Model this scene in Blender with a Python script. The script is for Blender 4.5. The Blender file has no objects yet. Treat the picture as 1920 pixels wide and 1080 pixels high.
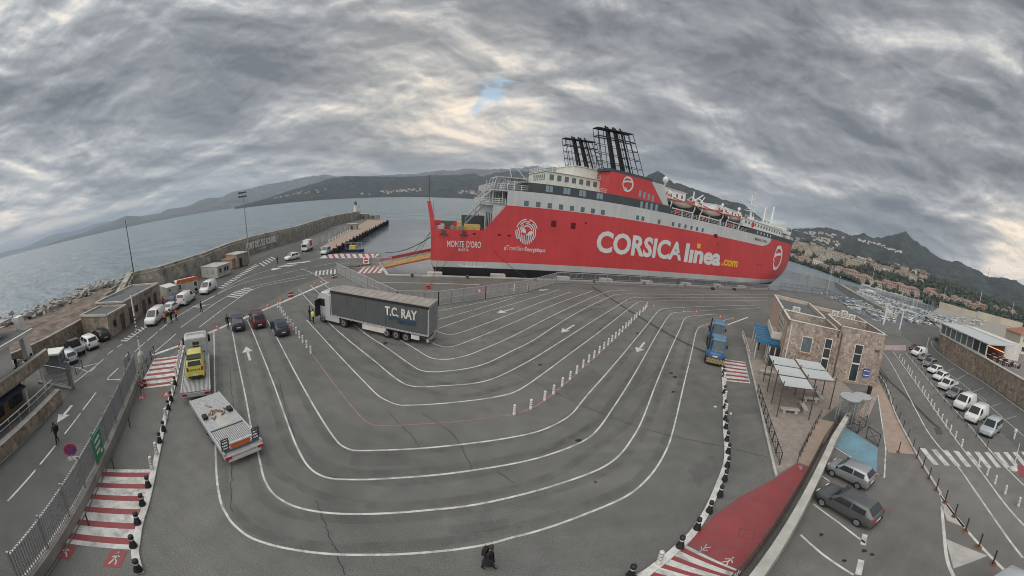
import bpy, math, random
from mathutils import Vector, Matrix, noise as mnoise
random.seed(11)
C = bpy.context.scene.collection
sc = bpy.context.scene
rad = math.radians
# ------------------------------------------------------------------ camera
# a 180 degree panoramic harbour camera on a 14 m mast, tilted 13 degrees down and rolled 4.6 degrees
CAM_H, PITCH, ROLL, LAT = 14.0, rad(13.35), rad(4.6), rad(87.6)
cam = bpy.data.cameras.new('harbour_camera')
cam.type = 'PANO'
cam.panorama_type = 'EQUIRECTANGULAR'
cam.latitude_min, cam.latitude_max = -LAT / 2, LAT / 2
cam.longitude_min, cam.longitude_max = -math.pi / 2, math.pi / 2
cam.clip_start, cam.clip_end = 0.1, 200000
camo = bpy.data.objects.new('harbour_camera', cam)
C.objects.link(camo)
cp, sp, cr, sr = math.cos(PITCH), math.sin(PITCH), math.cos(ROLL), math.sin(ROLL)
FWD = Vector((0, cp, -sp)); _u = Vector((0, sp, cp)); _r = Vector((1, 0, 0))
RGT = cr * _r + sr * _u; UPV = -sr * _r + cr * _u
camo.matrix_world = Matrix((
    (RGT.x, UPV.x, -FWD.x, 0), (RGT.y, UPV.y, -FWD.y, 0), (RGT.z, UPV.z, -FWD.z, CAM_H), (0, 0, 0, 1)))
sc.camera = camo
# ------------------------------------------------------------------ world: grey evening cloud with a few gaps
SKY_GAIN, EXPOSURE = 0.76, 0.90
SUN_EL, SUN_AZ = rad(48), rad(218)      # azimuth clockwise from +Y
world = bpy.data.worlds.new('World'); sc.world = world; world.use_nodes = True
def build_world():
    nt = world.node_tree; N = nt.nodes; N.clear(); Lk = nt.links.new
    def nd(t, **k):
        n = N.new(t)
        for a, b in k.items(): setattr(n, a, b)
        return n
    def mth(op, a, b=None, c=None, clamp=False):
        n = nd('ShaderNodeMath', operation=op, use_clamp=clamp)
        for i, v in enumerate((a, b, c)):
            if v is None: continue
            if isinstance(v, (int, float)): n.inputs[i].default_value = v
            else: Lk(v, n.inputs[i])
        return n.outputs[0]
    out = nd('ShaderNodeOutputWorld'); bg = nd('ShaderNodeBackground')
    Lk(bg.outputs[0], out.inputs[0])
    tc = nd('ShaderNodeTexCoord'); sep = nd('ShaderNodeSeparateXYZ'); Lk(tc.outputs['Generated'], sep.inputs[0])
    X, Y, Z = sep.outputs
    # cloud coordinates: lumps wider than tall, crowding together towards the horizon
    zp = mth('MULTIPLY', mth('POWER', mth('MAXIMUM', Z, 0.0), 0.7), 2.3)
    cmb = nd('ShaderNodeCombineXYZ'); Lk(X, cmb.inputs[0]); Lk(Y, cmb.inputs[1]); Lk(zp, cmb.inputs[2])
    def noise(scale, detail, rough, dist=0.0, off=(0, 0, 0), stretch=(1, 1, 1), rz=0):
        mp = nd('ShaderNodeMapping'); Lk(cmb.outputs[0], mp.inputs[0])
        mp.inputs['Location'].default_value = off; mp.inputs['Scale'].default_value = stretch
        mp.inputs['Rotation'].default_value = (0, 0, rz)
        n = nd('ShaderNodeTexNoise'); Lk(mp.outputs[0], n.inputs['Vector'])
        n.inputs['Scale'].default_value = scale; n.inputs['Detail'].default_value = detail
        n.inputs['Roughness'].default_value = rough; n.inputs['Distortion'].default_value = dist
        return n.outputs['Fac']
    def ramp(fac, stops, mode='LINEAR'):
        r = nd('ShaderNodeValToRGB'); r.color_ramp.interpolation = mode
        e = r.color_ramp.elements
        while len(e) < len(stops): e.new(0.5)
        for k, (p, c) in enumerate(stops):
            e[k].position = p; e[k].color = (*c, 1) if len(c) == 3 else c
        Lk(fac, r.inputs[0]); return r.outputs[0]
    def mix(f, a, b, mode='MIX'):
        m = nd('ShaderNodeMix', data_type='RGBA', blend_type=mode)
        if isinstance(f, (int, float)): m.inputs[0].default_value = f
        else: Lk(f, m.inputs[0])
        for i, s in ((6, a), (7, b)):
            if isinstance(s, tuple): m.inputs[i].default_value = (*s, 1)
            else: Lk(s, m.inputs[i])
        return m.outputs[2]
    sky = nd('ShaderNodeTexSky', sky_type='NISHITA', sun_disc=False)
    sky.sun_elevation = SUN_EL; sky.sun_rotation = SUN_AZ
    blue = mix(1.0, sky.outputs[0], (0.1, 0.1, 0.1), 'MULTIPLY')
    # cloud layer on a plane overhead: lumps (large and small), embossed by the light from the thin cloud ahead
    def layer(scale, detail, rough, dist, off, sh=(0, 0, 0)):
        return noise(scale, detail, rough, dist, tuple(p + q for p, q in zip(off, sh)))
    SH = (0.012, 0.0, 0.06)
    big = layer(1.25, 3, 0.5, 0.4, (4.1, 2.2, 1.7)); mid = layer(2.7, 10, 0.53, 0.45, (1.3, 7.7, 4.2)); mid2 = layer(2.7, 10, 0.53, 0.45, (1.3, 7.7, 4.2), SH)
    fine = layer(8.0, 10, 0.62, 0.4, (8.3, 1.9, 2.4)); fine2 = layer(8.0, 10, 0.62, 0.4, (8.3, 1.9, 2.4), tuple(x * .4 for x in SH))
    t = mth('ADD', mth('ADD', mth('MULTIPLY', big, 0.56), mth('MULTIPLY', mid, 0.36)), mth('MULTIPLY', fine, 0.08))
    emb = mth('ADD', mth('MULTIPLY', mth('SUBTRACT', mid, mid2), 0.80), mth('MULTIPLY', mth('SUBTRACT', fine, fine2), 0.30))
    t = mth('ADD', mth('MULTIPLY', mth('SUBTRACT', mth('ADD', t, emb), 0.5), 1.4), 0.5)
    # light coming through the thinner cloud: towards the hidden sun and along the far horizon
    def lobe(az, el, k):
        d = (math.sin(az) * math.cos(el), math.cos(az) * math.cos(el), math.sin(el))
        vm = nd('ShaderNodeVectorMath', operation='DOT_PRODUCT'); Lk(tc.outputs['Generated'], vm.inputs[0]); vm.inputs[1].default_value = d
        return mth('POWER', mth('MAXIMUM', vm.outputs['Value'], 0.0), k)
    g1 = lobe(rad(-16), rad(9), 14); g2 = lobe(rad(86), rad(9), 90); g3 = lobe(rad(-82), rad(4), 10); g4 = lobe(rad(62), rad(40), 5); g5 = lobe(rad(-12), rad(12), 100)
    hor = mth('POWER', mth('SUBTRACT', 1.0, mth('MAXIMUM', Z, 0.0)), 14)
    for gg, k in ((g1, .06), (g2, .26), (g3, .04), (g5, .16), (hor, .075)): t = mth('ADD', t, mth('MULTIPLY', gg, k))
    t = mth('SUBTRACT', t, mth('MULTIPLY', g4, 0.11))
    cloud = ramp(t, [(0.22, (0.125, 0.135, 0.15)), (0.44, (0.235, 0.243, 0.255)), (0.525, (0.31, 0.318, 0.325)), (0.62, (0.43, 0.43, 0.425)), (0.78, (0.78, 0.70, 0.60))])
    warm = mth('MAXIMUM', mth('MAXIMUM', g1, g2), mth('MULTIPLY', hor, 0.5))
    cloud = mix(mth('MULTIPLY', warm, 0.6), cloud, mix(1.0, cloud, (1.14, 1.02, 0.88), 'MULTIPLY'))
    cool = lobe(rad(-75), rad(40), 2); cloud = mix(mth('MULTIPLY', cool, 0.35), cloud, mix(1.0, cloud, (0.98, 1.06, 1.12), 'MULTIPLY'))
    gapn = noise(3.0, 7, 0.6, 0.3, (6.5, 3.1, 0.6)); gapm = lobe(rad(-25), rad(28), 6)
    gap = ramp(mth('ADD', gapn, mth('MULTIPLY', gapm, .085)), [(0.68, (0, 0, 0)), (0.75, (1, 1, 1))])
    col = mix(mth('MULTIPLY', gap, .8), cloud, mix(0.6, blue, (0.46, 0.60, 0.70)))
    Lk(col, bg.inputs['Color']); bg.inputs['Strength'].default_value = SKY_GAIN
build_world()
sun = bpy.data.lights.new('sun', 'SUN'); sun.energy = 1.5; sun.angle = rad(100); sun.color = (1.0, 0.95, 0.88)
suno = bpy.data.objects.new('sun', sun); C.objects.link(suno)
sd = Vector((math.sin(SUN_AZ) * math.cos(SUN_EL), math.cos(SUN_AZ) * math.cos(SUN_EL), math.sin(SUN_EL)))
suno.rotation_euler = sd.to_track_quat('Z', 'Y').to_euler()
vs = sc.view_settings; vs.view_transform = 'Standard'; vs.look = 'None'; vs.gamma = 1; vs.exposure = EXPOSURE; vs.use_curve_mapping = False
sc.render.engine = 'CYCLES'
sc.cycles.use_denoising = True; sc.cycles.filter_width = 1.0
sc.cycles.max_bounces = 5; sc.cycles.diffuse_bounces = 2; sc.cycles.glossy_bounces = 3; sc.cycles.transmission_bounces = 4
sc.cycles.volume_bounces = 0
# ------------------------------------------------------------------ helpers
FX, FY = 1920 / math.pi, 1080 / LAT
def ray(px, py):
    az, el = (px - 960) / FX, (540 - py) / FY
    return RGT * (math.cos(el) * math.sin(az)) + UPV * math.sin(el) + FWD * (math.cos(el) * math.cos(az))
def at(px, py, z=0.0):
    """survey point: the place at height z that this spot of the survey photograph shows"""
    d = ray(px, py); t = (z - CAM_H) / d.z
    return Vector((d.x * t, d.y * t, z))
def far(px, py, dist):
    """a point in that direction at a horizontal distance"""
    d = ray(px, py); t = dist / math.hypot(d.x, d.y)
    return Vector((d.x * t, d.y * t, CAM_H + d.z * t))
class MB:
    def __init__(s): s.v = []; s.f = []; s.m = []
    def add(s, vs, fs, mi=0):
        o = len(s.v); s.v += [tuple(p) for p in vs]
        for f in fs: s.f.append(tuple(i + o for i in f)); s.m.append(mi)
        return s
    def box(s, x0, x1, y0, y1, z0, z1, mi=0):
        return s.add([(x0, y0, z0), (x1, y0, z0), (x1, y1, z0), (x0, y1, z0), (x0, y0, z1), (x1, y0, z1), (x1, y1, z1), (x0, y1, z1)],
                     [(0, 3, 2, 1), (4, 5, 6, 7), (0, 1, 5, 4), (1, 2, 6, 5), (2, 3, 7, 6), (3, 0, 4, 7)], mi)
    def obox(s, a, b, w, z0, z1, mi=0, z0b=None, z1b=None):
        """wall-like box along a->b, width w"""
        a = Vector((a[0], a[1])); b = Vector((b[0], b[1])); d = (b - a).normalized(); n = Vector((-d.y, d.x)) * w / 2
        P = [a - n, b - n, b + n, a + n]; z0b = z0 if z0b is None else z0b; z1b = z1 if z1b is None else z1b
        zl = [z0, z0b, z0b, z0]; zh = [z1, z1b, z1b, z1]
        return s.add([(p.x, p.y, z) for p, z in zip(P, zl)] + [(p.x, p.y, z) for p, z in zip(P, zh)],
                     [(0, 3, 2, 1), (4, 5, 6, 7), (0, 1, 5, 4), (1, 2, 6, 5), (2, 3, 7, 6), (3, 0, 4, 7)], mi)
    def prism(s, poly, z0, z1, mi=0):
        n = len(poly); A = sum(poly[i][0] * poly[(i + 1) % n][1] - poly[(i + 1) % n][0] * poly[i][1] for i in range(n))
        if A < 0: poly = poly[::-1]
        vs = [(p[0], p[1], z0) for p in poly] + [(p[0], p[1], z1) for p in poly]
        fs = [tuple(range(n - 1, -1, -1)), tuple(range(n, 2 * n))] + [(i, (i + 1) % n, n + (i + 1) % n, n + i) for i in range(n)]
        return s.add(vs, fs, mi)
    def sheet(s, poly, z, mi=0):
        n = len(poly); A = sum(poly[i][0] * poly[(i + 1) % n][1] - poly[(i + 1) % n][0] * poly[i][1] for i in range(n))
        if A < 0: poly = poly[::-1]
        return s.add([(p[0], p[1], z) for p in poly], [tuple(range(n))], mi)
    def cyl(s, a, b, r0, r1=None, n=8, mi=0):
        a = Vector(a); b = Vector(b); r1 = r0 if r1 is None else r1
        d = (b - a).normalized(); x = d.orthogonal().normalized(); y = d.cross(x)
        vs = []
        for c, r in ((a, r0), (b, r1)):
            for k in range(n):
                t = 2 * math.pi * k / n; vs.append(c + (x * math.cos(t) + y * math.sin(t)) * r)
        fs = [(k, (k + 1) % n, n + (k + 1) % n, n + k) for k in range(n)] + [tuple(range(n - 1, -1, -1)), tuple(range(n, 2 * n))]
        return s.add(vs, fs, mi)
    def bar(s, a, b, w, mi=0):
        return s.cyl(a, b, w * 0.7071, n=4, mi=mi)
    def tube(s, pts, r, n=5, mi=0):
        for a, b in zip(pts, pts[1:]):
            if (Vector(a) - Vector(b)).length > 1e-6: s.cyl(a, b, r, n=n, mi=mi)
        return s
    def ribbon(s, pts, w, z, mi=0):
        P = [Vector((p[0], p[1])) for p in pts]; L = []; R_ = []
        for i, p in enumerate(P):
            d = (P[min(i + 1, len(P) - 1)] - P[max(i - 1, 0)]).normalized(); n = Vector((-d.y, d.x)) * w / 2
            L.append(p + n); R_.append(p - n)
        k = len(P)
        return s.add([(p.x, p.y, z) for p in L] + [(p.x, p.y, z) for p in R_], [(i + 1, i, k + i, k + i + 1) for i in range(k - 1)], mi)
    def lathe(s, prof, c=(0, 0, 0), n=10, mi=0, cap=True):
        vs = []
        for r, z in prof:
            for k in range(n):
                t = 2 * math.pi * k / n; vs.append((c[0] + r * math.cos(t), c[1] + r * math.sin(t), c[2] + z))
        fs = []
        for i in range(len(prof) - 1):
            for k in range(n): fs.append((i * n + k, i * n + (k + 1) % n, (i + 1) * n + (k + 1) % n, (i + 1) * n + k))
        if cap: fs += [tuple(range(n - 1, -1, -1)), tuple((len(prof) - 1) * n + k for k in range(n))]
        return s.add(vs, fs, mi)
    def loft(s, rings, mi=0, cap=True, closed=True):
        n = len(rings[0]); vs = [p for r in rings for p in r]; fs = []
        for i in range(len(rings) - 1):
            for k in range(n if closed else n - 1): fs.append((i * n + k, i * n + (k + 1) % n, (i + 1) * n + (k + 1) % n, (i + 1) * n + k))
        if cap: fs += [tuple(range(n - 1, -1, -1)), tuple((len(rings) - 1) * n + k for k in range(n))]
        return s.add(vs, fs, mi)
    def mesh(s, name, mats, smooth=False):
        me = bpy.data.meshes.new(name); me.from_pydata(s.v, [], s.f)
        for m in (mats if isinstance(mats, (list, tuple)) else [mats]): me.materials.append(M[m] if isinstance(m, str) else m)
        me.polygons.foreach_set('material_index', s.m)
        if smooth: me.polygons.foreach_set('use_smooth', [True] * len(s.f))
        me.update(); return me
    def build(s, name, mats, parent=None, loc=None, rz=0, smooth=False):
        return obj(name, s.mesh(name, mats, smooth), parent, loc, rz)
def obj(name, me, parent=None, loc=None, rz=0):
    o = bpy.data.objects.new(name, me); C.objects.link(o)
    if parent: o.parent = parent
    if loc is not None: o.location = loc
    if rz: o.rotation_euler = (0, 0, rz)
    return o
def smooth_by_angle(o, deg=35):
    me = o.data
    me.polygons.foreach_set('use_smooth', [True] * len(me.polygons))
    try: me.set_sharp_from_angle(angle=rad(deg))
    except Exception: pass
    return o
def tag(o, label, cat, group=None):
    o['label'] = label; o['category'] = cat
    if group: o['group'] = group
    return o
def struct(o, kind='structure', label=None):
    o['kind'] = kind
    if label: o['label'] = label
    return o
def thing(name, label, cat, loc=(0, 0, 0), rz=0, group=None):
    o = bpy.data.objects.new(name, None); C.objects.link(o); o.empty_display_size = 0.2
    o.location = loc; o.rotation_euler = (0, 0, rz)
    return tag(o, label, cat, group)
def dup(root, loc, rz=None, label=None, group=None, parent=None):
    r = root.copy(); C.objects.link(r); r.location = loc
    if rz is not None: r.rotation_euler = (0, 0, rz)
    if label: r['label'] = label
    if group: r['group'] = group
    for ch in list(root.children):
        c = ch.copy(); C.objects.link(c); c.parent = r
        for g in list(ch.children):
            d = g.copy(); C.objects.link(d); d.parent = c
    return r
ORD = ['first', 'second', 'third', 'fourth', 'fifth', 'sixth', 'seventh', 'eighth', 'ninth', 'tenth', 'eleventh', 'twelfth', 'thirteenth',
       'fourteenth', 'fifteenth', 'sixteenth', 'seventeenth', 'eighteenth', 'nineteenth', 'twentieth', 'twenty-first', 'twenty-second',
       'twenty-third', 'twenty-fourth', 'twenty-fifth', 'twenty-sixth', 'twenty-seventh', 'twenty-eighth', 'twenty-ninth', 'thirtieth',
       'thirty-first', 'thirty-second', 'thirty-third', 'thirty-fourth', 'thirty-fifth', 'thirty-sixth', 'thirty-seventh', 'thirty-eighth', 'thirty-ninth', 'fortieth']
def curve(pts, per=6):
    """Catmull-Rom through 2D/3D points"""
    P = [Vector(p) for p in pts]; P = [P[0] * 2 - P[1]] + P + [P[-1] * 2 - P[-2]]; out = []
    for i in range(1, len(P) - 2):
        for k in range(per):
            t = k / per; a, b, c, d = P[i - 1], P[i], P[i + 1], P[i + 2]
            out.append(0.5 * ((2 * b) + (c - a) * t + (2 * a - 5 * b + 4 * c - d) * t * t + (3 * b - a - 3 * c + d) * t ** 3))
    return out + [P[-2]]
def gpts(pxs, z=0): return [at(x, y, z) for x, y in pxs]
# ------------------------------------------------------------------ materials
M = {}
def mat(name, rgb, rough=0.7, var=0.12, scale=2.0, metal=0.0, bump=0.0, bscale=None, rgb2=None, spec=0.4, detail=5, emit=None, coat=0.0, obj_space=False, stretch=None):
    m = bpy.data.materials.new(name); m.use_nodes = True; nt = m.node_tree; N = nt.nodes; b = N['Principled BSDF']
    b.inputs['Roughness'].default_value = rough; b.inputs['Metallic'].default_value = metal
    b.inputs['Specular IOR Level'].default_value = spec; b.inputs['Coat Weight'].default_value = coat
    if emit: b.inputs['Emission Color'].default_value = (*emit[0], 1); b.inputs['Emission Strength'].default_value = emit[1]
    if var or bump:
        if obj_space:
            g = N.new('ShaderNodeTexCoord'); src = g.outputs['Object']
        else:
            g = N.new('ShaderNodeNewGeometry'); src = g.outputs['Position']
        if stretch:
            mp = N.new('ShaderNodeMapping'); mp.inputs['Scale'].default_value = stretch; nt.links.new(src, mp.inputs[0]); src = mp.outputs[0]
        n = N.new('ShaderNodeTexNoise'); n.inputs['Scale'].default_value = scale; n.inputs['Detail'].default_value = detail; n.inputs['Roughness'].default_value = 0.6
        nt.links.new(src, n.inputs['Vector'])
        r = N.new('ShaderNodeValToRGB'); e = r.color_ramp.elements
        c2 = rgb2 or tuple(min(1, c * (1 + var)) for c in rgb); c1 = tuple(c * (1 - var) for c in rgb) if rgb2 is None else rgb
        e[0].position = 0.34; e[0].color = (*c1, 1); e[1].position = 0.68; e[1].color = (*c2, 1)
        nt.links.new(n.outputs['Fac'], r.inputs[0]); nt.links.new(r.outputs[0], b.inputs['Base Color'])
        if bump:
            n2 = N.new('ShaderNodeTexNoise'); n2.inputs['Scale'].default_value = bscale or scale * 4; n2.inputs['Detail'].default_value = 6
            nt.links.new(src, n2.inputs['Vector'])
            bp = N.new('ShaderNodeBump'); bp.inputs['Strength'].default_value = min(1, bump * 2); bp.inputs['Distance'].default_value = bump * 0.1
            nt.links.new(n2.outputs['Fac'], bp.inputs['Height']); nt.links.new(bp.outputs[0], b.inputs['Normal'])
    else:
        b.inputs['Base Color'].default_value = (*rgb, 1)
    M[name] = m; return m
def nodes_of(name):
    m = bpy.data.materials.new(name); m.use_nodes = True; M[name] = m
    return m.node_tree, m.node_tree.nodes, m.node_tree.nodes['Principled BSDF']
def nmath(nt, op, a, b=None, clamp=False):
    n = nt.nodes.new('ShaderNodeMath'); n.operation = op; n.use_clamp = clamp
    for i, v in enumerate((a, b)):
        if v is None: continue
        if isinstance(v, (int, float)): n.inputs[i].default_value = v
        else: nt.links.new(v, n.inputs[i])
    return n.outputs[0]
def nmix(nt, f, a, b, mode='MIX'):
    m = nt.nodes.new('ShaderNodeMix'); m.data_type = 'RGBA'; m.blend_type = mode
    if isinstance(f, (int, float)): m.inputs[0].default_value = f
    else: nt.links.new(f, m.inputs[0])
    for i, s in ((6, a), (7, b)):
        if isinstance(s, tuple): m.inputs[i].default_value = (*s, 1)
        else: nt.links.new(s, m.inputs[i])
    return m.outputs[2]
def nnoise(nt, src, scale, detail=5, rough=0.55, dist=0, stretch=None, rz=0):
    if stretch or rz:
        mp = nt.nodes.new('ShaderNodeMapping'); mp.inputs['Scale'].default_value = stretch or (1, 1, 1); mp.inputs['Rotation'].default_value = (0, 0, rz)
        nt.links.new(src, mp.inputs[0]); src = mp.outputs[0]
    n = nt.nodes.new('ShaderNodeTexNoise'); nt.links.new(src, n.inputs['Vector'])
    n.inputs['Scale'].default_value = scale; n.inputs['Detail'].default_value = detail; n.inputs['Roughness'].default_value = rough; n.inputs['Distortion'].default_value = dist
    return n.outputs['Fac']
def nramp(nt, fac, stops):
    r = nt.nodes.new('ShaderNodeValToRGB'); e = r.color_ramp.elements
    while len(e) < len(stops): e.new(0.5)
    for k, (p, c) in enumerate(stops): e[k].position = p; e[k].color = (*c, 1)
    nt.links.new(fac, r.inputs[0]); return r.outputs[0]
def asphalt(name, base, patch=0.22, aggregate=0.6):
    nt, N, b = nodes_of(name); pos = N.new('ShaderNodeNewGeometry').outputs['Position']
    big = nnoise(nt, pos, 0.06, 4, 0.6, 0.6); mid = nnoise(nt, pos, 0.7, 5, 0.6); fine = nnoise(nt, pos, 15, 5, 0.75)
    streak = nnoise(nt, pos, 0.5, 4, 0.6, 0.3, (0.18, 1.6, 1), rad(-35))
    c = nramp(nt, big, [(0.3, tuple(x * (1 - patch) for x in base)), (0.7, tuple(x * (1 + patch) for x in base))])
    c = nmix(nt, 1.0, c, nramp(nt, mid, [(0.3, (0.88, 0.88, 0.89)), (0.7, (1.10, 1.10, 1.09))]), 'MULTIPLY')
    c = nmix(nt, 1.0, c, nramp(nt, streak, [(0.3, (0.91, 0.91, 0.91)), (0.72, (1.07, 1.07, 1.07))]), 'MULTIPLY')
    c = nmix(nt, aggregate, c, nmix(nt, 1.0, c, nramp(nt, fine, [(0.35, (0.45, 0.45, 0.45)), (0.66, (1.7, 1.7, 1.7))]), 'MULTIPLY'))
    sp = nnoise(nt, pos, 1.1, 3, 0.5, 1.2); spots = nramp(nt, sp, [(0.74, (0, 0, 0)), (0.79, (1, 1, 1))])
    c = nmix(nt, nmath(nt, 'MULTIPLY', spots, 0.5), c, (0.03, 0.03, 0.031))
    nt.links.new(c, b.inputs['Base Color']); b.inputs['Roughness'].default_value = 0.85; b.inputs['Specular IOR Level'].default_value = 0.25
    bp = N.new('ShaderNodeBump'); bp.inputs['Strength'].default_value = 0.25; bp.inputs['Distance'].default_value = 0.01
    nt.links.new(fine, bp.inputs['Height']); nt.links.new(bp.outputs[0], b.inputs['Normal'])
asphalt('asphalt', (0.140, 0.141, 0.135)); asphalt('asphalt_road', (0.108, 0.109, 0.108), 0.15); asphalt('asphalt_old', (0.155, 0.150, 0.144), 0.2)
asphalt('asphalt_quay', (0.128, 0.123, 0.117), 0.2)
def paint(name, rgb, wear=0.36, under=(0.12, 0.12, 0.12)):
    nt, N, b = nodes_of(name); pos = N.new('ShaderNodeNewGeometry').outputs['Position']
    n = nnoise(nt, pos, 9, 6, 0.7); n2 = nnoise(nt, pos, 0.5, 4, 0.6)
    c = nmix(nt, 1.0, rgb, nramp(nt, n2, [(0.3, (0.78, 0.78, 0.77)), (0.7, (1.04, 1.04, 1.04))]), 'MULTIPLY')
    w = nramp(nt, n, [(wear - 0.07, (1, 1, 1)), (wear + 0.03, (0, 0, 0))])
    n3 = nnoise(nt, pos, 1.3, 7, 0.7, 0.4); fade = nmath(nt, 'MULTIPLY', nramp(nt, n3, [(0.36, (1, 1, 1)), (0.56, (0, 0, 0))]), 0.62)
    c = nmix(nt, fade, c, under)
    nt.links.new(nmix(nt, w, c, under), b.inputs['Base Color']); b.inputs['Roughness'].default_value = 0.6
paint('paint_white', (0.66, 0.66, 0.64)); paint('paint_white_thin', (0.55, 0.55, 0.53), 0.44); paint('paint_red', (0.30, 0.055, 0.062), 0.3, (0.2, 0.08, 0.08)); paint('paint_redline', (0.42, 0.22, 0.19), 0.5)
paint('paint_blue', (0.16, 0.33, 0.43), 0.33, (0.2, 0.2, 0.2)); paint('kerb_white', (0.68, 0.68, 0.66), 0.33, (0.3, 0.29, 0.27))
def masonry(name, stone1, stone2, mortar, scale=1.6, depth=0.5):
    nt, N, b = nodes_of(name); pos = N.new('ShaderNodeNewGeometry').outputs['Position']
    d = nnoise(nt, pos, 1.3, 3); vm = N.new('ShaderNodeVectorMath'); vm.operation = 'ADD'
    cx = N.new('ShaderNodeCombineXYZ'); nt.links.new(nmath(nt, 'MULTIPLY', d, 0.25), cx.inputs[0]); nt.links.new(nmath(nt, 'MULTIPLY', d, 0.3), cx.inputs[2])
    nt.links.new(pos, vm.inputs[0]); nt.links.new(cx.outputs[0], vm.inputs[1])
    vo = N.new('ShaderNodeTexVoronoi'); vo.feature = 'F1'; vo.inputs['Scale'].default_value = scale; nt.links.new(vm.outputs[0], vo.inputs['Vector'])
    ve = N.new('ShaderNodeTexVoronoi'); ve.feature = 'DISTANCE_TO_EDGE'; ve.inputs['Scale'].default_value = scale; nt.links.new(vm.outputs[0], ve.inputs['Vector'])
    sepc = N.new('ShaderNodeSeparateColor'); nt.links.new(vo.outputs['Color'], sepc.inputs[0])
    c = nmix(nt, sepc.outputs[0], stone1, stone2)
    c = nmix(nt, 1.0, c, nramp(nt, sepc.outputs[1], [(0.0, (0.72, 0.72, 0.72)), (1.0, (1.25, 1.22, 1.2))]), 'MULTIPLY')
    c = nmix(nt, 1.0, c, nramp(nt, nnoise(nt, pos, 6, 5, 0.6), [(0.3, (0.8, 0.8, 0.8)), (0.7, (1.15, 1.15, 1.15))]), 'MULTIPLY')
    e = nramp(nt, ve.outputs['Distance'], [(0.02, (1, 1, 1)), (0.075, (0, 0, 0))])
    st = nnoise(nt, pos, 0.35, 5, 0.65, 0.5, (1, 1, 0.35))
    c = nmix(nt, e, c, mortar)
    c = nmix(nt, 1.0, c, nramp(nt, st, [(0.3, (0.68, 0.67, 0.66)), (0.62, (1.08, 1.08, 1.08))]), 'MULTIPLY')
    nt.links.new(c, b.inputs['Base Color']); b.inputs['Roughness'].default_value = 0.9; b.inputs['Specular IOR Level'].default_value = 0.15
    bp = N.new('ShaderNodeBump'); bp.inputs['Strength'].default_value = depth; bp.inputs['Distance'].default_value = 0.06
    nt.links.new(nramp(nt, ve.outputs['Distance'], [(0.0, (0, 0, 0)), (0.12, (1, 1, 1))]), bp.inputs['Height']); nt.links.new(bp.outputs[0], b.inputs['Normal'])
masonry('stone_building', (0.30, 0.24, 0.205), (0.45, 0.38, 0.335), (0.40, 0.35, 0.31), 3.0, 0.7)
masonry('stone_wall', (0.28, 0.225, 0.175), (0.42, 0.355, 0.285), (0.36, 0.32, 0.275), 1.9, .7)
masonry('stone_grey', (0.30, 0.285, 0.25), (0.42, 0.40, 0.36), (0.36, 0.345, 0.31), 0.9)
masonry('stone_old', (0.29, 0.235, 0.19), (0.40, 0.335, 0.27), (0.34, 0.30, 0.25), 2.2)
mat('concrete', (0.30, 0.285, 0.26), 0.9, 0.22, 0.9, bump=0.15, bscale=9); mat('concrete_light', (0.42, 0.41, 0.385), 0.9, 0.18, 0.8, bump=0.1, bscale=8)
mat('concrete_wall', (0.35, 0.325, 0.285), 0.95, 0.25, 0.35, bump=0.2, bscale=5, stretch=(1, 1, 0.4))
mat('concrete_dark', (0.19, 0.18, 0.17), 0.9, 0.25, 0.7); mat('render_cream', (0.50, 0.41, 0.33), 0.9, 0.12, 0.7, stretch=(1, 1, .3)); mat('render_pink', (0.47, 0.36, 0.29), 0.9, 0.12, 0.7, stretch=(1, 1, .3))
mat('white_paint', (0.72, 0.72, 0.70), 0.5, 0.06, 1.5); mat('offwhite', (0.60, 0.585, 0.55), 0.7, 0.12, 1.1); mat('cream', (0.62, 0.58, 0.47), 0.6, 0.08, 1.0)
mat('grey_metal', (0.30, 0.31, 0.32), 0.45, 0.12, 3, metal=0.5); mat('galv', (0.50, 0.51, 0.52), 0.5, 0.15, 4, metal=0.45); mat('dark_metal', (0.06, 0.062, 0.065), 0.5, 0.2, 4, metal=0.3)
mat('black', (0.02, 0.02, 0.022), 0.6, 0.2, 5); mat('rubber', (0.022, 0.022, 0.023), 0.85, 0.25, 6); mat('brown_metal', (0.09, 0.07, 0.06), 0.6, 0.3, 6)
mat('rust', (0.19, 0.085, 0.035), 0.9, 0.4, 5); mat('glass_dark', (0.035, 0.042, 0.048), 0.08, 0, spec=0.7); mat('glass_grey', (0.12, 0.15, 0.16), 0.12, 0.2, 2, spec=0.6)
mat('wood', (0.28, 0.16, 0.09), 0.7, 0.3, 2, stretch=(1, 1, 8)); mat('tile_red', (0.36, 0.17, 0.11), 0.85, 0.25, 2.5); mat('roof_felt', (0.115, 0.125, 0.13), 0.9, 0.15, 0.8)
mat('roof_green', (0.16, 0.20, 0.15), 0.9, 0.12, 1.2); mat('paving', (0.27, 0.235, 0.21), 0.9, 0.2, 1.5, bump=0.1, bscale=14); mat('tan_path', (0.34, 0.265, 0.215), 0.9, 0.14, 0.8)
mat('earth', (0.16, 0.125, 0.105), 0.95, 0.5, 0.5, bump=0.6, bscale=2.0); mat('earth_tan', (0.31, 0.24, 0.17), 0.95, 0.25, 0.2); mat('rock', (0.33, 0.325, 0.31), 0.9, 0.3, 0.6, bump=0.3, bscale=3)
mat('leaf', (0.045, 0.07, 0.035), 0.8, 0.4, 1.2); mat('leaf_dark', (0.03, 0.048, 0.03), 0.85, 0.4, 0.6); mat('bark', (0.10, 0.075, 0.055), 0.9, 0.3, 5)
mat('orange', (0.65, 0.12, 0.03), 0.6, 0.1, 5); mat('hivis_yellow', (0.62, 0.72, 0.05), 0.7, 0.1, 8); mat('hivis_orange', (0.80, 0.16, 0.06), 0.7, 0.1, 8)
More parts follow.
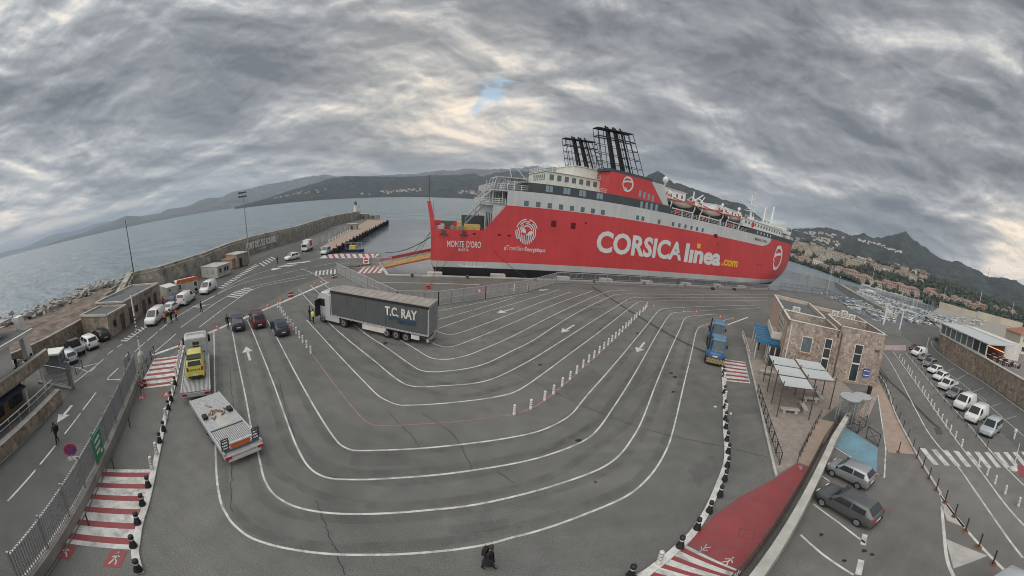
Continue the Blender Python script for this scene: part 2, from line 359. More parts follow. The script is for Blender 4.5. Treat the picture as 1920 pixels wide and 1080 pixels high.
mat('skin', (0.42, 0.26, 0.19), 0.6, 0.05, 8); mat('hair', (0.04, 0.028, 0.02), 0.7, 0.2, 20); mat('cloth_black', (0.018, 0.018, 0.02), 0.9, 0.2, 9); mat('cloth_navy', (0.025, 0.03, 0.05), 0.9, 0.2, 9); mat('cloth_grey', (0.12, 0.12, 0.125), 0.9, 0.2, 9)
mat('red_sign', (0.55, 0.03, 0.04), 0.5, 0.05, 4); mat('blue_sign', (0.04, 0.09, 0.32), 0.5, 0.05, 4); mat('green_sign', (0.05, 0.24, 0.12), 0.5, 0.05, 4); mat('yellow', (0.68, 0.50, 0.06), 0.55, 0.12, 2)
# ================================================================== the setting: sea, port ground, painted markings
SEA_Z = -2.0
def make_water(name, col, wave, rough, fscale=0.22):
    nt, N, b = nodes_of(name); pos = N.new('ShaderNodeNewGeometry').outputs['Position']
    b.inputs['Base Color'].default_value = (*col, 1); b.inputs['Roughness'].default_value = rough; b.inputs['IOR'].default_value = 1.33
    b.inputs['Specular IOR Level'].default_value = 0.5
    a = nnoise(nt, pos, fscale, 5, 0.6, 0.4, (1, 1.7, 1), rad(25)); c = nnoise(nt, pos, 0.03, 4, 0.5, 0.2, (1, 2.4, 1), rad(20)); d = nnoise(nt, pos, fscale * 5, 3, 0.6)
    h = nmath(nt, 'ADD', nmath(nt, 'MULTIPLY', a, 1.0), nmath(nt, 'ADD', nmath(nt, 'MULTIPLY', c, 2.4), nmath(nt, 'MULTIPLY', d, 0.18)))
    bp = N.new('ShaderNodeBump'); bp.inputs['Strength'].default_value = 1.0; bp.inputs['Distance'].default_value = wave
    nt.links.new(h, bp.inputs['Height']); nt.links.new(bp.outputs[0], b.inputs['Normal'])
    col2 = nmix(nt, nramp(nt, c, [(0.35, (0, 0, 0)), (0.7, (1, 1, 1))]), col, tuple(x * 1.5 for x in col))
    nt.links.new(col2, b.inputs['Base Color'])
make_water('water', (0.15, 0.195, 0.22), 1.9, 0.18, 0.12)
make_water('water_calm', (0.10, 0.12, 0.135), 0.045, 0.14, 0.2)
R_ = 90000
sea = MB().add([(-R_, -R_, SEA_Z), (R_, -R_, SEA_Z), (R_, R_, SEA_Z), (-R_, R_, SEA_Z)], [(0, 1, 2, 3)]).build('sea', 'water')
struct(sea)
# sheltered harbour water between the mole and the quay, a hair above the open sea
hb = MB().sheet([(-112, 216), (-40, 235), (150, 250), (330, 180), (430, 110), (330, 60), (100, 30), (-30, 55), (-60, 75)], SEA_Z + 0.03).build('harbour_water', 'water_calm'); struct(hb)
QD = Vector((math.cos(rad(14)), math.sin(rad(14)), 0)); QN = Vector((-QD.y, QD.x, 0)); Q0 = Vector((-17, 62, 0))
def quay(s, n=0.0, z=0.0): return Q0 + QD * s + QN * n + Vector((0, 0, z))
land = [tuple(p[:2]) for p in ([at(729, 413), at(607, 477), at(640, 474.5), at(714, 475.5), at(716, 490)] + [quay(-8.4)] + [quay(60), quay(118)])]
land += [(131, 92), (127, 80), (114, 64), (109, 52), (128, 47), (172, 43), (330, 24), (330, -70), (60, -70), (-60, -70), (-78, -30), (-82, -3), (-87, 11), (-94, 23), (-99, 33)]
SW_TOP = [(225, 527), (250, 511), (302, 500), (385, 474), (435, 455), (480, 442), (560, 424), (616, 406.5), (674, 396)]
seawall = [at(x, y, 4.9) for x, y in SW_TOP]
land += [(p.x - 3.2, p.y + 1) for p in seawall[2:]] + [(seawall[-1].x + 4, seawall[-1].y + 8)]
ground = MB().prism(land, -6, 0).build('port_ground', ['asphalt']); struct(ground)
# ground sheets of other surfaces, each a few mm above the last
def gsheet(name, pxs, m, z, world=False):
    o = MB().sheet([tuple(p[:2]) for p in (pxs if world else gpts(pxs))], z).build(name, m); struct(o); return o
left_road = gsheet('access_road', [at(0, 868), at(116, 752), at(138, 720), at(205, 633), at(253, 596), at(330, 552), at(450, 497), at(520, 470), at(560, 458), at(605, 480), at(700, 485), at(716, 492), at(640, 507), at(560, 535), at(392, 624), at(345, 645), at(262, 712), at(196, 880), at(60, 1075), (-12, -14), (-23, -14)], 'asphalt_road', 0.004, True)
quay_apron = gsheet('quay_apron', [at(632, 512), at(745, 570), at(822, 573), at(910, 561), at(990, 548), at(1042, 531), quay(60, -4), quay(112, -3), quay(117.6, -0.4), quay(-8, -0.4), at(718, 493), at(650, 500)], 'asphalt_quay', 0.004, True)
right_lot = gsheet('right_car_park', [at(1655, 628), at(1760, 650), at(1920, 756), (75, -30), (5, -30), at(1440, 1079), at(1500, 990), at(1545, 897), at(1580, 800), at(1632, 735)], 'asphalt_old', 0.004, True)
far_road = gsheet('harbour_road', [at(1690, 612), at(1700, 606), at(1765, 614), at(1775, 622), at(1745, 640), at(1770, 668), at(1845, 713), at(1920, 766), (75, -30), (50, -30), at(1920, 850), at(1840, 775), at(1740, 665), at(1690, 628)], 'asphalt_road', 0.008, True)
PZ = 0.012
def line(pxs, w, m='paint_white', name='lane_line', parent=None, z=PZ, per=5, smooth=True, world=False):
    P = [Vector(p[:2]) for p in (pxs if world else gpts(pxs))]
    if smooth and len(P) > 2: P = curve(P, per)
    return MB().ribbon(P, w, z).build(name, m, parent or ground)
LANES = [
 [(401, 622), (402, 680), (403, 737), (404, 800), (404, 837), (405.5, 880), (408, 910), (415, 945), (424, 963), (435, 980), (460, 1002), (490, 1016), (540, 1029), (620, 1039), (700, 1040.5), (800, 1036), (907, 1022), (960, 1008), (1010, 995), (1100, 963), (1175, 930), (1212, 900), (1237, 867), (1255, 830), (1267, 787), (1282, 722), (1297, 660), (1304, 627), (1309, 616), (1317, 611), (1332, 607), (1372, 597)],
 [(434, 612), (445, 672), (460, 742), (472, 807), (481.7, 840), (488, 868), (495, 897), (510, 923), (532, 940), (557, 951), (592, 959), (630, 963), (667, 964), (717, 963), (800, 957), (875, 949), (960, 932), (1050, 907), (1125, 879), (1160, 855), (1184, 824), (1204, 788), (1230, 720), (1255, 660), (1275, 617), (1282, 600), (1292, 593.5), (1315, 591), (1345, 589)],
 [(464, 600), (480, 637), (510, 712), (535, 782), (549, 820), (560, 845), (573, 868), (587, 883), (605, 893), (623, 897.5), (642, 899), (700, 899), (750, 896), (825, 890), (900, 880), (960, 870), (1020, 855.6), (1090, 829), (1120, 806), (1150, 764), (1188, 704), (1230, 630), (1252, 595), (1262, 587), (1280, 585), (1345, 581), (1425, 577)],
 [(501, 600), (520, 635), (565, 720), (607, 792), (630, 825), (640, 835), (655, 842.5), (672, 845), (725, 844), (800, 840), (860, 834), (960, 820), (1012, 808), (1050, 791), (1074, 774), (1100, 742), (1132, 706), (1188, 640), (1215, 607), (1230, 588), (1237, 581.5), (1247, 578.5), (1290, 576), (1345, 574), (1425, 572)],
 [(575, 600), (625, 655), (682, 715), (707, 740), (727, 752), (745, 758.5), (762, 760), (825, 757), (875, 752), (920, 746), (960, 737), (988, 722), (1022, 698), (1062, 668), (1130, 617.5), (1180, 578), (1192, 569), (1202, 565.5), (1225, 564.5), (1255, 564), (1350, 564), (1440, 563)],
 [(560, 543), (612, 600), (650, 635), (700, 675), (732, 702), (755, 718), (770, 723.5), (790, 725.5), (837, 723), (875, 720.5), (904, 716), (930, 708), (960, 694), (1004, 670), (1052, 640), (1110, 603), (1170, 566), (1180, 560.5), (1192, 558), (1225, 557.6), (1255, 557.5), (1350, 558), (1440, 557.5)],
 [(582, 535), (665, 610), (725, 652), (775, 687), (792, 695), (815, 697.5), (837, 696), (860, 693.5), (890, 688), (920, 678), (960, 658), (1000, 638), (1055, 602), (1105, 574), (1147, 555), (1160, 552), (1180, 551), (1255, 552), (1440, 552.5)],
 [(600, 527), (690, 600), (744, 634), (775, 652), (800, 667.5), (815, 672.5), (830, 674), (850, 672.5), (880, 665), (910, 653), (960, 631), (1030, 595), (1080, 571), (1117, 555), (1140, 546.5), (1152, 545), (1175, 545)],
 [(790, 632), (807, 641), (820, 647), (836, 650.5), (855, 648), (905, 629), (960, 606), (1030, 575), (1075, 558), (1112, 545)],
 [(812, 616), (827, 624), (842, 627.5), (862, 624), (905, 609), (960, 588), (1017, 566), (1071, 547)],
 [(822, 616), (905, 587), (955, 572), (1050, 543)],
 [(823, 599), (892, 580), (965, 558)],
 [(823, 583), (905, 566.5), (988, 550)]]
for i, L in enumerate(LANES):
    line(L, 0.125 if i < 10 else 0.11)
line([(584, 662), (642, 740), (677, 782), (692, 793.5), (710, 798), (750, 797.5), (800, 795), (875, 789), (928, 782), (964, 777)], 0.12, 'paint_redline', 'red_lane_line')
line([(964, 777), (995, 766), (1021, 751), (1054, 724), (1093, 690), (1123, 663), (1160, 627), (1210, 577)], 0.22, 'paint_redline', 'red_lane_line')
line([(391, 624.5), (432, 607), (545, 560), (616, 529)], 0.55, name='stop_line', smooth=False)
line([(286, 666), (342, 646)], 0.5, name='stop_line', smooth=False)
line([(1364, 609), (1402, 595)], 0.4, name='stop_line', smooth=False)
def arrow(tip, tail, w=1.0, parent=None):
    a, b = at(*tip), at(*tail); d = (a - b); L = d.length; d.normalize(); n = Vector((-d.y, d.x, 0)) * w
    h = a - d * min(1.5, L * 0.45)
    P = [a, h + n * 0.62, h + n * 0.14, b + n * 0.14, b - n * 0.14, h - n * 0.14, h - n * 0.62]
    return MB().sheet([p[:2] for p in P], PZ + 0.004).build('arrow_marking', 'paint_white', parent or ground)
for tip, tail in (((461.5, 650), (469, 676)), ((931, 587.5), (963, 578.5)), ((1052, 624), (1077, 609.5)), ((1194, 661), (1208, 642)), ((1010, 545), (1028, 542.5))): arrow(tip, tail)
arrow((107, 793), (135, 760), parent=left_road)
def lerp(a, b, t): return a + (b - a) * t
def stripes(quad, n, m1, m2, name='crossing_bar', z=PZ, duty=0.5, margin=0.0, base=True, start=True):
    """quad = TL,TR,BR,BL photo points; bars run TL->TR, repeated down"""
    A, B, C_, D = gpts(quad)
    if base: MB().sheet([p[:2] for p in (A, B, C_, D)], z).build('crossing_base', m1, ground)
    for k in range(n):
        t0, t1 = ((k + (1 - duty) / 2) / n, (k + (1 + duty) / 2) / n) if start else (k / n, (k + duty) / n)
        P = []
        for t, s in ((t0, margin), (t0, 1 - margin), (t1, 1 - margin), (t1, margin)):
            l = lerp(A, D, t); r = lerp(B, C_, t); P.append(lerp(l, r, s)[:2])
        MB().sheet(P, z + 0.004).build(name, m2, ground)
ZM = 'paint_white'
stripes([(192, 879), (285, 880), (250, 1031), (114, 1017)], 6, ZM, 'paint_red', duty=0.40, margin=0.03)
stripes([(289, 673), (336, 667), (325, 722), (259, 730)], 6, ZM, 'paint_red', duty=0.42, margin=0.03)
stripes([(1357, 673), (1397, 679), (1407, 719), (1359, 714)], 6, ZM, 'paint_red', duty=0.40, margin=0.02)
stripes([(1284, 1021), (1390, 1071), (1362, 1110), (1190, 1078)], 4, ZM, 'paint_red', duty=0.42, margin=0.05)
for q in ([(112, 1022), (144, 1022), (130, 1051), (107, 1046)], [(209, 1031), (239, 1033), (226, 1065), (192, 1062)], [(258, 741), (276, 739), (273, 748), (257, 750)], [(305, 735), (320, 733), (318, 744), (304, 746)]):
    A, B, C_, D = gpts(q); MB().sheet([p[:2] for p in (A, B, C_, D)], PZ).build('red_path_square', 'paint_red', ground)
    # walking figure painted in white on the square
    c = (A + B + C_ + D) / 4; up = ((A + B) - (C_ + D)) / 2; rt = ((B + C_) - (A + D)) / 2
    g = MB()
    def pl(p, q2, w):
        a = c + rt * p[0] + up * p[1]; b = c + rt * q2[0] + up * q2[1]; g.ribbon([a, b], w * rt.length, PZ + 0.004)
    for p, q2, w in (((-.03, .3), (-.05, .0), .14), ((-.05, 0), (-.24, -.32), .1), ((-.05, 0), (.12, -.14), .1), ((.12, -.14), (.14, -.34), .09), ((-.03, .26), (.2, .1), .08), ((-.03, .26), (-.24, .06), .08), ((-.03, .38), (.04, .38), .12)): pl(p, q2, w)
    g.build('pedestrian_marking', 'paint_white', ground)
red_walk = MB().sheet([p[:2] for p in gpts([(1287, 1019), (1337, 968), (1390, 930), (1455, 896), (1495, 869), (1522, 878), (1497, 915), (1450, 990), (1390, 1070)])], PZ).build('red_walkway', 'paint_red'); struct(red_walk)
for tip, tail in (((1314, 1033), (1328, 1023)), ((1373, 1047), (1358, 1058)), ((1502, 880), (1500, 873))):
    a, b = at(*tip), at(*tail); d = (a - b); n = Vector((-d.y, d.x, 0)); g = MB()
    for p, q2, w in (((0, .0), (.5, 0), .12), ((.5, 0), (1, .28), .09), ((.5, 0), (1, -.2), .09), ((.1, 0), (.5, .35), .08), ((.1, 0), (.45, -.35), .08), ((-.18, 0), (-.05, 0), .13)):
        g.ribbon([b + d * (1 - p[0]) + n * p[1], b + d * (1 - q2[0]) + n * q2[1]], w * d.length, PZ + 0.004)
    g.build('pedestrian_marking', 'paint_white', red_walk)
# manhole frame on the red path
A = gpts([(1388, 991), (1416, 996), (1412, 1011), (1384, 1007)])
MB().ribbon([p[:2] for p in A + [A[0]]], 0.05, PZ + 0.004).build('manhole_rim', 'brown_metal', red_walk)
# left road markings
for a, b in (((14, 940), (67, 881)), ((75, 871), (105, 834)), ((121, 814), (151, 775)), ((155, 769), (180, 736)), ((201, 710), (222, 690)), ((252, 660), (272, 642)), ((276, 639), (296, 622)), ((299, 619), (313, 609)), ((201, 665), (212, 657)), ((220, 651), (229, 645))):
    line([a, b], 0.14, name='dashed_line', parent=left_road)
for L in ([(0, 869), (116, 752)], [(140, 717), (194, 674)], [(236, 640), (276, 611)], [(201, 712), (240, 711)], [(123, 686), (150, 689), (182, 681)], [(148, 690), (167, 697), (180, 688)],
          [(304, 614), (335, 592), (366, 574), (400, 556), (450, 526), (510, 505), (600, 484)], [(339, 614), (380, 585), (425, 556), (467, 539), (575, 515), (640, 499)], [(373, 614), (425, 575), (479, 541), (530, 529), (577, 521)],
          [(377, 567), (436, 538), (477, 525), (520, 515)], [(530, 513), (575, 503)], [(590, 500), (640, 490)], [(288, 662), (330, 626)], [(565, 504), (592, 515), (612, 529)]):
    line(L, 0.15, name='road_line', parent=left_road, per=4)
def hatch(quad, n, name='hatch_bar', m='paint_white', parent=None, duty=0.5, skew=0.0, base=None):
    A, B, C_, D = gpts(quad)
    if base: MB().sheet([p[:2] for p in (A, B, C_, D)], PZ).build('hatch_base', base, parent or ground)
    for k in range(n):
        t0, t1 = k / n, (k + duty) / n
        P = [lerp(A, B, t0), lerp(A, B, t1), lerp(D, C_, min(1, t1 + skew)), lerp(D, C_, min(1, t0 + skew))]
        MB().sheet([p[:2] for p in P], PZ + 0.004).build(name, m, parent or ground)
hatch([(425, 556), (462, 538), (478, 541), (447, 559)], 6, parent=left_road, duty=0.45)
hatch([(358, 574), (392, 571), (402, 569), (372, 577)], 5, parent=left_road, duty=0.5)
hatch([(225, 640), (275, 607), (279, 612), (238, 640)], 8, parent=left_road, duty=0.4)
hatch([(408, 540), (480, 494), (487, 497), (418, 541)], 16, parent=left_road, duty=0.45)
hatch([(507, 505), (545, 492), (600, 486), (512, 507)], 3, parent=left_road, duty=0.5)
hatch([(610, 477), (713, 476), (701, 484), (598, 484.5)], 9, 'red_hatch_bar', 'paint_red', left_road, 0.42, 0.16, 'paint_white')
hatch([(678, 500), (722, 499), (714, 512), (668, 513)], 5, 'red_hatch_bar', 'paint_red', quay_apron, 0.45, -0.05, 'paint_white')
hatch([(592, 508), (633, 505), (633, 513), (590, 517)], 6, 'hatch_bar', 'paint_white', left_road, 0.5)
line([(697, 530), (800, 531), (900, 534)], 0.25, name='quay_line', parent=quay_apron)
hatch([(486, 494), (512, 480), (520, 484), (495, 500)], 5, parent=left_road, duty=0.4)
# right side markings
for L, w in (([(1655, 660), (1670, 680), (1690, 716), (1718, 770), (1740, 810), (1770, 848), (1800, 880), (1850, 952), (1918, 1046)], 0.16),
             ([(1674, 659), (1690, 680), (1740, 750), (1800, 835), (1840, 885), (1890, 952), (1935, 1000)], 0.16), ([(1697, 660), (1760, 735), (1820, 800), (1870, 860), (1925, 915)], 0.16),
             ([(1752, 681), (1800, 716), (1860, 765), (1925, 822)], 0.12), ([(1550, 867), (1562, 875)], 0.14), ([(1540, 892), (1556, 903)], 0.14), ([(1525, 945), (1574, 981), (1622, 1018)], 0.14), ([(1501, 1003), (1543, 1040), (1600, 1078)], 0.14),
             ([(1622, 1002), (1618, 1022)], 0.3), ([(1615, 1050), (1609, 1078)], 0.3), ([(1567, 839), (1640, 885), (1658, 897), (1661, 840), (1646, 740)], 0.13), ([(1850, 752), (1835, 740)], .1)):
    line(L, w, name='road_line', parent=right_lot, per=4, smooth=len(L) > 6)
ZA, ZB, ZC, ZD = gpts([(1724, 840), (1945, 846), (1968, 874), (1750, 871)])
for k in range(12):
    t0, t1 = k / 12, (k + 0.5) / 12
    MB().sheet([p[:2] for p in (lerp(ZA, ZB, t0), lerp(ZA, ZB, t1), lerp(ZD, ZC, t1), lerp(ZD, ZC, t0))], PZ + .004).build('zebra_bar', 'paint_white', right_lot)
stripes([(1648, 648), (1699, 647), (1699, 657), (1648, 656)], 5, ZM, 'paint_red', duty=0.45)
for q, m in (([(1567, 836), (1585, 800), (1646, 840), (1643, 888)], 'paint_blue'), ([(1762, 926), (1811, 990), (1776, 976), (1766, 950)], 'concrete_light'), ([(1773, 1010), (1852, 1042), (1788, 1066)], 'concrete_light')):
    A = gpts(q); MB().sheet([p[:2] for p in A], PZ).build('painted_bay' if m == 'paint_blue' else 'paved_island', m, right_lot)
line([(1766, 950), (1770, 1000), (1776, 1050), (1790, 1085)], 0.2, 'kerb_white', 'road_line', right_lot)
line([(1762, 926), (1811, 992), (1856, 1042), (1905, 1090)], 0.2, 'kerb_white', 'road_line', right_lot)
for a, b in (((1815, 700), (1795, 712)), ((1845, 727), (1815, 738)), ((1880, 755), (1850, 765)), ((1906, 780), (1880, 788)), ((1790, 690), (1778, 695))):
    line([a, b], .1, 'paint_white_thin', 'bay_line', far_road)
asphalt('asphalt_dark', (0.062, 0.062, 0.063), 0.15)
# tar seams, the darker cable trench and fine cracks
line([(1110, 537), (1150, 563), (1200, 595), (1260, 630), (1310, 655), (1345, 668)], 0.6, 'asphalt_dark', 'trench_patch', z=0.008)
line([(1640, 690), (1690, 735), (1745, 790), (1763, 803)], 0.5, 'asphalt_dark', 'trench_patch', right_lot, z=0.008)
MB().sheet([p[:2] for p in gpts([(1751, 802), (1764, 802), (1768, 815), (1756, 815)])], 0.014).build('drain_cover', 'brown_metal', right_lot)
def crack(pxs, w=0.035):
    P = curve([Vector(p[:2]) for p in gpts(pxs)], 8)
    P = [p + Vector((random.uniform(-.07, .07), random.uniform(-.07, .07))) for p in P]
    MB().ribbon(P, w, 0.009).build('crack', 'black', ground)
for L in ([(431, 690), (433, 720), (437, 760), (434, 855), (435, 905), (434, 960)], [(521, 705), (535, 760), (552, 820)], [(726, 770), (750, 795), (770, 815), (786, 838)], [(790, 775), (830, 800), (860, 828), (885, 880)],
          [(592, 940), (605, 970), (617, 1000), (633, 1040), (645, 1075)], [(867, 652), (950, 694), (1000, 715), (1080, 755), (1180, 795), (1250, 815), (1360, 838), (1440, 857)], [(1210, 700), (1190, 730), (1240, 690)], [(930, 880), (945, 893), (962, 905)]):
    crack(L)
for x, y, w, h in ((722, 643, 5, 3), (1013, 684, 4, 2), (1085, 826, 7, 3), (1116, 904, 4, 2), (1265, 707, 5, 2), (1262, 735, 4, 2), (1345, 615, 5, 2), (1258, 700, 4, 2), (1195, 625, 4, 2), (1540, 1003, 5, 4), (1621, 1033, 6, 4), (1635, 1040, 5, 3), (1583, 1052, 6, 3)):
    c = at(x, y); a = (at(x + w, y) - c); b = (at(x, y - h) - c); P = []
    for k in range(9): t = k / 9 * 6.283; r = random.uniform(.6, 1.1); P.append((c + a * math.cos(t) * r + b * math.sin(t) * r)[:2])
    MB().sheet(P, 0.0165).build('oil_stain', 'black', ground)
# tyre-polished tracks along the lanes and a few repaired patches
nt, N, b_ = nodes_of('tyre_polish'); pos = N.new('ShaderNodeNewGeometry').outputs['Position']; b_.inputs['Base Color'].default_value = (0.05, 0.05, 0.05, 1); b_.inputs['Roughness'].default_value = 0.75
nt.links.new(nmath(nt, 'MULTIPLY', nramp(nt, nnoise(nt, pos, 0.9, 6, 0.65, 0.3), [(0.34, (0, 0, 0)), (0.74, (1, 1, 1))]), 0.24), b_.inputs['Alpha'])
def resample(P, n):
    L = [0]
    for a, b in zip(P, P[1:]): L.append(L[-1] + (b - a).length)
    out = []; i = 0
    for k in range(n):
        d = L[-1] * k / (n - 1)
        while i < len(L) - 2 and L[i + 1] < d: i += 1
        out.append(P[i].lerp(P[i + 1], (d - L[i]) / max(1e-6, L[i + 1] - L[i])))
    return out
LC = [resample(curve([Vector(p[:2]) for p in gpts(L)], 5), 90) for L in LANES[:8]]
for i in range(7):
    if i == 3: continue
    mid_ = [a.lerp(b, .5) for a, b in zip(LC[i], LC[i + 1])]
    for off in (-.85, .85):
        P = []
        for k, p in enumerate(mid_):
            d = (mid_[min(k + 1, 89)] - mid_[max(k - 1, 0)]).normalized(); P.append(p + Vector((-d.y, d.x)) * (off + .12 * math.sin(k * .21 + i)))
        MB().ribbon(P[2:-2], .55, 0.007).build('tyre_track', 'tyre_polish', ground)
asphalt('asphalt_patch', (0.122, 0.122, 0.118), 0.2); asphalt('asphalt_pale', (0.155, 0.153, 0.147), 0.2)
for q, m in (([(905, 690), (960, 686), (975, 708), (912, 713)], 'asphalt_pale'), ([(1055, 735), (1110, 690), (1130, 705), (1075, 752)], 'asphalt_patch'), ([(660, 850), (760, 852), (770, 872), (655, 873)], 'asphalt_patch'), ([(1235, 760), (1262, 705), (1275, 708), (1250, 765)], 'asphalt_pale'), ([(520, 745), (560, 742), (575, 775), (530, 778)], 'asphalt_pale'), ([(1290, 880), (1340, 850), (1350, 880), (1310, 915)], 'asphalt_patch'), ([(840, 985), (950, 972), (960, 990), (845, 1004)], 'asphalt_patch'), ([(1380, 780), (1420, 775), (1430, 820), (1385, 830)], 'asphalt_pale'), ([(105, 880), (150, 830), (165, 842), (125, 893)], 'asphalt_patch')):
    MB().sheet([p[:2] for p in gpts(q)], 0.0055).build('repair_patch', m, ground)
# raised white kerbs
def kerb(pxs, w=0.35, h=0.12, m='kerb_white', name='kerb'):
    P = curve([Vector(p[:2]) for p in gpts(pxs)], 5); g = MB(); L = []; R2 = []
    for i, p in enumerate(P):
        d = (P[min(i + 1, len(P) - 1)] - P[max(i - 1, 0)]).normalized(); n = Vector((-d.y, d.x)) * w / 2; L.append(p + n); R2.append(p - n)
    g.loft([[(a.x, a.y, 0), (a.x, a.y, h), (b.x, b.y, h), (b.x, b.y, 0)] for a, b in zip(L, R2)])
    o = g.build(name, m); struct(o); return o
kerb([(345, 647), (337, 680), (327, 722), (312, 775), (296, 850), (290, 878), (276, 940), (263, 982), (256, 1022), (254, 1040), (262, 1076)])
kerb([(1355, 690), (1358, 740), (1359, 800), (1362, 840), (1360, 872), (1345, 915), (1325, 960), (1297, 1003), (1260, 1038), (1200, 1085)])
kerb([(1392, 630), (1400, 655), (1408, 690), (1420, 740), (1436, 812), (1455, 893)], 0.2, 0.13, 'concrete_light')
kerb([(1640, 697), (1660, 722), (1676, 770), (1690, 800), (1718, 852), (1750, 905), (1763, 926)], 0.2, 0.13, 'concrete_light')
kerb([(1746, 640), (1752, 655), (1790, 684), (1850, 722), (1925, 776)], 0.2, 0.13, 'concrete_light')
terrace = gsheet('paved_terrace', [at(1393, 630), at(1409, 690), at(1437, 812), at(1456, 890), at(1496, 866), at(1540, 785), at(1600, 735), at(1560, 700), at(1500, 690), at(1450, 650), at(1427, 640)], 'paving', 0.010, True)
tan_walk = gsheet('tan_walkway', [(1496, 867), (1537, 786), (1566, 792), (1522, 876)], 'tan_path', 0.014)
side_walk = gsheet('side_pavement', [(1632, 738), (1640, 697), (1676, 770), (1718, 852), (1665, 848), (1646, 742), (1620, 800), (1600, 790)], 'tan_path', 0.010)
# ================================================================== text and flat marks
def text_mesh(body, bold=0.0, shear=0.0):
    cu = bpy.data.curves.new('lettering', 'FONT'); cu.body = body; cu.offset = bold; cu.shear = shear; cu.resolution_u = 3
    o = bpy.data.objects.new('lettering', cu); C.objects.link(o)
    dg = bpy.context.evaluated_depsgraph_get(); dg.update()
    me = bpy.data.meshes.new_from_object(o.evaluated_get(dg)); bpy.data.objects.remove(o); bpy.data.curves.remove(cu)
    return me
def text(name, body, o, ux, uy, w, h, m, parent=None, bold=0.0, shear=0.0):
    """lettering fitted to a w x h box from origin o along ux (right) and uy (up)"""
    me = text_mesh(body, bold, shear)
    xs = [v.co.x for v in me.vertices]; ys = [v.co.y for v in me.vertices]
    x0, x1, y0, y1 = min(xs), max(xs), min(ys), max(ys); o = Vector(o); ux = Vector(ux); uy = Vector(uy)
    for v in me.vertices: v.co = o + ux * ((v.co.x - x0) / (x1 - x0) * w) + uy * ((v.co.y - y0) / (y1 - y0) * h)
    me.materials.clear(); me.materials.append(M[m]); me.name = name
    return obj(name, me, parent)
class Flat(MB):
    """2D shapes drawn in (a, b), mapped to a plane"""
    def arc(s, c, r, a0, a1, w, n=14):
        P = [(c[0] + r * math.cos(rad(a0 + (a1 - a0) * k / n)), c[1] + r * math.sin(rad(a0 + (a1 - a0) * k / n))) for k in range(n + 1)]
        return s.ribbon(P, w, 0)
    def put(s, name, m, o, ux, uy, parent=None):
        o = Vector(o); ux = Vector(ux); uy = Vector(uy)
        s.v = [tuple(o + ux * v[0] + uy * v[1]) for v in s.v]
        return s.build(name, m, parent)
def moor_logo(o, ux, uy, r, parent, m='white_paint'):
    f = Flat(); w = r * 0.24
    f.arc((0.05 * r, 0), r * 0.88, -128, 118, w, 24)                       # ring, open on the left
    f.ribbon([(-.78 * r, .12 * r), (-.2 * r, .34 * r), (.72 * r, .42 * r)], .22 * r, 0)      # head band
    f.ribbon([(-.72 * r, .2 * r), (-.62 * r, .62 * r), (-.3 * r, .92 * r)], .16 * r, 0)      # brow to crown
    f.ribbon([(-.70 * r, .1 * r), (-.84 * r, -.2 * r), (-.62 * r, -.26 * r), (-.66 * r, -.5 * r), (-.46 * r, -.62 * r)], .15 * r, 0)   # nose and chin
    f.ribbon([(-.5 * r, -.6 * r), (-.15 * r, -.52 * r), (0, -.8 * r)], .14 * r, 0)
    return f.put('emblem', m, o, ux, uy, parent)
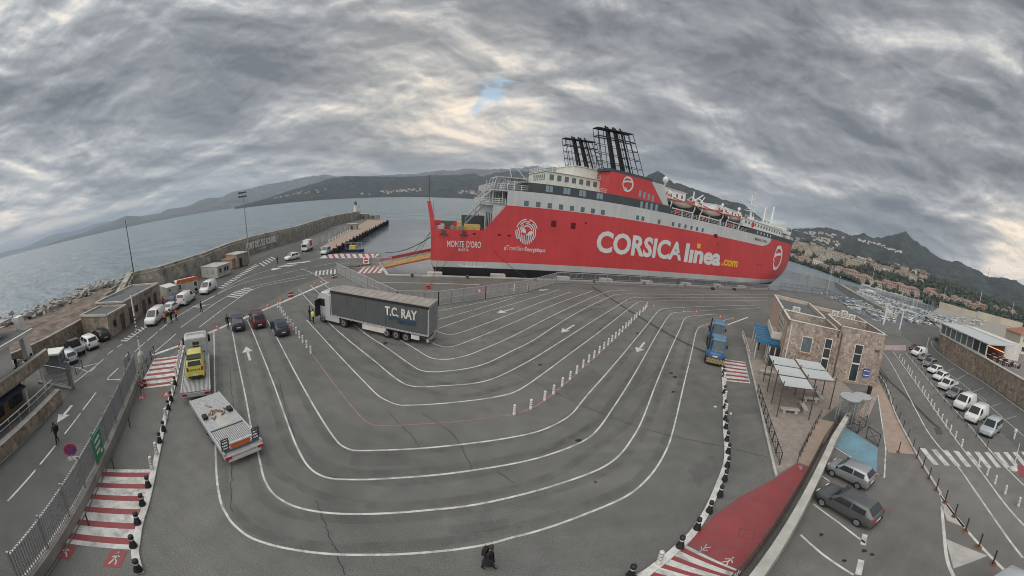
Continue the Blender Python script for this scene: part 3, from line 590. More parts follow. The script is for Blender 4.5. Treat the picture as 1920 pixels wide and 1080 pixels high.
# ================================================================== the ferry
mat('ship_dark', (0.06, 0.072, 0.08), 0.5, 0.12, 0.4)
mat('ship_black', (0.012, 0.013, 0.016), 0.5, 0.2, .5); mat('ship_cream', (0.64, 0.63, 0.56), 0.5, 0.08, 0.6); mat('deck_green', (0.07, 0.12, 0.09), 0.8, 0.2, 1)
mat('ship_letter', (0.60, 0.62, 0.62), 0.45, 0.05, 0.5); mat('ship_yellow', (0.72, 0.42, 0.03), 0.5, 0.05, 1); mat('boat_orange', (0.34, 0.06, 0.045), 0.6, 0.15, 1.2); mat('ship_window', (0.10, 0.14, 0.15), 0.1, 0, spec=0.6); mat('ship_window_light', (0.22, 0.30, 0.35), 0.12, 0, spec=0.6)
mat('stack_black', (0.018, 0.02, 0.022), 0.6, 0.2, 1); mat('hatch_red', (0.10, 0.006, 0.01), 0.6, 0.1, 1)
def hull_paint(name, rgb, dirt):
    nt, N, b = nodes_of(name); src = N.new('ShaderNodeTexCoord').outputs['Object']
    st = nnoise(nt, src, 1.1, 6, 0.65, 0.2, (1, 1, 0.05)); bl = nnoise(nt, src, 0.12, 4, 0.6); fn = nnoise(nt, src, 0.6, 6, 0.7, 0.5, (1, 1, .35))
    c = nmix(nt, 1.0, rgb, nramp(nt, st, [(0.30, (0.91, 0.91, 0.91)), (0.62, (1.04, 1.04, 1.04))]), 'MULTIPLY')
    c = nmix(nt, 1.0, c, nramp(nt, bl, [(0.3, (0.88, 0.88, 0.88)), (0.7, (1.08, 1.08, 1.08))]), 'MULTIPLY')
    c = nmix(nt, nmath(nt, 'MULTIPLY', nramp(nt, fn, [(0.66, (0, 0, 0)), (0.78, (1, 1, 1))]), 0.35), c, dirt)
    nt.links.new(c, b.inputs['Base Color']); b.inputs['Roughness'].default_value = 0.42; b.inputs['Coat Weight'].default_value = 0.1
    br = N.new('ShaderNodeTexBrick'); mp = N.new('ShaderNodeMapping'); mp.inputs['Rotation'].default_value = (rad(90), 0, 0); nt.links.new(src, mp.inputs[0]); nt.links.new(mp.outputs[0], br.inputs['Vector'])
    br.inputs['Scale'].default_value = 0.12; br.inputs['Mortar Size'].default_value = 0.004; br.inputs['Brick Width'].default_value = 1.0; br.inputs['Row Height'].default_value = 0.3
    dn = nnoise(nt, src, 0.5, 2, 0.5); bp = N.new('ShaderNodeBump'); bp.inputs['Strength'].default_value = 0.35; bp.inputs['Distance'].default_value = 0.05
    nt.links.new(nmath(nt, 'ADD', nmath(nt, 'MULTIPLY', br.outputs['Fac'], -0.4), nmath(nt, 'MULTIPLY', dn, 1.2)), bp.inputs['Height']); nt.links.new(bp.outputs[0], b.inputs['Normal'])
hull_paint('ship_red', (0.52, 0.052, 0.058), (0.22, 0.05, 0.04)); mat('ship_upper', (0.66, 0.67, 0.66), .45, .07, .5); hull_paint('ship_white', (0.50, 0.515, 0.52), (0.34, 0.28, 0.22)); hull_paint('ship_boot', (0.42, 0.43, 0.435), (0.24, 0.17, 0.11))
mat('ramp_yellow', (0.50, 0.36, 0.13), .6, .2, 1.5); mat('ramp_red', (0.28, 0.035, 0.035), .6, .2, 1.5)
SH0 = Vector((-17.0, 64.4, 0)); BEAM = 23.4
ferry = thing('ferry', 'long red and white car ferry moored along the quay, two black lattice funnels', 'ferry', SH0, rad(14))
def ship_pt(s, y, z): return SH0 + QD * s + QN * y + Vector((0, 0, z))
def flare(z): k = max(0, min(1, (z + 2) / 13)); return 1 - (1 - k) ** 2.2
def tip(z): return 131 + flare(z) * 13.5 + max(0, z - 11) * 0.08
def yn(s, z):
    k = flare(z); s0 = 80 + 29 * k; u = max(0, min(1, (s - s0) / (tip(z) - s0)))
    return BEAM / 2 * u ** (1.9 + 0.6 * k)
def zd(s): return 15.55 + 0.0108 * s              # lower edge of the dark band
def zred(s):
    if s < 10.7: return 8.15
    if s < 15.2: return 8.15 + (s - 10.7) / 4.5 * 4.8
    if s < 101: return 12.95 + (s - 15.2) * 0.0075
    if s < 108: u = (s - 101) / 7; return 13.6 + (zd(108) - 13.6) * (1 - math.sqrt(max(0, 1 - u * u)))
    return zd(s) + 0.02
def ztop(s): return zd(s) if 15.2 < s else zred(s)
SS = [0, 1, 3, 6, 9, 10.7, 11.6, 12.5, 13.4, 14.3, 15.2, 18, 22, 28, 35, 42, 50, 58, 66, 74, 80, 84, 88, 91, 94, 97, 100, 101, 102.5, 104, 105.5, 106.5, 107.3, 107.8, 108, 110, 112, 115, 118, 121, 124, 127, 130, 132, 134, 136, 138, 140, 142, 143.5, 145]
def band(name, lo, hi, m, s0=0, s1=145, rows=3, parent=None, out=0.0, zs0=None, sides=(0, 1), smooth=True):
    ss = [s for s in SS if s0 <= s <= s1]
    if ss[0] != s0: ss = [s0] + ss
    if ss[-1] != s1: ss = ss + [s1]
    g = MB()
    for side in sides:
        V = []
        for s in ss:
            a, b = lo(s), hi(s)
            for r in range(rows + 1):
                z = a + (b - a) * r / rows; x = min(s, tip(z))
                if s == 0 and zs0: x = zs0(z)
                y = yn(x, z) - out
                V.append((x, y if side == 0 else BEAM - y, z))
        n = rows + 1
        F = [(i * n + r, (i + 1) * n + r, (i + 1) * n + r + 1, i * n + r + 1) for i in range(len(ss) - 1) for r in range(rows)]
        if side: F = [f[::-1] for f in F]
        g.add(V, F)
    return g.build(name, m, parent or ferry, smooth=smooth)
stern_in = lambda z: 0.0 if z > 2.4 else (2.4 - z) * 0.5
band('hull_bottom', lambda s: -3, lambda s: 1.3, 'ship_black', zs0=stern_in)
band('boot_stripe', lambda s: 1.3, lambda s: 2.4 + 0.003 * s, 'ship_boot', zs0=stern_in)
hull = band('hull', lambda s: 2.4 + 0.003 * s, zred, 'ship_red', rows=8)
band('white_band', lambda s: zred(s) if s > 15.2 else zred(15.2), zd, 'ship_white', 15.2, 108, rows=4)
band('dark_band', lambda s: zd(s), lambda s: zd(s) + 1.75, 'ship_dark', 19.6, 57.4, rows=2)
band('dark_band', lambda s: zd(s), lambda s: zd(s) + 1.55, 'ship_dark', 91.5, 145, rows=2)
# transom, decks
g = MB(); g.add([(1.0, 0, 0), (1.0, BEAM, 0), (0, BEAM, 2.4), (0, 0, 2.4), (0, BEAM, 8.15), (0, 0, 8.15)], [(3, 2, 1, 0), (5, 4, 2, 3)]); g.build('transom', 'ship_red', ferry)
MB().box(0.02, .5, 6, 17.4, 2.6, 7.2).build('stern_door', 'ship_dark', ferry)
def decksheet(name, s0, s1, zf, m, inset=0.05):
    ss = [s0] + [s for s in SS if s0 < s < s1] + [s1]; g = MB(); V = []
    for s in ss:
        z = zf(s); x = min(s, tip(z)); y = min(yn(x, z) + inset, BEAM / 2); V += [(x, y, z), (x, BEAM - y, z)]
    g.add(V, [(2 * i, 2 * i + 2, 2 * i + 3, 2 * i + 1) for i in range(len(ss) - 1)]); return g.build(name, m, ferry)
decksheet('mooring_deck', 0.1, 16, lambda s: 7.0, 'deck_green'); decksheet('promenade_deck', 15.3, 144.5, lambda s: zd(s) - 0.05, 'deck_green')
decksheet('boat_deck', 19.7, 57.4, lambda s: zd(s) + 1.74, 'deck_green'); decksheet('bow_deck', 91.5, 144.5, lambda s: zd(s) + 1.53, 'deck_green')
# slanted aft end of the superstructure
g = MB(); g.add([(15.2, .02, 12.95), (15.2, BEAM - .02, 12.95), (19.6, BEAM - .02, 15.76), (19.6, .02, 15.76)], [(0, 1, 2, 3)]); g.build('aft_screen', 'ship_white', ferry)
MB().box(19.55, 19.7, .05, BEAM - .05, 15.7, 17.5).build('aft_bulkhead', 'ship_dark', ferry)
MB().box(12.6, 16.5, .7, BEAM - .7, 7, 12.75).build('aft_bulkhead', 'ship_white', ferry)
for k in range(4): MB().box(12.55, 12.62, 2 + k * 2.4, 2.9 + k * 2.4, 8.2, 11.2).build('aft_door', 'ship_dark', ferry)
def rail(pts, h=1.0, name='railing', m='ship_upper', parent=None, rows=3, step=1.3, r=0.035):
    g = MB(); P = [Vector(p) for p in pts]
    for a, b in zip(P, P[1:]):
        n = max(1, int((b - a).length / step))
        for k in range(n + 1):
            p = a.lerp(b, k / n); g.bar(p, p + Vector((0, 0, h)), r * 2)
        for j in range(rows): q = Vector((0, 0, h * (j + 1) / rows)); g.bar(a + q, b + q, r * 1.6)
    return g.build(name, m, parent or ferry)
# aft decks with open rails and stairs
MB().box(11.0, 19.6, 1.2, BEAM - 1.2, 12.75, 12.95).build('aft_deck', 'ship_white', ferry)
MB().box(12.2, 20, .3, BEAM - .3, 15.5, 15.72).build('aft_deck', 'ship_white', ferry)
rail([(19.6, .3, 15.72), (12.2, .3, 15.72), (12.2, BEAM - .3, 15.72)], 1.1, r=0.045); rail([(15, .6, 12.95), (11.1, 1.2, 12.95), (11.1, BEAM - 1.2, 12.95)], 1.1, r=.045)
for y in (1.0, 5, 9, 14):
    g = MB()
    for x in (12.4, 14.4, 16.4): g.bar((x, y, 12.95), (x, y, 15.5), .16); g.bar((x, y, 15.72), (x + .6, y, 17.9), .14)
    g.build('deck_post', 'ship_white', ferry)
g = MB(); g.box(13, 19.6, .4, 8, 17.95, 18.05)
for k in range(12): g.box(13 + k * .56, 13.2 + k * .56, .3, 8.1, 18.05, 18.15)
g.build('awning_frame', 'ship_white', ferry)
def stair(a, b, w, name='stairs', m='ship_white'):
    a, b = Vector(a), Vector(b); g = MB(); n = 12
    for y in (-w / 2, w / 2):
        g.bar(a + Vector((0, y, 0)), b + Vector((0, y, 0)), .14); g.bar(a + Vector((0, y, 1)), b + Vector((0, y, 1)), .07)
        for k in range(5): p = a.lerp(b, k / 4) + Vector((0, y, 0)); g.bar(p, p + Vector((0, 0, 1)), .05)
    for k in range(n): p = a.lerp(b, (k + .5) / n); g.box(p.x - .13, p.x + .13, p.y - w / 2, p.y + w / 2, p.z - .03, p.z + .03)
    return g.build(name, m, ferry)
stair((7.2, 4, 8.9), (11.4, 4, 12.9), 1.0, m='grey_metal'); stair((9.0, 2, 12.9), (12.4, 2, 15.7), .9); stair((8.2, 9, 9.2), (12, 9, 15.6), 1.0)
# mooring deck: winches, containers, bollards, davit post at the stern
rail([(0.1, .1, 8.15), (10.5, .1, 8.15)], .35, m='ship_red', rows=1, step=2.6)
for x, y, sx, sz, m in ((8.6, 3.4, 3.4, .9, 'ramp_yellow'), (9.2, 7.5, 5.0, 2.4, 'ship_dark'), (6.0, 4.4, 1.0, 1.3, 'ramp_yellow'), (3.6, 9, 3.0, 1.0, 'deck_green')):
    MB().box(x - sx / 2, x + sx / 2, y - 1, y + 1, 7.0, 7.0 + sz + 1).build('deck_container', m, ferry)
for x, y, m in ((1.8, 2, 'ship_white'), (3.2, 3, 'ramp_red'), (4.4, 2, 'grey_metal'), (2.4, 6, 'ship_white'), (4.8, 7, 'red_sign'), (6.3, 2.2, 'grey_metal')):
    g = MB(); g.cyl((x, y - .6, 8.1), (x, y + .6, 8.1), .45, n=12); g.box(x - .4, x + .4, y - .7, y - .6, 7, 8.6); g.box(x - .4, x + .4, y + .6, y + .7, 7, 8.6); g.build('winch', m, ferry)
g = MB(); g.loft([[(x - w, 1.3 - w, z), (x + w, 1.3 - w, z), (x + w, 1.3 + w, z), (x - w, 1.3 + w, z)] for x, z, w in ((0.5, 7.0, .55), (.25, 9.4, .5), (-.2, 11.4, .42), (-.55, 13.0, .36))]); g.build('stern_post', 'ship_red', ferry)
g = MB(); g.bar((-.5, 1.3, 13), (-.6, 1.3, 17.6), .13); g.bar((-.6, .9, 15.2), (-.6, 1.7, 15.2), .06); g.build('stern_aerial', 'dark_metal', ferry)
g = MB()
for k in range(9): g.bar((.55, 1.75, 9 + k * .45), (.55, 2.1, 9 + k * .45), .05)
g.bar((.62, 1.75, 8.8), (.3, 1.75, 13), .05); g.bar((.62, 2.1, 8.8), (.3, 2.1, 13), .05); g.build('ladder', 'dark_metal', ferry)
for x in (2.5, 6.7):
    g = MB(); g.box(x - .8, x + .8, -.35, .02, 7.2, 7.35); g.box(x - .35, x - .12, -.25, 0, 7.35, 8.0); g.box(x + .12, x + .35, -.25, 0, 7.35, 8.0); g.build('fairlead', 'ship_dark', ferry)
for x in (8.8, 14.0, 16.1, 102, 104): MB().box(x - .35, x + .35, -.03, .05, 7.35, 7.6).build('freeing_port', 'ship_black', ferry)
# windows and openings
def side_win(s, z, w, h, m='ship_window', name='window', out=0.04):
    o = MB().box(s - w / 2, s + w / 2, yn(s, z) - out, yn(s, z) + .1, z - h / 2, z + h / 2).build(name, m, ferry)
    return o
for k in range(8): side_win(19.3 + k * 2.57, 13.62 + k * .02, .95, .95)
for s in (47.0, 48.6, 53.8): side_win(s, 13.9, .8, .95)
for k in range(6): side_win(58.6 + k * 2.3, 14.0 + k * .02, .8, .95)
for s in (24.0, 28.0, 31.7, 36.0):
    for d in (-.42, .42): side_win(s + d, zd(s) + .95, .72, 1.15, 'ship_window_light')
for k in range(4): side_win(47.6 + k * 1.55, zd(48) + .75, .75, 1.5, 'ship_window_light')
for k in range(5): side_win(98 + k * 2.2, zd(99) + .8, .5, .7, 'ship_letter')
for s in (25.7, 30.3):
    side_win(s, 10.35, 1.5, 1.5, 'ship_red', 'hatch_frame', 0.03); side_win(s, 10.35, 1.15, 1.2, 'hatch_red', 'hatch', 0.05)
for s, z, w, h in ((33.3, 11.2, .4, .35), (76.2, 13.35, 1.6, .95), (77.8, 11.2, .3, .5), (62.4, 7.2, .5, .6)): side_win(s, z, w, h, 'hatch_red', 'hatch', 0.05)
# boarding pontoon mark at the stern waterline and hull lettering
f = Flat(); f.ribbon([(8.0, 1.55), (12.6, 1.55)], .28, 0); f.ribbon([(7.3, 1.95), (8.2, 1.45)], .25, 0); f.ribbon([(12.4, 1.45), (13.2, 1.95)], .25, 0)
for k in range(5): f.ribbon([(9 + k * .8, 1.6), (9 + k * .8, 2.3)], .16, 0)
f.put('draught_mark', 'ship_letter', (-1.5, -.03, 0.0), (1, 0, 0), (0, 0, 1), ferry)
UX, UZ = (1, 0, 0), (0, 0, 1)
text('ship_name', "MONTE", (3.3, -.05, 4.95), UX, UZ, 3.5, 1.15, 'ship_letter', ferry, 0.012); text('ship_name', "D'ORO", (7.3, -.05, 4.95), UX, UZ, 3.0, 1.2, 'ship_letter', ferry, 0.012)
text('home_port', 'BASTIA', (5.7, -.05, 4.25), UX, UZ, 2.1, .5, 'ship_letter', ferry, 0.01)
text('slogan', '#Transition', (15.2, -.05, 4.75), UX, UZ, 4.4, 0.95, 'ship_letter', ferry, -0.004)
text('slogan', '\u00c9nerg\u00e9tique', (19.75, -.05, 4.55), UX, UZ, 4.6, 1.25, 'ship_letter', ferry, 0.01)
text('company_name', 'CORSICA', (36.6, -.05, 5.55), UX, UZ, 26.9, 4.55, 'ship_letter', ferry, 0.035)
text('company_name', 'l\u0131nea', (64.6, -.05, 5.35), UX, UZ, 15.9, 4.75, 'ship_letter', ferry, 0.04)
MB().box(69.0, 70.4, -.05, .02, 9.3, 10.5).build('i_dot', 'ship_yellow', ferry)
text('company_name', '.com', (81.2, -.05, 5.6), UX, UZ, 8.6, 1.9, 'ship_yellow', ferry, 0.035)
# energy emblem: fingerprint rings and two leaves
f = Flat(); cx, cz = 19.85, 8.35
for i, (r, arcs) in enumerate(((2.35, ((20, 80), (95, 160), (172, 215))), (1.95, ((-10, 55), (75, 140), (155, 205))), (1.55, ((-15, 100), (120, 200))), (1.15, ((20, 150), (165, 195))))):
    for a, b in arcs: f.arc((cx, cz), r, a, b, .2, 10)
for k in range(9):
    x = -1.9 + k * .475; top = -.35 - .25 * math.cos(x); bot = -math.sqrt(max(.2, 2.4 ** 2 - x * x)) + .1
    f.ribbon([(cx + x * 1.08, cz + top), (cx + x * .95, cz + (top + bot) / 2), (cx + x * .8, cz + bot)], .2, 0)
for a, sgn in (((cx - .15, cz - .25), 1), ((cx + .1, cz - .55), -1)):
    L = 1.5; ang = rad(135) if sgn > 0 else rad(28); d = Vector((math.cos(ang), math.sin(ang))); n = Vector((-d.y, d.x)); P = []
    for t, w in ((0, 0), (.25, .3), (.55, .4), (.85, .22), (1, 0), (.85, -.22), (.55, -.4), (.25, -.3)): p = Vector(a) + d * L * t + n * w; P.append(tuple(p))
    f.sheet(P, 0)
f.ribbon([(cx, cz - 1.4), (cx, cz - .3)], .2, 0)
f.put('energy_emblem', 'ship_letter', (0, -.05, 0), UX, UZ, ferry)
text('ship_name', "MONTE", (97.0, yn(97, 15) - .06, 14.85), (1, yn(104, 15) / 8, 0), UZ, 4.0, .8, 'hatch_red', ferry, 0.012); text('ship_name', "D'ORO", (101.8, yn(102, 15) - .06, 14.9), (1, yn(104, 15) / 8, 0), UZ, 3.4, .8, 'hatch_red', ferry, 0.012)
# bow emblem wraps on the flare: laid point by point on the hull
f = Flat(); rr = 3.9
f.arc((0, 0), rr * .8, -120, 125, .95, 22); f.ribbon([(-2.7, .3), (-.6, 1.0), (2.6, 1.3)], .8, 0); f.ribbon([(-2.4, .6), (-2.0, 2.2), (-1.0, 3.0)], .55, 0); f.ribbon([(-2.3, .3), (-2.9, -.7), (-2.1, -1.0), (-2.3, -2.0), (-1.4, -2.6)], .5, 0)
f.v = [(115.5 + v[0] * 1.15, yn(115.5 + v[0] * 1.15, 10.8 + v[1] * 1.25) - .06, 10.8 + v[1] * 1.25) for v in f.v]
f.build('emblem', 'ship_letter', ferry)
# ---- funnel casing (near and far side), lattice uptakes
for side in (0, 1):
    y0, y1 = (0.02, 6.2) if side == 0 else (BEAM - 6.2, BEAM - .02)
    g = MB(); zb = zd(45) + 1.75
    prof = [(37.9, zb), (55.2, zb), (54.0, zb + .1), (49.3, 22.4), (38.1, 22.3)]
    P0 = [(x, y0, z) for x, z in ((37.9, zb - .3), (54.4, zb - .3), (49.3, 22.4), (38.1, 22.3))]; P1 = [(x, y1, z) for x, _, z in P0]
    g.add(P0 + P1, [(0, 1, 2, 3), (7, 6, 5, 4), (0, 4, 5, 1), (1, 5, 6, 2), (2, 6, 7, 3), (3, 7, 4, 0)])
    fun = g.build('funnel_casing', 'ship_red', ferry)
    MB().loft([[(37.6, y0 - .02, z), (x1, y0 - .02, z), (x1, y1, z), (37.6, y1, z)] for x1, z in ((49.9, 22.32), (49.7, 22.9))]).build('casing_rim', 'ship_dark', fun)
    g = MB(); b = [(36.2, 22.6), (48.2, 22.6)]; t = [(33.9, 30.8), (43.1, 31.4)]
    ya, yb = (1.2, 3.4) if side == 0 else (BEAM - 3.4, BEAM - 1.2)
    def fp(u, v, y): return (lerp(lerp(b[0][0], b[1][0], u), lerp(t[0][0], t[1][0], u), v), y, lerp(lerp(b[0][1], b[1][1], u), lerp(t[0][1], t[1][1], u), v))
    for y in (ya, yb):
        for u in (0, .14, .72, .86, 1): g.bar(fp(u, 0, y), fp(u, 1, y), .11)
        for v in (0.02, .2, .4, .6, .8, 1): g.bar(fp(0, v, y), fp(1, v, y), .09 if v < .8 else .2)
    for u in (0, .33, .66, 1):
        for v in (.2, .4, .6, .8, 1): g.bar(fp(u, v, ya), fp(u, v, yb), .12)
    for v in (1,):
        g.add([fp(0, v, ya), fp(1, v, ya), fp(1, v, yb), fp(0, v, yb)], [(0, 1, 2, 3)])
    g.build('funnel_lattice', 'stack_black', fun)
    for k, (u, y, r) in enumerate(((.27, ya + .6, .28), (.38, yb - .7, .33), (.49, ya + .7, .27), (.60, yb - .6, .33), (.69, ya + .6, .22))):
        g = MB(); g.cyl(fp(u, -.05, y), fp(u, 1.03, y), r, n=10); g.cyl(fp(u, 1.03, y), fp(u - .02, 1.08, y), r * .8, n=10); g.build('exhaust_pipe', 'stack_black', fun)
    if side == 0:
        moor_logo((42.8, y0 - .04, 20.45), UX, UZ, 1.62, fun, 'ship_letter')
        for k in range(4): MB().box(46.4 + k * 1.35, 47.0 + k * 1.35, y0 - .05, y0, 18.35 - .12 * k, 19.75 - .14 * k).build('window', 'ship_window_light', fun)
        MB().loft([[(54.2, .1, 17.9), (56.2, .1, 17.9), (56.2, 6, 17.9), (54.2, 6, 17.9)], [(49.6, .1, 22.3), (53.8, .1, 22.3), (53.8, 6, 22.3), (49.6, 6, 22.3)]]).build('casing_fairing', 'ship_white', fun)
# ---- deckhouses
def house(name, s0, s1, y0, y1, z0, z1, m='ship_cream', wins=None, roof='ship_upper'):
    r = MB().box(s0, s1, y0, y1, z0, z1).build(name, m, ferry)
    MB().box(s0 - .25, s1 + .25, y0 - .25, y1 + .25, z1, z1 + .12).build('roof_deck', roof, r)
    if wins:
        n, w, h, zz = wins
        for k in range(n):
            s = s0 + (k + .7) * (s1 - s0) / (n + .4); MB().box(s - w / 2, s + w / 2, y0 - .03, y0 + .05, zz - h / 2, zz + h / 2).build('window', 'ship_window', r)
    return r
dh = house('deckhouse', 24.6, 38, 4.5, BEAM - 4.5, 17.4, 20.4, wins=(7, 1.0, 1.2, 19.3))
for k in range(6): MB().box(24.55, 24.65, 5.4 + k * 1.6, 6.3 + k * 1.6, 18.7, 19.9).build('window', 'ship_window', dh)
rail([(38, 4.6, 20.5), (24.6, 4.6, 20.5), (24.6, BEAM - 5, 20.5)], 1.0); rail([(37.5, .2, 17.5), (19.9, .2, 17.5), (19.9, BEAM - .3, 17.5)], 1.0, step=1.6)
house('deckhouse', 31.5, 37.8, 6, BEAM - 6, 20.5, 22.6); house('deckhouse', 57.5, 66, 5, BEAM - 5, 19.6, 22.4, 'ship_upper', (4, .6, .9, 21.2))
house('deckhouse', 56.5, 91, 3.4, BEAM - 3.4, zd(70) - .1, 19.7, 'ship_dark', None, 'ship_upper')
house('deckhouse', 80, 93, 5, BEAM - 5, 19.75, 22.0, 'ship_upper', (7, .6, .9, 21.0)); house('deckhouse', 91.5, 120, 2.2, BEAM - 2.2, zd(100) + 1.5, 20.6, 'ship_upper', (14, .8, .9, 19.6))
wh = house('wheelhouse', 112, 127, 2.8, BEAM - 2.8, zd(118) + 1.5, 21.3, 'ship_cream', (9, 1.0, .9, 20.2)); house('bridge_wing', 119, 123, .4, BEAM - .4, 20.0, 22.4, 'ship_upper', (3, 1, .9, 21.6))
rail([(120, .3, 20.8), (92, 2.3, 20.8)], 1.0); rail([(128, 3.2, 18.7), (140, 8, 18.9)], 1.0)
# promenade: posts, rails, life-raft canisters
rail([(57.6, .25, zd(58)), (91.3, .25, zd(91))], 1.05)
for s in (59.8, 69.8, 82.5, 93.5): MB().cyl((s - .7, .8, 17.2), (s + .7, .8, 17.2), .62, n=10).build('raft_canister', 'red_sign', ferry)
for s in (62, 66, 73, 78, 85, 88): g = MB(); g.cyl((s, 1.0, zd(s)), (s, 1.0, zd(s) + 1.75), .22, n=6); g.build('deck_locker', 'ship_upper', ferry)
# lifeboats on davits
def lifeboat(s0, s1, zb, zt, label):
    L = s1 - s0; r = MB(); W = 1.5; yc = 0.9; rings = []
    for k in range(11):
        t = k / 10; w = W * (1 - abs(2 * t - 1) ** 3.2) * .98 + .05; sh = (abs(2 * t - 1) ** 2) * .35; h = zt - zb
        rings.append([(s0 + L * t, yc + w * math.sin(a) , zb + h * (.52 + sh) - h * .5 * math.cos(a) * (1 - .25 * abs(2 * t - 1)) if math.cos(a) > 0 else zb + h * (.52 + sh)) for a in [rad(x) for x in (-90, -60, -30, 0, 30, 60, 90)]])
    r.loft(rings, closed=False); hullb = r.build('lifeboat', 'ship_cream', ferry, smooth=True)
    c = MB(); rings = []
    for k in range(9):
        t = .04 + .92 * k / 8; w = W * (1 - abs(2 * t - 1) ** 3.2) * .98; sh = (abs(2 * t - 1) ** 2) * .35; h = zt - zb
        rings.append([(s0 + L * t, yc + w * math.cos(a), zb + h * (.52 + sh) + h * .2 * math.sin(a)) for a in [rad(x) for x in (0, 35, 70, 110, 145, 180)]])
    c.loft(rings, closed=False); c.build('boat_cover', 'boat_orange', hullb, smooth=True)
    MB().box(s0 + .3, s1 - .3, yc - W * 1.0, yc + W, zb + (zt - zb) * .50, zb + (zt - zb) * .58).build('rubbing_strake', 'boat_orange', hullb)
for a, b, zb, zt in ((55.8, 66.2, 18.1, 20.7), (67.3, 78.5, 18.0, 20.8), (79.4, 87.8, 18.6, 20.7)):
    lifeboat(a, b, zb, zt, '')
    for s in (a + .9, b - .9):
        g = MB(); g.tube([(s, .35, zd(s)), (s, .2, zd(s) + 1.4), (s, -.3, zd(s) + 2.3), (s, -.2, zt + .1), (s, 1.6, zt + .9), (s, 3.2, zt)], .17); g.tube([(s, .9, zt - .3), (s, .9, zt + .6)], .05); g.build('davit', 'ship_upper', ferry)
    MB().box(a + .9, b - .9, .2, .5, zb - .55, zb - .3).build('davit_beam', 'ship_upper', ferry)
# masts, radars, cranes, bow gear
g = MB(); g.cyl((108.5, 11.7, 20.6), (106.5, 11.7, 30.2), .55, .22, n=8)
for z, w in ((24.5, 2.6), (26.5, 2.0), (28, 1.4)): g.box(107.2 - w / 3, 107.6 + w / 3, 11.7 - w, 11.7 + w, z, z + .1); g.bar((107.4, 11.7 - w, z + .8), (107.4, 11.7 + w, z + .8), .08)
for dy in (-1.2, 1.2): g.bar((110, 11.7 + dy, 20.6), (107, 11.7, 27), .16); g.bar((106.8, 11.7 + dy, 28), (106.8, 11.7 + dy, 31.5), .07)
g.build('main_mast', 'ship_upper', ferry)
g = MB(); g.box(108.3, 111.8, 11.2, 11.5, 26.7, 27.0); g.box(105.8, 109, 11.2, 11.5, 25.2, 25.4); g.build('radar_scanner', 'ship_upper', ferry)
for s, y, h, r in ((119.5, 9, 29.0, .55), (121, 14, 28.4, .5)): MB().cyl((s, y, 20.5), (s, y, h), r, r * .7, n=8).build('ventilator_post', 'ship_upper', ferry)
for s, y, z, r in ((58.6, 6, 24.1, .85), (94, 7, 22.9, .6), (86, 8, 22.6, .45)):
    g = MB(); g.cyl((s, y, z - 2), (s, y, z), .15, n=6); g.lathe([(r * math.cos(rad(a)) + .001, r * math.sin(rad(a)) + .3) for a in (-70, -35, 0, 35, 65, 88)], (s, y, z), 12); g.build('satellite_dome', 'ship_upper', ferry, smooth=True)
g = MB(); g.bar((71, 7, 19.7), (71, 7, 23.8), .3); g.bar((71, 7, 21), (75, 7, 23.6), .24); g.bar((72.5, 6, 19.7), (74.8, 6, 23), .18); g.build('deck_crane', 'ship_upper', ferry)
g = MB(); g.bar((109, 5, 19.2), (113, 4, 21.6), .26); g.build('deck_crane', 'ship_upper', ferry)
MB().cyl((97.2, 2.1, 19.4), (97.2, 2.0, 19.4), .8, n=14).build('life_ring_panel', 'red_sign', ferry)
g = MB(); g.bar((17.5, 6, 17.5), (16.0, 6, 21.6), .12); g.bar((20, 3.8, 18), (16.5, 3.8, 21.3), .1); g.build('derrick', 'ship_upper', ferry)
for k in range(8):
    MB().cyl((95 + k * 4, 3.0 + (k % 3), 20.7), (95 + k * 4, 3.0 + (k % 3), 21.4 + (k % 2) * .5), .3, .42, n=8).build('ventilator', 'ship_upper', ferry)
for k in range(4): MB().box(131 + k * 2.6, 132 + k * 2.6, 8 + k * .6, 9.6 + k * .5, zd(134) + 1.5, zd(134) + 2.4).build('windlass', 'ship_upper', ferry)
# stern ramp lowered to the linkspan
g = MB(); a0, a1 = at(719, 498.5, .3) - SH0, at(712, 490.5, .3) - SH0; rot = Matrix.Rotation(-rad(14), 3, 'Z'); a0, a1 = rot @ a0, rot @ a1
b0, b1 = Vector((0.2, 2.4, 2.9)), Vector((.2, 8.6, 2.9))
MB().add([a0, a1, b1, b0, a0 + Vector((0, 0, -.25)), a1 + Vector((0, 0, -.25)), b1 + Vector((0, 0, -.5)), b0 + Vector((0, 0, -.5))], [(0, 3, 2, 1), (4, 5, 6, 7), (0, 4, 7, 3), (1, 2, 6, 5)]).build('stern_ramp', 'concrete_dark', ferry)
def beam3(a, b, w, z0, z1, m, name, parent):
    a, b = Vector(a), Vector(b); d = (b - a).normalized(); n = Vector((-d.y, d.x, 0)).normalized() * w / 2
    V = [p + q + Vector((0, 0, z)) for p in (a, b) for z in (z0, z1) for q in (-n, n)]
    return MB().add(V, [(0, 1, 3, 2), (4, 6, 7, 5), (0, 4, 5, 1), (2, 3, 7, 6), (0, 2, 6, 4), (1, 5, 7, 3)]).build(name, m, parent)
beam3(a0, b0, .4, -.3, .40, 'ramp_yellow', 'ramp_girder', ferry); beam3(a0 + Vector((0, -.3, 0)), b0 + Vector((0, -.3, 0)), .2, -.55, -.3, 'boat_orange', 'ramp_girder', ferry); beam3(a1, b1, .4, -.1, .55, 'ramp_red', 'ramp_girder', ferry)
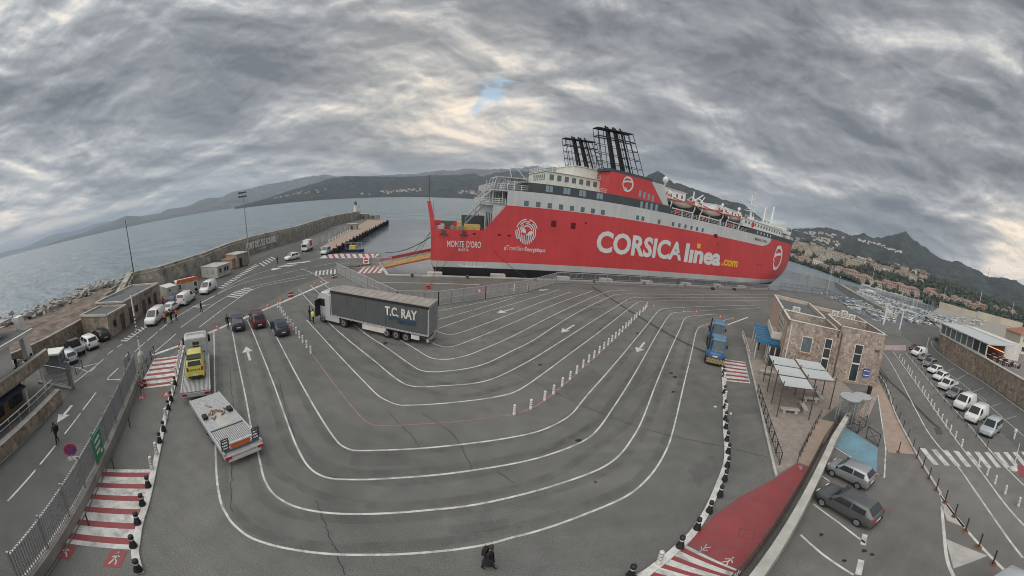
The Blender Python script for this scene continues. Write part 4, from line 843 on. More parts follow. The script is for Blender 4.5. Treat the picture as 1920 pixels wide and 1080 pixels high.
# mooring lines
def rope(p0, p1, sag, label, r=.05, m='dark_metal'):
    P = []
    for k in range(11):
        t = k / 10; q = Vector(p0).lerp(Vector(p1), t); q.z -= sag * 4 * t * (1 - t); P.append(q)
    return tag(MB().tube(P, r, 4).build('mooring_line', m), label, 'rope', 'mooring lines of the ferry')
rope(ship_pt(-.2, .5, 7.5), at(745, 489, .3), 1.2, 'upper dark mooring rope from the stern corner down to the ramp')
rope(ship_pt(-.2, 1.2, 7.3), at(752, 486, .3), 2.0, 'lower dark mooring rope from the stern corner down to the ramp')
rope(ship_pt(2.6, -.3, 7.3), at(806, 539, .2), .8, 'reddish mooring rope from the stern fairlead to the small bollard on the apron', .05, 'rust')
rope(ship_pt(6.6, -.3, 7.2), at(818, 512, .3), .6, 'thin mooring rope crossing the hull beside the ship name', .045, 'brown_metal')
rope(ship_pt(13.0, -.1, 4.6), quay(20.5, -1, .4), .4, 'dark mooring rope running down below the slogan on the hull')
rope(ship_pt(-.1, 4, 6.2), at(722, 473, -1.0), 1.0, 'dark hose line on floats from the stern to the hatched apron', .09, 'dark_metal')
# ================================================================== vehicles (local +X is forward, origin on the ground)
def car_paint(name, rgb, rough=0.32, metal=0.0): mat(name, rgb, rough, 0.03, 3, metal=metal, coat=0.35, obj_space=True)
car_paint('car_white', (0.68, 0.69, 0.69)); car_paint('car_silver', (0.36, 0.38, 0.40), 0.35, 0.5); car_paint('car_grey', (0.12, 0.125, 0.13), 0.35, 0.4); car_paint('car_midgrey', (0.22, 0.225, 0.23), .35, .4); car_paint('car_black', (0.02, 0.021, 0.024))
car_paint('car_navy', (0.022, 0.028, 0.05)); car_paint('car_red', (0.12, 0.018, 0.022)); car_paint('car_maroon', (0.07, 0.025, 0.025)); car_paint('car_yellow', (0.60, 0.55, 0.10)); car_paint('car_blue', (0.03, 0.05, 0.13)); car_paint('car_silver_light', (0.46, 0.50, 0.53), .35, .3)
mat('head_lamp', (0.62, 0.64, 0.66), 0.15, 0, spec=0.7); mat('tail_lamp', (0.42, 0.02, 0.02), 0.25, 0); mat('tyre', (0.018, 0.018, 0.019), 0.9, 0.2, 8); mat('rim', (0.36, 0.37, 0.38), 0.35, 0.1, 8, metal=0.7); mat('plate', (0.66, 0.66, 0.62), 0.5, 0); mat('trim', (0.03, 0.031, 0.033), 0.7, 0.1, 6); mat('car_glass', (0.028, 0.034, 0.038), 0.06, 0, spec=0.7)
# L, W, H, hood z, belt z, tail z; t positions: windscreen foot, roof front, roof rear, rear window foot
SPEC = {
 'hatch': (4.2, 1.76, 1.48, .88, .93, 1.0, .25, .42, .86, .97, .60), 'small': (3.45, 1.63, 1.42, .84, .90, .98, .20, .38, .87, .975, .58), 'sedan': (4.5, 1.8, 1.45, .90, .93, 1.03, .27, .43, .72, .87, .60),
 'suv': (4.35, 1.84, 1.69, 1.02, 1.06, 1.12, .26, .40, .88, .975, .64), 'minivan': (4.4, 1.82, 1.83, 1.04, 1.08, 1.2, .22, .38, .95, .99, .62), 'van': (4.9, 1.95, 1.97, 1.1, 1.18, 1.4, .16, .33, .97, .995, .66), 'coupe': (4.4, 1.82, 1.36, .86, .92, 1.05, .30, .46, .72, .93, .62)}
CARP = {}
def car_parts(kind, blind=False):
    key = (kind, blind)
    if key in CARP: return CARP[key]
    L, W, H, hz, bz, tz, w0, r0, r1, b1, wr = SPEC[kind]; w = W / 2; parts = []
    st = [(0.0, .42 * hz + .18, .74), (.012, .78 * hz, .84), (.05, .93 * hz, .94), (.13, hz * .985, .985), (w0, hz + .03, 1), (r0, H - .02, 1), ((r0 + r1) / 2, H, 1), (r1, H - .05, .99), (b1, tz, .96), ((b1 + 1) / 2 if b1 < .95 else (b1 + 1) / 2, tz - .05, .93), (1.0, tz * .62, .86)]
    rings = []; info = []
    for t, top, wf in st:
        x = L / 2 - t * L; cabin = w0 < t < b1 or t in (r0, r1); bb = min(bz, top - .04); ww = w * wf
        zb = .30 if 0.02 < t < .98 else .36
        rw = ww * .80 if t in (r0, r1, (r0 + r1) / 2) else ww * .90
        s1 = top - (.07 if cabin else .03)
        half = [(ww * .86, zb - .06), (ww * .985, zb + .06), (ww, zb + .55 * (bb - zb)), (ww * .965, bb), (rw, max(s1, bb + .005)), (rw * .86, top)]
        rings.append([(x, y, z) for y, z in half] + [(x, -y, z) for y, z in half[::-1]]); info.append((x, ww * .965, bb, rw, s1, top))
    body = MB().loft(rings); parts.append(('body', body.mesh('body', 'car_white', True), 'body'))
    def interp(t):
        for i in range(len(st) - 1):
            if st[i][0] <= t <= st[i + 1][0]:
                f = (t - st[i][0]) / (st[i + 1][0] - st[i][0]); return [lerp(info[i][k], info[i + 1][k], f) for k in range(6)]
    def quad(name, pts, off, m): c = [Vector(p) + off for p in pts]; parts.append((name, MB().add(c, [(0, 1, 2, 3)]).mesh(name, m), None))
    A = interp(w0 + .012); B = interp(r0 - .006)
    quad('windscreen', [(A[0], -A[3] * .84, A[5]), (A[0], A[3] * .84, A[5]), (B[0], B[3] * .84, B[5]), (B[0], -B[3] * .84, B[5])], Vector((.016, 0, .018)), 'car_glass')
    A = interp(r1 + .012 if r1 < .93 else r1 + .002); B = interp(b1 - .006 if b1 - r1 > .03 else b1)
    quad('rear_window', [(A[0], A[3] * .82, A[5]), (A[0], -A[3] * .82, A[5]), (B[0], -B[3] * .82, lerp(A[5], B[5], .92)), (B[0], B[3] * .82, lerp(A[5], B[5], .92))], Vector((-.02, 0, .014)), 'car_glass')
    tm = [w0 + (r0 - w0) * .42, (r0 + r1) / 2 - .01, r1 - .005]
    segs = [(tm[0], tm[1] - .012), (tm[1] + .012, tm[2])] if not blind else [(tm[0], r0 + .13)]
    for sgn in (1, -1):
        for t0, t1 in segs:
            a, b = interp(t0), interp(t1); ac = interp(max(t0, r0)); P = []
            for q, lo in ((a, 1), (b, 1)): P.append((q[0], sgn * lerp(q[1], q[3], .1), lerp(q[2], q[4], .10)))
            P.append((b[0], sgn * lerp(b[1], b[3], .86), lerp(b[2], b[4], .86)))
            P.append((ac[0] if t0 < r0 else a[0], sgn * lerp(ac[1], ac[3], .86), lerp(ac[2], ac[4], .86)))
            if sgn < 0: P = P[::-1]
            quad('side_window', P, Vector((0, sgn * .014, .004)), 'car_glass')
    # wheels
    R = wr / 2; wb = .60 * L if kind != 'van' else .62 * L
    for sx in (1, -1):
        for sy in (1, -1):
            c = Vector((sx * wb / 2 + (.02 * L), sy * (w - .1), R)); arch = MB().cyl(c + Vector((0, -sy * .3, .03)), c + Vector((0, sy * .075, .03)), R * 1.16, n=14)
            parts.append(('wheel_arch', arch.mesh('wheel_arch', 'trim'), None))
            wm = MB().cyl(c + Vector((0, -sy * .12, 0)), c + Vector((0, sy * .105, 0)), R, n=16); parts.append(('wheel', wm.mesh('wheel', 'tyre'), None))
            rm = MB().cyl(c + Vector((0, sy * .10, 0)), c + Vector((0, sy * .115, 0)), R * .66, n=12)
            for k in range(5):
                a = k * 1.2566; rm.box(0, 0, 0, 0, 0, 0) if False else None
            parts.append(('rim', rm.mesh('rim', 'rim'), 'wheel'))
    for sy in (1, -1):
        parts.append(('headlight', MB().box(L / 2 - .05 - .05 * L, L / 2 - .012 * L + .01, sy * w * .56 - .17, sy * w * .56 + .17, hz * .66, hz * .84).mesh('headlight', 'head_lamp'), None))
        parts.append(('tail_light', MB().box(-L / 2 + .0, -L / 2 + .20, sy * w * .78 - .1, sy * w * .78 + .1, tz * .68, tz * .95).mesh('tail_light', 'tail_lamp'), None))
        parts.append(('mirror', MB().box(L / 2 - (w0 + .06) * L - .06, L / 2 - (w0 + .06) * L + .06, sy * (w + .02), sy * (w + .17), bz + .02, bz + .16).mesh('mirror', 'trim'), None))
    parts.append(('bumper', MB().box(L / 2 - .06, L / 2 + .005, -w * .72, w * .72, .26, .40).mesh('bumper', 'trim'), None)); parts.append(('bumper', MB().box(-L / 2 - .012, -L / 2 + .05, -w * .80, w * .80, .28, .46).mesh('bumper', 'trim'), None))
    parts.append(('number_plate', MB().box(L / 2, L / 2 + .012, -.26, .26, .42, .53).mesh('number_plate', 'plate'), None)); parts.append(('number_plate', MB().box(-L / 2 - .016, -L / 2 + .05, -.26, .26, .52, .63).mesh('number_plate', 'plate'), None))
    CARP[key] = parts; return parts
def car(kind, paintm, loc, rz, label, cat='car', group=None, name='car', blind=False, scale=1.0):
    t = thing(name, label, cat, loc, rz, group); last = None
    if scale != 1: t.scale = (scale,) * 3
    for nm, me, par in car_parts(kind, blind):
        o = obj(nm, me, last if par == 'wheel' else t)
        if nm == 'wheel': last = o
        if par == 'body': o.material_slots[0].link = 'OBJECT'; o.material_slots[0].material = M[paintm]
    return t
def heading(front, rear):
    a, b = at(*front), at(*rear); d = a - b; return (a + b) / 2, math.atan2(d.y, d.x)
def car_px(kind, paintm, front, rear, label, **k):
    c, rz = heading(front, rear); return car(kind, paintm, c, rz, label, **k)
LANE_RZ = math.atan2(.57, -.82)
def car_at(kind, paintm, px, rz, label, **k): return car(kind, paintm, at(*px), rz, label, **k)
# cars waiting at the stop line (pixel = ground under the middle)
lr = lambda a, b: math.atan2((at(*a) - at(*b)).y, (at(*a) - at(*b)).x)
car_at('hatch', 'car_navy', (446, 613), lr((434, 600), (448, 672)), 'dark blue hatchback, leftmost of three cars waiting at the stop line', group='cars waiting at the stop line')
car_at('suv', 'car_maroon', (483, 607.5), lr((464, 592), (487, 640)), 'dark red estate car, middle of three waiting at the stop line', group='cars waiting at the stop line')
car_at('coupe', 'car_navy', (525, 621), lr((501, 597), (527, 640)), 'dark coupe with sloping rear, rightmost of three waiting at the stop line', group='cars waiting at the stop line')
# left roadside
lrd = lr((300, 592), (262, 625))
car_at('van', 'car_white', (292, 603), lrd + math.pi, 'white delivery van parked beside the stone building with people at its rear', cat='van', name='delivery_van', blind=True)
car_at('sedan', 'car_white', (322, 583), lrd - .1, 'white saloon parked behind the delivery van near the stone building', name='car')
car_at('van', 'car_white', (350, 567.5), lrd - .12, 'white panel van with dark rear window beside the orange-topped container', cat='van', name='panel_van', blind=True)
car_at('hatch', 'car_blue', (330, 567), lrd - .1, 'dark blue car half hidden behind the white panel van')
car_at('van', 'car_white', (391, 547), lrd + math.pi - .2, 'white van facing the camera on the road below the grey cabin', cat='van', name='panel_van', blind=True)
prz = lr((150, 640), (177, 655))
car_at('hatch', 'car_black', (189, 635), prz, 'black car parked against the stone wall beside the building corner', group='cars parked by the stone wall')
car_at('suv', 'car_white', (167, 650), prz, 'white off-road car with roof rails parked by the stone wall', group='cars parked by the stone wall')
car_at('hatch', 'car_silver_light', (129, 676), prz, 'pale silver car parked behind the small white cabin', group='cars parked by the stone wall')
car_at('suv', 'car_white', (548, 487), lr((538, 489), (560, 484)), 'white car parked on the bend below the harbour name wall')
car_at('minivan', 'car_silver_light', (611, 476), lr((601, 480), (618, 471)), 'pale people carrier beside the red hatched apron')
# flatbed pickup
def pickup(paintm, px, rz, label, open_tail=False):
    t = thing('pickup_truck', label, 'pickup', at(*px), rz); L = 4.9; w = .88
    c = MB(); c.loft([[(x, y * k, z) for y, z in ((-w, .42), (-w, .95), (-w * .9, top), (w * .9, top), (w, .95), (w, .42))] for x, top, k in ((2.4, .86, .9), (2.3, .97, .97), (1.35, 1.05, 1), (.75, 1.72, .97), (-.25, 1.74, .97), (-.45, 1.1, 1))]); c.build('cab', paintm, t, smooth=False)
    MB().add([(1.36, -.68, 1.09), (1.36, .68, 1.09), (.82, .62, 1.66), (.82, -.62, 1.66)], [(0, 1, 2, 3)]).build('windscreen', 'car_glass', t)
    for s in (1, -1):
        MB().add([(1.2, s * .89, 1.06), (-.2, s * .89, 1.06), (-.15, s * .83, 1.6), (.75, s * .83, 1.6)], [(0, 1, 2, 3) if s > 0 else (3, 2, 1, 0)]).build('side_window', 'car_glass', t)
        MB().box(2.2, 2.42, s * .6 - .16, s * .6 + .16, .7, .86).build('headlight', 'head_lamp', t); MB().box(-2.46, -2.4, s * .72 - .1, s * .72 + .1, .62, .8).build('tail_light', 'tail_lamp', t)
        MB().box(-2.4, -.5, s * .9 - .03, s * .9 + .03, .82, 1.22).build('bed_side', 'galv' if open_tail else paintm, t)
    MB().box(-2.42, -.48, -.9, .9, .66, .82).build('bed_floor', 'galv' if open_tail else 'trim', t); MB().box(-2.44, -2.38, -.88, .88, .82, 1.2).build('tailgate', 'galv' if open_tail else paintm, t)
    if open_tail: g = MB(); [g.bar((-.55, y, .82), (-.55, y, 1.75), .07) for y in (-.8, -.3, .3, .8)]; g.bar((-.55, -.85, 1.75), (-.55, .85, 1.75), .07); g.build('headboard', 'dark_metal', t)
    for sx in (1.5, -1.5):
        for s in (1, -1): wl = MB().cyl((sx, s * .68, .34), (sx, s * .9, .34), .34, n=14).build('wheel', 'tyre', t); MB().cyl((sx, s * .9, .34), (sx, s * .92, .34), .2, n=10).build('rim', 'rim', wl)
    return t
pickup('car_black', (141, 661), prz, 'dark pickup with an open silver loading bed by the stone wall', True)
# right-hand lot
car_px('small', 'car_silver', (1560, 882), (1626, 914), 'small silver three-door car parked beside the blue painted bay')
car_px('hatch', 'car_grey', (1545, 934), (1632, 983), 'dark grey hatchback in the right car park, nearest the camera')
car_at('hatch', 'car_silver_light', (1872, 1128), rad(150), 'pale car cut off by the bottom edge at lower right')
# echelon row on the right
erz = lr((1838, 815), (1866, 796))
for kind, pm, px, lab, bl in (('hatch', 'car_red', (1716, 657), 'dark red car at the far end of the right-hand row', False), ('van', 'car_white', (1722, 667), 'white van, farthest white one in the right-hand row', True), ('hatch', 'car_midgrey', (1733, 676), 'grey hatchback between the far white van and the silver estate', False),
    ('suv', 'car_midgrey', (1742, 687), 'grey estate with dark windows behind the far lamp post', False), ('hatch', 'car_white', (1752, 699), 'farther of two white hatchbacks side by side in the right-hand row', False), ('hatch', 'car_white', (1763, 712), 'nearer of two white hatchbacks side by side in the right-hand row', False),
    ('sedan', 'car_midgrey', (1790, 744), 'grey car between the white pickup and the white vans', False), ('van', 'car_white', (1807, 764), 'white van, smaller of the two near the end of the right-hand row', True),
    ('van', 'car_white', (1829, 787), 'white panel van with roof hatch beside the silver people carrier', True), ('minivan', 'car_silver_light', (1856, 812), 'silver people carrier, nearest vehicle of the right-hand row', False)):
    car_at(kind, pm, px, erz, lab, group='vehicles parked in the right-hand row', blind=bl, cat='van' if kind == 'van' else 'car', name='panel_van' if kind == 'van' else 'car')
o = pickup('car_white', (1776, 729), erz, 'white double-cab pickup in the right-hand row'); o['group'] = 'vehicles parked in the right-hand row'
car_at('sedan', 'car_black', (1778, 668), lr((1768, 662), (1789, 671)), 'black car parked against the ochre stone wall below the restaurant')
# ------------------------------------------------------------------ articulated lorry
mat('curtain', (0.085, 0.092, 0.094), 0.6, 0.1, 0.6, bump=0.1, bscale=1.5, obj_space=True); mat('trailer_roof', (0.30, 0.275, 0.25), 0.7, 0.18, 0.8, obj_space=True); mat('curtain_blue', (0.03, 0.065, 0.11), 0.6, 0.1, 2); mat('cab_white', (0.44, 0.46, 0.47), 0.35, 0.04, 2, coat=.3)
tc_, trz = Vector((-8.48, 31.72, 0)), math.atan2(33.50 - 31.72, -21.66 + 8.48)
lorry = thing('articulated_lorry', 'articulated lorry with a grey curtain-sided trailer lettered on its side', 'lorry', tc_, trz)
# local: x forward from rear left corner (near side = +y), so near side y = 0, far side y = -2.55 ... near side faces the camera
YN, YF = 0.0, -2.55
body = MB().box(0.05, 13.3, YF, YN, 1.15, 3.96).build('trailer_body', 'curtain', lorry)
MB().box(-.02, 13.36, YF - .02, YN + .02, 3.96, 4.04).build('trailer_roof', 'trailer_roof', lorry)
for k in range(14): MB().box(.4 + k * .95, .43 + k * .95, YF + .02, YN - .02, 4.04, 4.055).build('roof_seam', 'concrete_dark', body)
MB().box(-.03, 13.38, YN, YN + .035, 3.72, 3.97).build('curtain_rail', 'black', lorry)
MB().box(0, 13.3, YN, YN + .03, 1.05, 1.22).build('side_rail', 'galv', lorry)
MB().box(-.02, .09, YF, YN + .02, 1.1, 3.96).build('rear_frame', 'galv', lorry); MB().box(-.05, -.02, YF + .1, YF / 2 - .02, 1.25, 3.85).build('rear_door', 'grey_metal', lorry); MB().box(-.05, -.02, YF / 2 + .02, YN - .1, 1.25, 3.85).build('rear_door', 'grey_metal', lorry)
MB().box(13.3, 13.36, YF, YN, 1.1, 3.96).build('headboard', 'offwhite', lorry)
g = MB()
for k in range(26): g.box(.3 + k * .5, .34 + k * .5, YN + .03, YN + .045, 1.1, 1.3)
g.build('curtain_straps', 'dark_metal', body)['kind'] = 'stuff'
for x in range(1, 5): MB().box(x * 2.66, x * 2.66 + .02, YN + .002, YN + .008, 1.25, 3.72).build('curtain_fold', 'black', body)
MB().box(.1, 12.5, -1.8, -.75, .85, 1.15).build('chassis', 'black', lorry)
MB().box(-.02, .25, YF + .05, YN - .05, .45, .75).build('rear_bumper', 'galv', lorry)
for y in (YF + .3, YN - .3): MB().box(-.04, -.02, y - .22, y + .22, .5, .7).build('tail_light', 'tail_lamp', lorry)
MB().box(5.3, 8.6, YN - .12, YN - .04, .42, 1.0).build('side_panel', 'offwhite', lorry); MB().box(1.1, 2.1, YN - .12, YN - .04, .5, .95).build('side_panel', 'offwhite', lorry)
def hgv_wheel(x, parent, y0=YN - .05, y1=YF + .05, r=.52):
    for y, s in ((y0, 1), (y1, -1)):
        w = MB().cyl((x, y - s * .34, r), (x, y, r), r, n=18).build('wheel', 'tyre', parent); MB().cyl((x, y, r), (x, y + s * .02, r), r * .58, n=14).build('rim', 'rim', w); MB().cyl((x, y, r), (x, y + s * .06, r), r * .22, n=10).build('hub', 'dark_metal', w)
for x in (2.75, 4.0, 5.25): hgv_wheel(x - .3 + .3, lorry)
text('lettering', 'T.C. RAY', (5.35, YN + .045, 2.45), (-1, 0, 0), (0, 0, 1), 4.0, .95, 'offwhite', body, .035)
f = Flat(); f.ribbon([(0, .15), (.9, .42), (1.6, .08), (2.3, .18), (3.4, .2)], .32, 0); f.ribbon([(1.0, .0), (1.5, -.05), (3.3, .0)], .2, 0); f.put('logo_wave', 'curtain_blue', (4.85, YN + .046, 2.0), (-1, 0, 0), (0, 0, 1), body)
# tractor unit
tx = 11.8
hgv_wheel(tx - .35, lorry); hgv_wheel(tx + 3.1, lorry)
MB().box(tx - 1.2, tx + 3.6, -1.8, -.75, .6, 1.0).build('chassis', 'black', lorry)
cab = MB().loft([[(x, y, z) for y, z in ((YN - .05, .45), (YN - .05, top), (YN - .25, top + .12), (YF + .25, top + .12), (YF + .05, top), (YF + .05, .45))] for x, top in ((tx + 1.75, 3.25), (tx + 2.2, 3.55), (tx + 3.2, 3.5), (tx + 3.75, 3.0), (tx + 3.92, 1.9))]).build('cab', 'cab_white', lorry)
MB().add([(tx + 3.95, YF + .2, 1.95), (tx + 3.95, YN - .2, 1.95), (tx + 3.79, YN - .25, 2.95), (tx + 3.79, YF + .25, 2.95)], [(0, 1, 2, 3)]).build('windscreen', 'car_glass', cab)
MB().box(tx + 2.6, tx + 3.5, YN - .055, YN - .035, 2.0, 2.85).build('side_window', 'car_glass', cab); MB().box(tx + 3.9, tx + 3.96, YF + .15, YN - .15, .55, 1.5).build('grille', 'black', cab)
for y in (YN - .3, YF + .3): MB().box(tx + 3.92, tx + 3.99, y - .25, y + .25, .65, .9).build('headlight', 'head_lamp', cab)
for y, s in ((YN + .18, 1), (YF - .18, -1)): MB().box(tx + 3.6, tx + 3.75, y - .12, y + .12, 1.95, 2.75).build('mirror', 'black', cab)
MB().box(tx + .3, tx + 2.6, YN - .1, YN - .03, .4, 1.05).build('tank_fairing', 'cab_white', lorry); MB().box(tx - .95, tx - .85, YN - .6, YN - .02, .3, 1.0).build('mudguard', 'black', lorry); text('lettering', 'T.R.', (tx - .02, YN + .01, .72), (-1, 0, 0), (0, 0, 1), .5, .2, 'red_sign', lorry, .02)
MB().loft([[(x, YF + .2, 3.62), (x, YN - .2, 3.62), (x, YN - .3, z), (x, YF + .3, z)] for x, z in ((tx + 1.8, 4.0), (tx + 2.7, 3.75))]).build('roof_deflector', 'cab_white', cab)
dr = MB().box(tx + 3.4, tx + 3.48, YN, YN + .95, .9, 2.8).build('open_door', 'black', cab); dr['label'] = 'open cab door with dark window'
# ------------------------------------------------------------------ recovery lorry with the yellow van, and the low-loader trailer
mat('bed_metal', (0.14, 0.15, 0.16), 0.5, 0.15, 2, metal=.4, obj_space=True)
def ribbed_bed(parent, x0, x1, y0, y1, z, m='bed_metal', n=26, along=False):
    b = MB().box(x0, x1, y0, y1, z - .12, z).build('load_bed', m, parent); g = MB()
    for k in range(n):
        if along: yy = y0 + (k + .5) * (y1 - y0) / n; g.box(x0 + .05, x1 - .05, yy - .035, yy + .035, z, z + .035)
        else: xx = x0 + (k + .5) * (x1 - x0) / n; g.box(xx - .04, xx + .04, y0 + .05, y1 - .05, z, z + .035)
    o = g.build('bed_ribs', 'galv', b); o['kind'] = 'stuff'; return b
ra, rb = Vector((-23.16, 12.01)), Vector((-21.03, 13.87)); fa, fb = Vector((-29.91, 16.92)), Vector((-27.70, 18.76))
rc = (ra + rb) / 2; fd = ((fa + fb) / 2 - rc); rrz = math.atan2(fd.y, fd.x)
tow = thing('recovery_lorry', 'flatbed recovery lorry carrying a yellow van in the outer left lane', 'lorry', (rc.x, rc.y, 0), rrz)
ribbed_bed(tow, 0, 7.3, -1.25, 1.25, 1.05, n=22, along=True)
for s in (1, -1):
    MB().box(0, 7.3, s * 1.25 - .05, s * 1.25 + .05, .92, 1.14).build('bed_edge', 'galv', tow); MB().box(-.09, -.02, s * .95 - .2, s * .95 + .2, .8, .98).build('tail_light', 'tail_lamp', tow)
MB().box(-.06, .02, -1.25, 1.25, .68, 1.02).build('rear_bumper', 'galv', tow); MB().box(.3, 9.4, -.5, .5, .55, .93).build('chassis', 'black', tow)
for x in (1.9, 8.6): hgv_wheel(x, tow, 1.2, -1.2, .48)
cb = MB().loft([[(x, y, z) for y, z in ((-1.2, .6), (-1.2, top - .1), (-1.0, top), (1.0, top), (1.2, top - .1), (1.2, .6))] for x, top in ((7.55, 2.75), (7.9, 2.95), (8.9, 2.95), (9.5, 2.3), (9.6, 1.6))]).build('cab', 'cab_white', tow)
MB().box(7.50, 7.56, -.35, .35, 1.9, 2.4).build('rear_window', 'car_glass', cb); MB().add([(9.53, -1, 1.75), (9.53, 1, 1.75), (9.02, .95, 2.85), (9.02, -.95, 2.85)], [(0, 1, 2, 3)]).build('windscreen', 'car_glass', cb)
g = MB()
for y in (-1.0, -.4, .4, 1.0): g.bar((7.4, y, 1.05), (7.4, y, 2.7), .06)
for z in (1.5, 2.1, 2.7): g.bar((7.4, -1.0, z), (7.4, 1.0, z), .05)
g.build('headboard', 'galv', tow)
for s in (1, -1): MB().box(9.0, 9.15, s * 1.42 - .12, s * 1.42 + .12, 1.7, 2.4).build('mirror', 'black', cb); MB().box(8.2, 9.0, s * 1.205 - .01, s * 1.205 + .01, 1.8, 2.5).build('side_window', 'car_glass', cb)
g = MB(); g.bar((8.2, -1.0, 3.05), (8.2, 1.0, 3.05), .1); g.bar((7.9, -.9, 2.95), (7.9, -.9, 3.1), .08); g.bar((7.9, .9, 2.95), (7.9, .9, 3.1), .08); g.build('light_bar', 'offwhite', tow)
yv = car('van', 'car_yellow', (rc.x + math.cos(rrz) * 4.1, rc.y + math.sin(rrz) * 4.1, 1.09), rrz + .02, 'yellow service van strapped on the flatbed of the recovery lorry', 'van', name='service_van', blind=True, scale=.88)
f = Flat()
for k in range(8): f.sheet([(-.8 + k * .2, 0), (-.7 + k * .2, 0), (-.62 + k * .2, .16), (-.72 + k * .2, .16)], 0)
f.put('chevron_strip', 'black', (-2.462, 0, .98), (0, -1, 0), (0, 0, 1), yv)
text('van_lettering', 'SERVICE', (-2.47, .35, 1.2), (0, -1, 0), (0, 0, 1), .7, .14, 'trim', yv) if False else None
MB().box(-2.2, -1.0, -.75, .75, 2.0, 2.05).build('roof_rack', 'trim', yv)
la = [Vector((-21.52, 11.91)), Vector((-20.54, 14.27)), Vector((-13.44, 12.21)), Vector((-14.38, 9.57))]
lf, lrr = (la[0] + la[1]) / 2, (la[2] + la[3]) / 2; ld = lf - lrr; lrz = math.atan2(ld.y, ld.x); LL = ld.length
low = thing('low_loader_trailer', 'unhitched silver low-loader trailer with folded ramps and an orange board', 'trailer', (lrr.x, lrr.y, 0), lrz)
ribbed_bed(low, LL * .36, LL, -1.27, 1.27, .95, n=30, along=True)
ribbed_bed(low, 0.3, LL * .36 - .04, -1.27, 1.27, .93, n=20, along=True)
MB().box(LL * .38, LL * .68, -.5, .45, .985, 1.0).build('bed_plate', 'concrete_light', low)
for s in (1, -1): MB().box(0.0, LL, s * 1.27 - .05, s * 1.27 + .05, .72, 1.0).build('bed_edge', 'galv', low)
for x in (LL * .38, LL * .53): hgv_wheel(x, low, 1.15, -1.15, .4)
MB().box(-.12, .32, -1.32, 1.32, .62, .80).build('rear_beam', 'galv', low); MB().box(-.15, -.11, -1.1, 1.1, .42, .62).build('rear_bumper', 'offwhite', low)
for s in (1, -1):
    MB().box(-.17, -.12, s * 1.1 - .2, s * 1.1 + .2, .64, .79).build('tail_light', 'tail_lamp', low)
    g = MB(); 
    for y in (s * 1.05 - .22, s * 1.05 + .22): g.bar((.35, y, .95), (.35, y, 1.75), .07)
    for z in (1.0, 1.2, 1.4, 1.6, 1.75): g.bar((.35, s * 1.05 - .22, z), (.35, s * 1.05 + .22, z), .06)
    g.build('folded_ramp', 'dark_metal', low)
MB().box(.28, .36, -.62, .72, 1.0, 1.32).build('orange_board', 'orange', low); MB().box(.24, .40, -.8, .8, 1.32, 1.40).build('ramp_bar', 'galv', low)
mat('strap', (0.23, 0.17, 0.12), .9, .4, 9)
for k in range(15):
    x = LL * .62 + random.gauss(0, .35); y = random.gauss(.1, .45); a = random.uniform(0, 3)
    MB().box(-.22, .22, -.04, .04, 0, .07).build('lashing_gear', random.choice(['strap', 'strap', 'brown_metal', 'concrete_light']), low, (x, y, .985 + random.uniform(0, .08)), a)
MB().box(-.3, .3, -.07, .07, 0, .08).build('wooden_block', 'earth_tan', low, (LL * .78, .25, .99), .5)
for s in (1, -1): MB().box(LL * .56, LL * .56 + .5, s * .98 - .17, s * .98 + .17, .985, 1.2).build('wheel_chock', 'black', low)
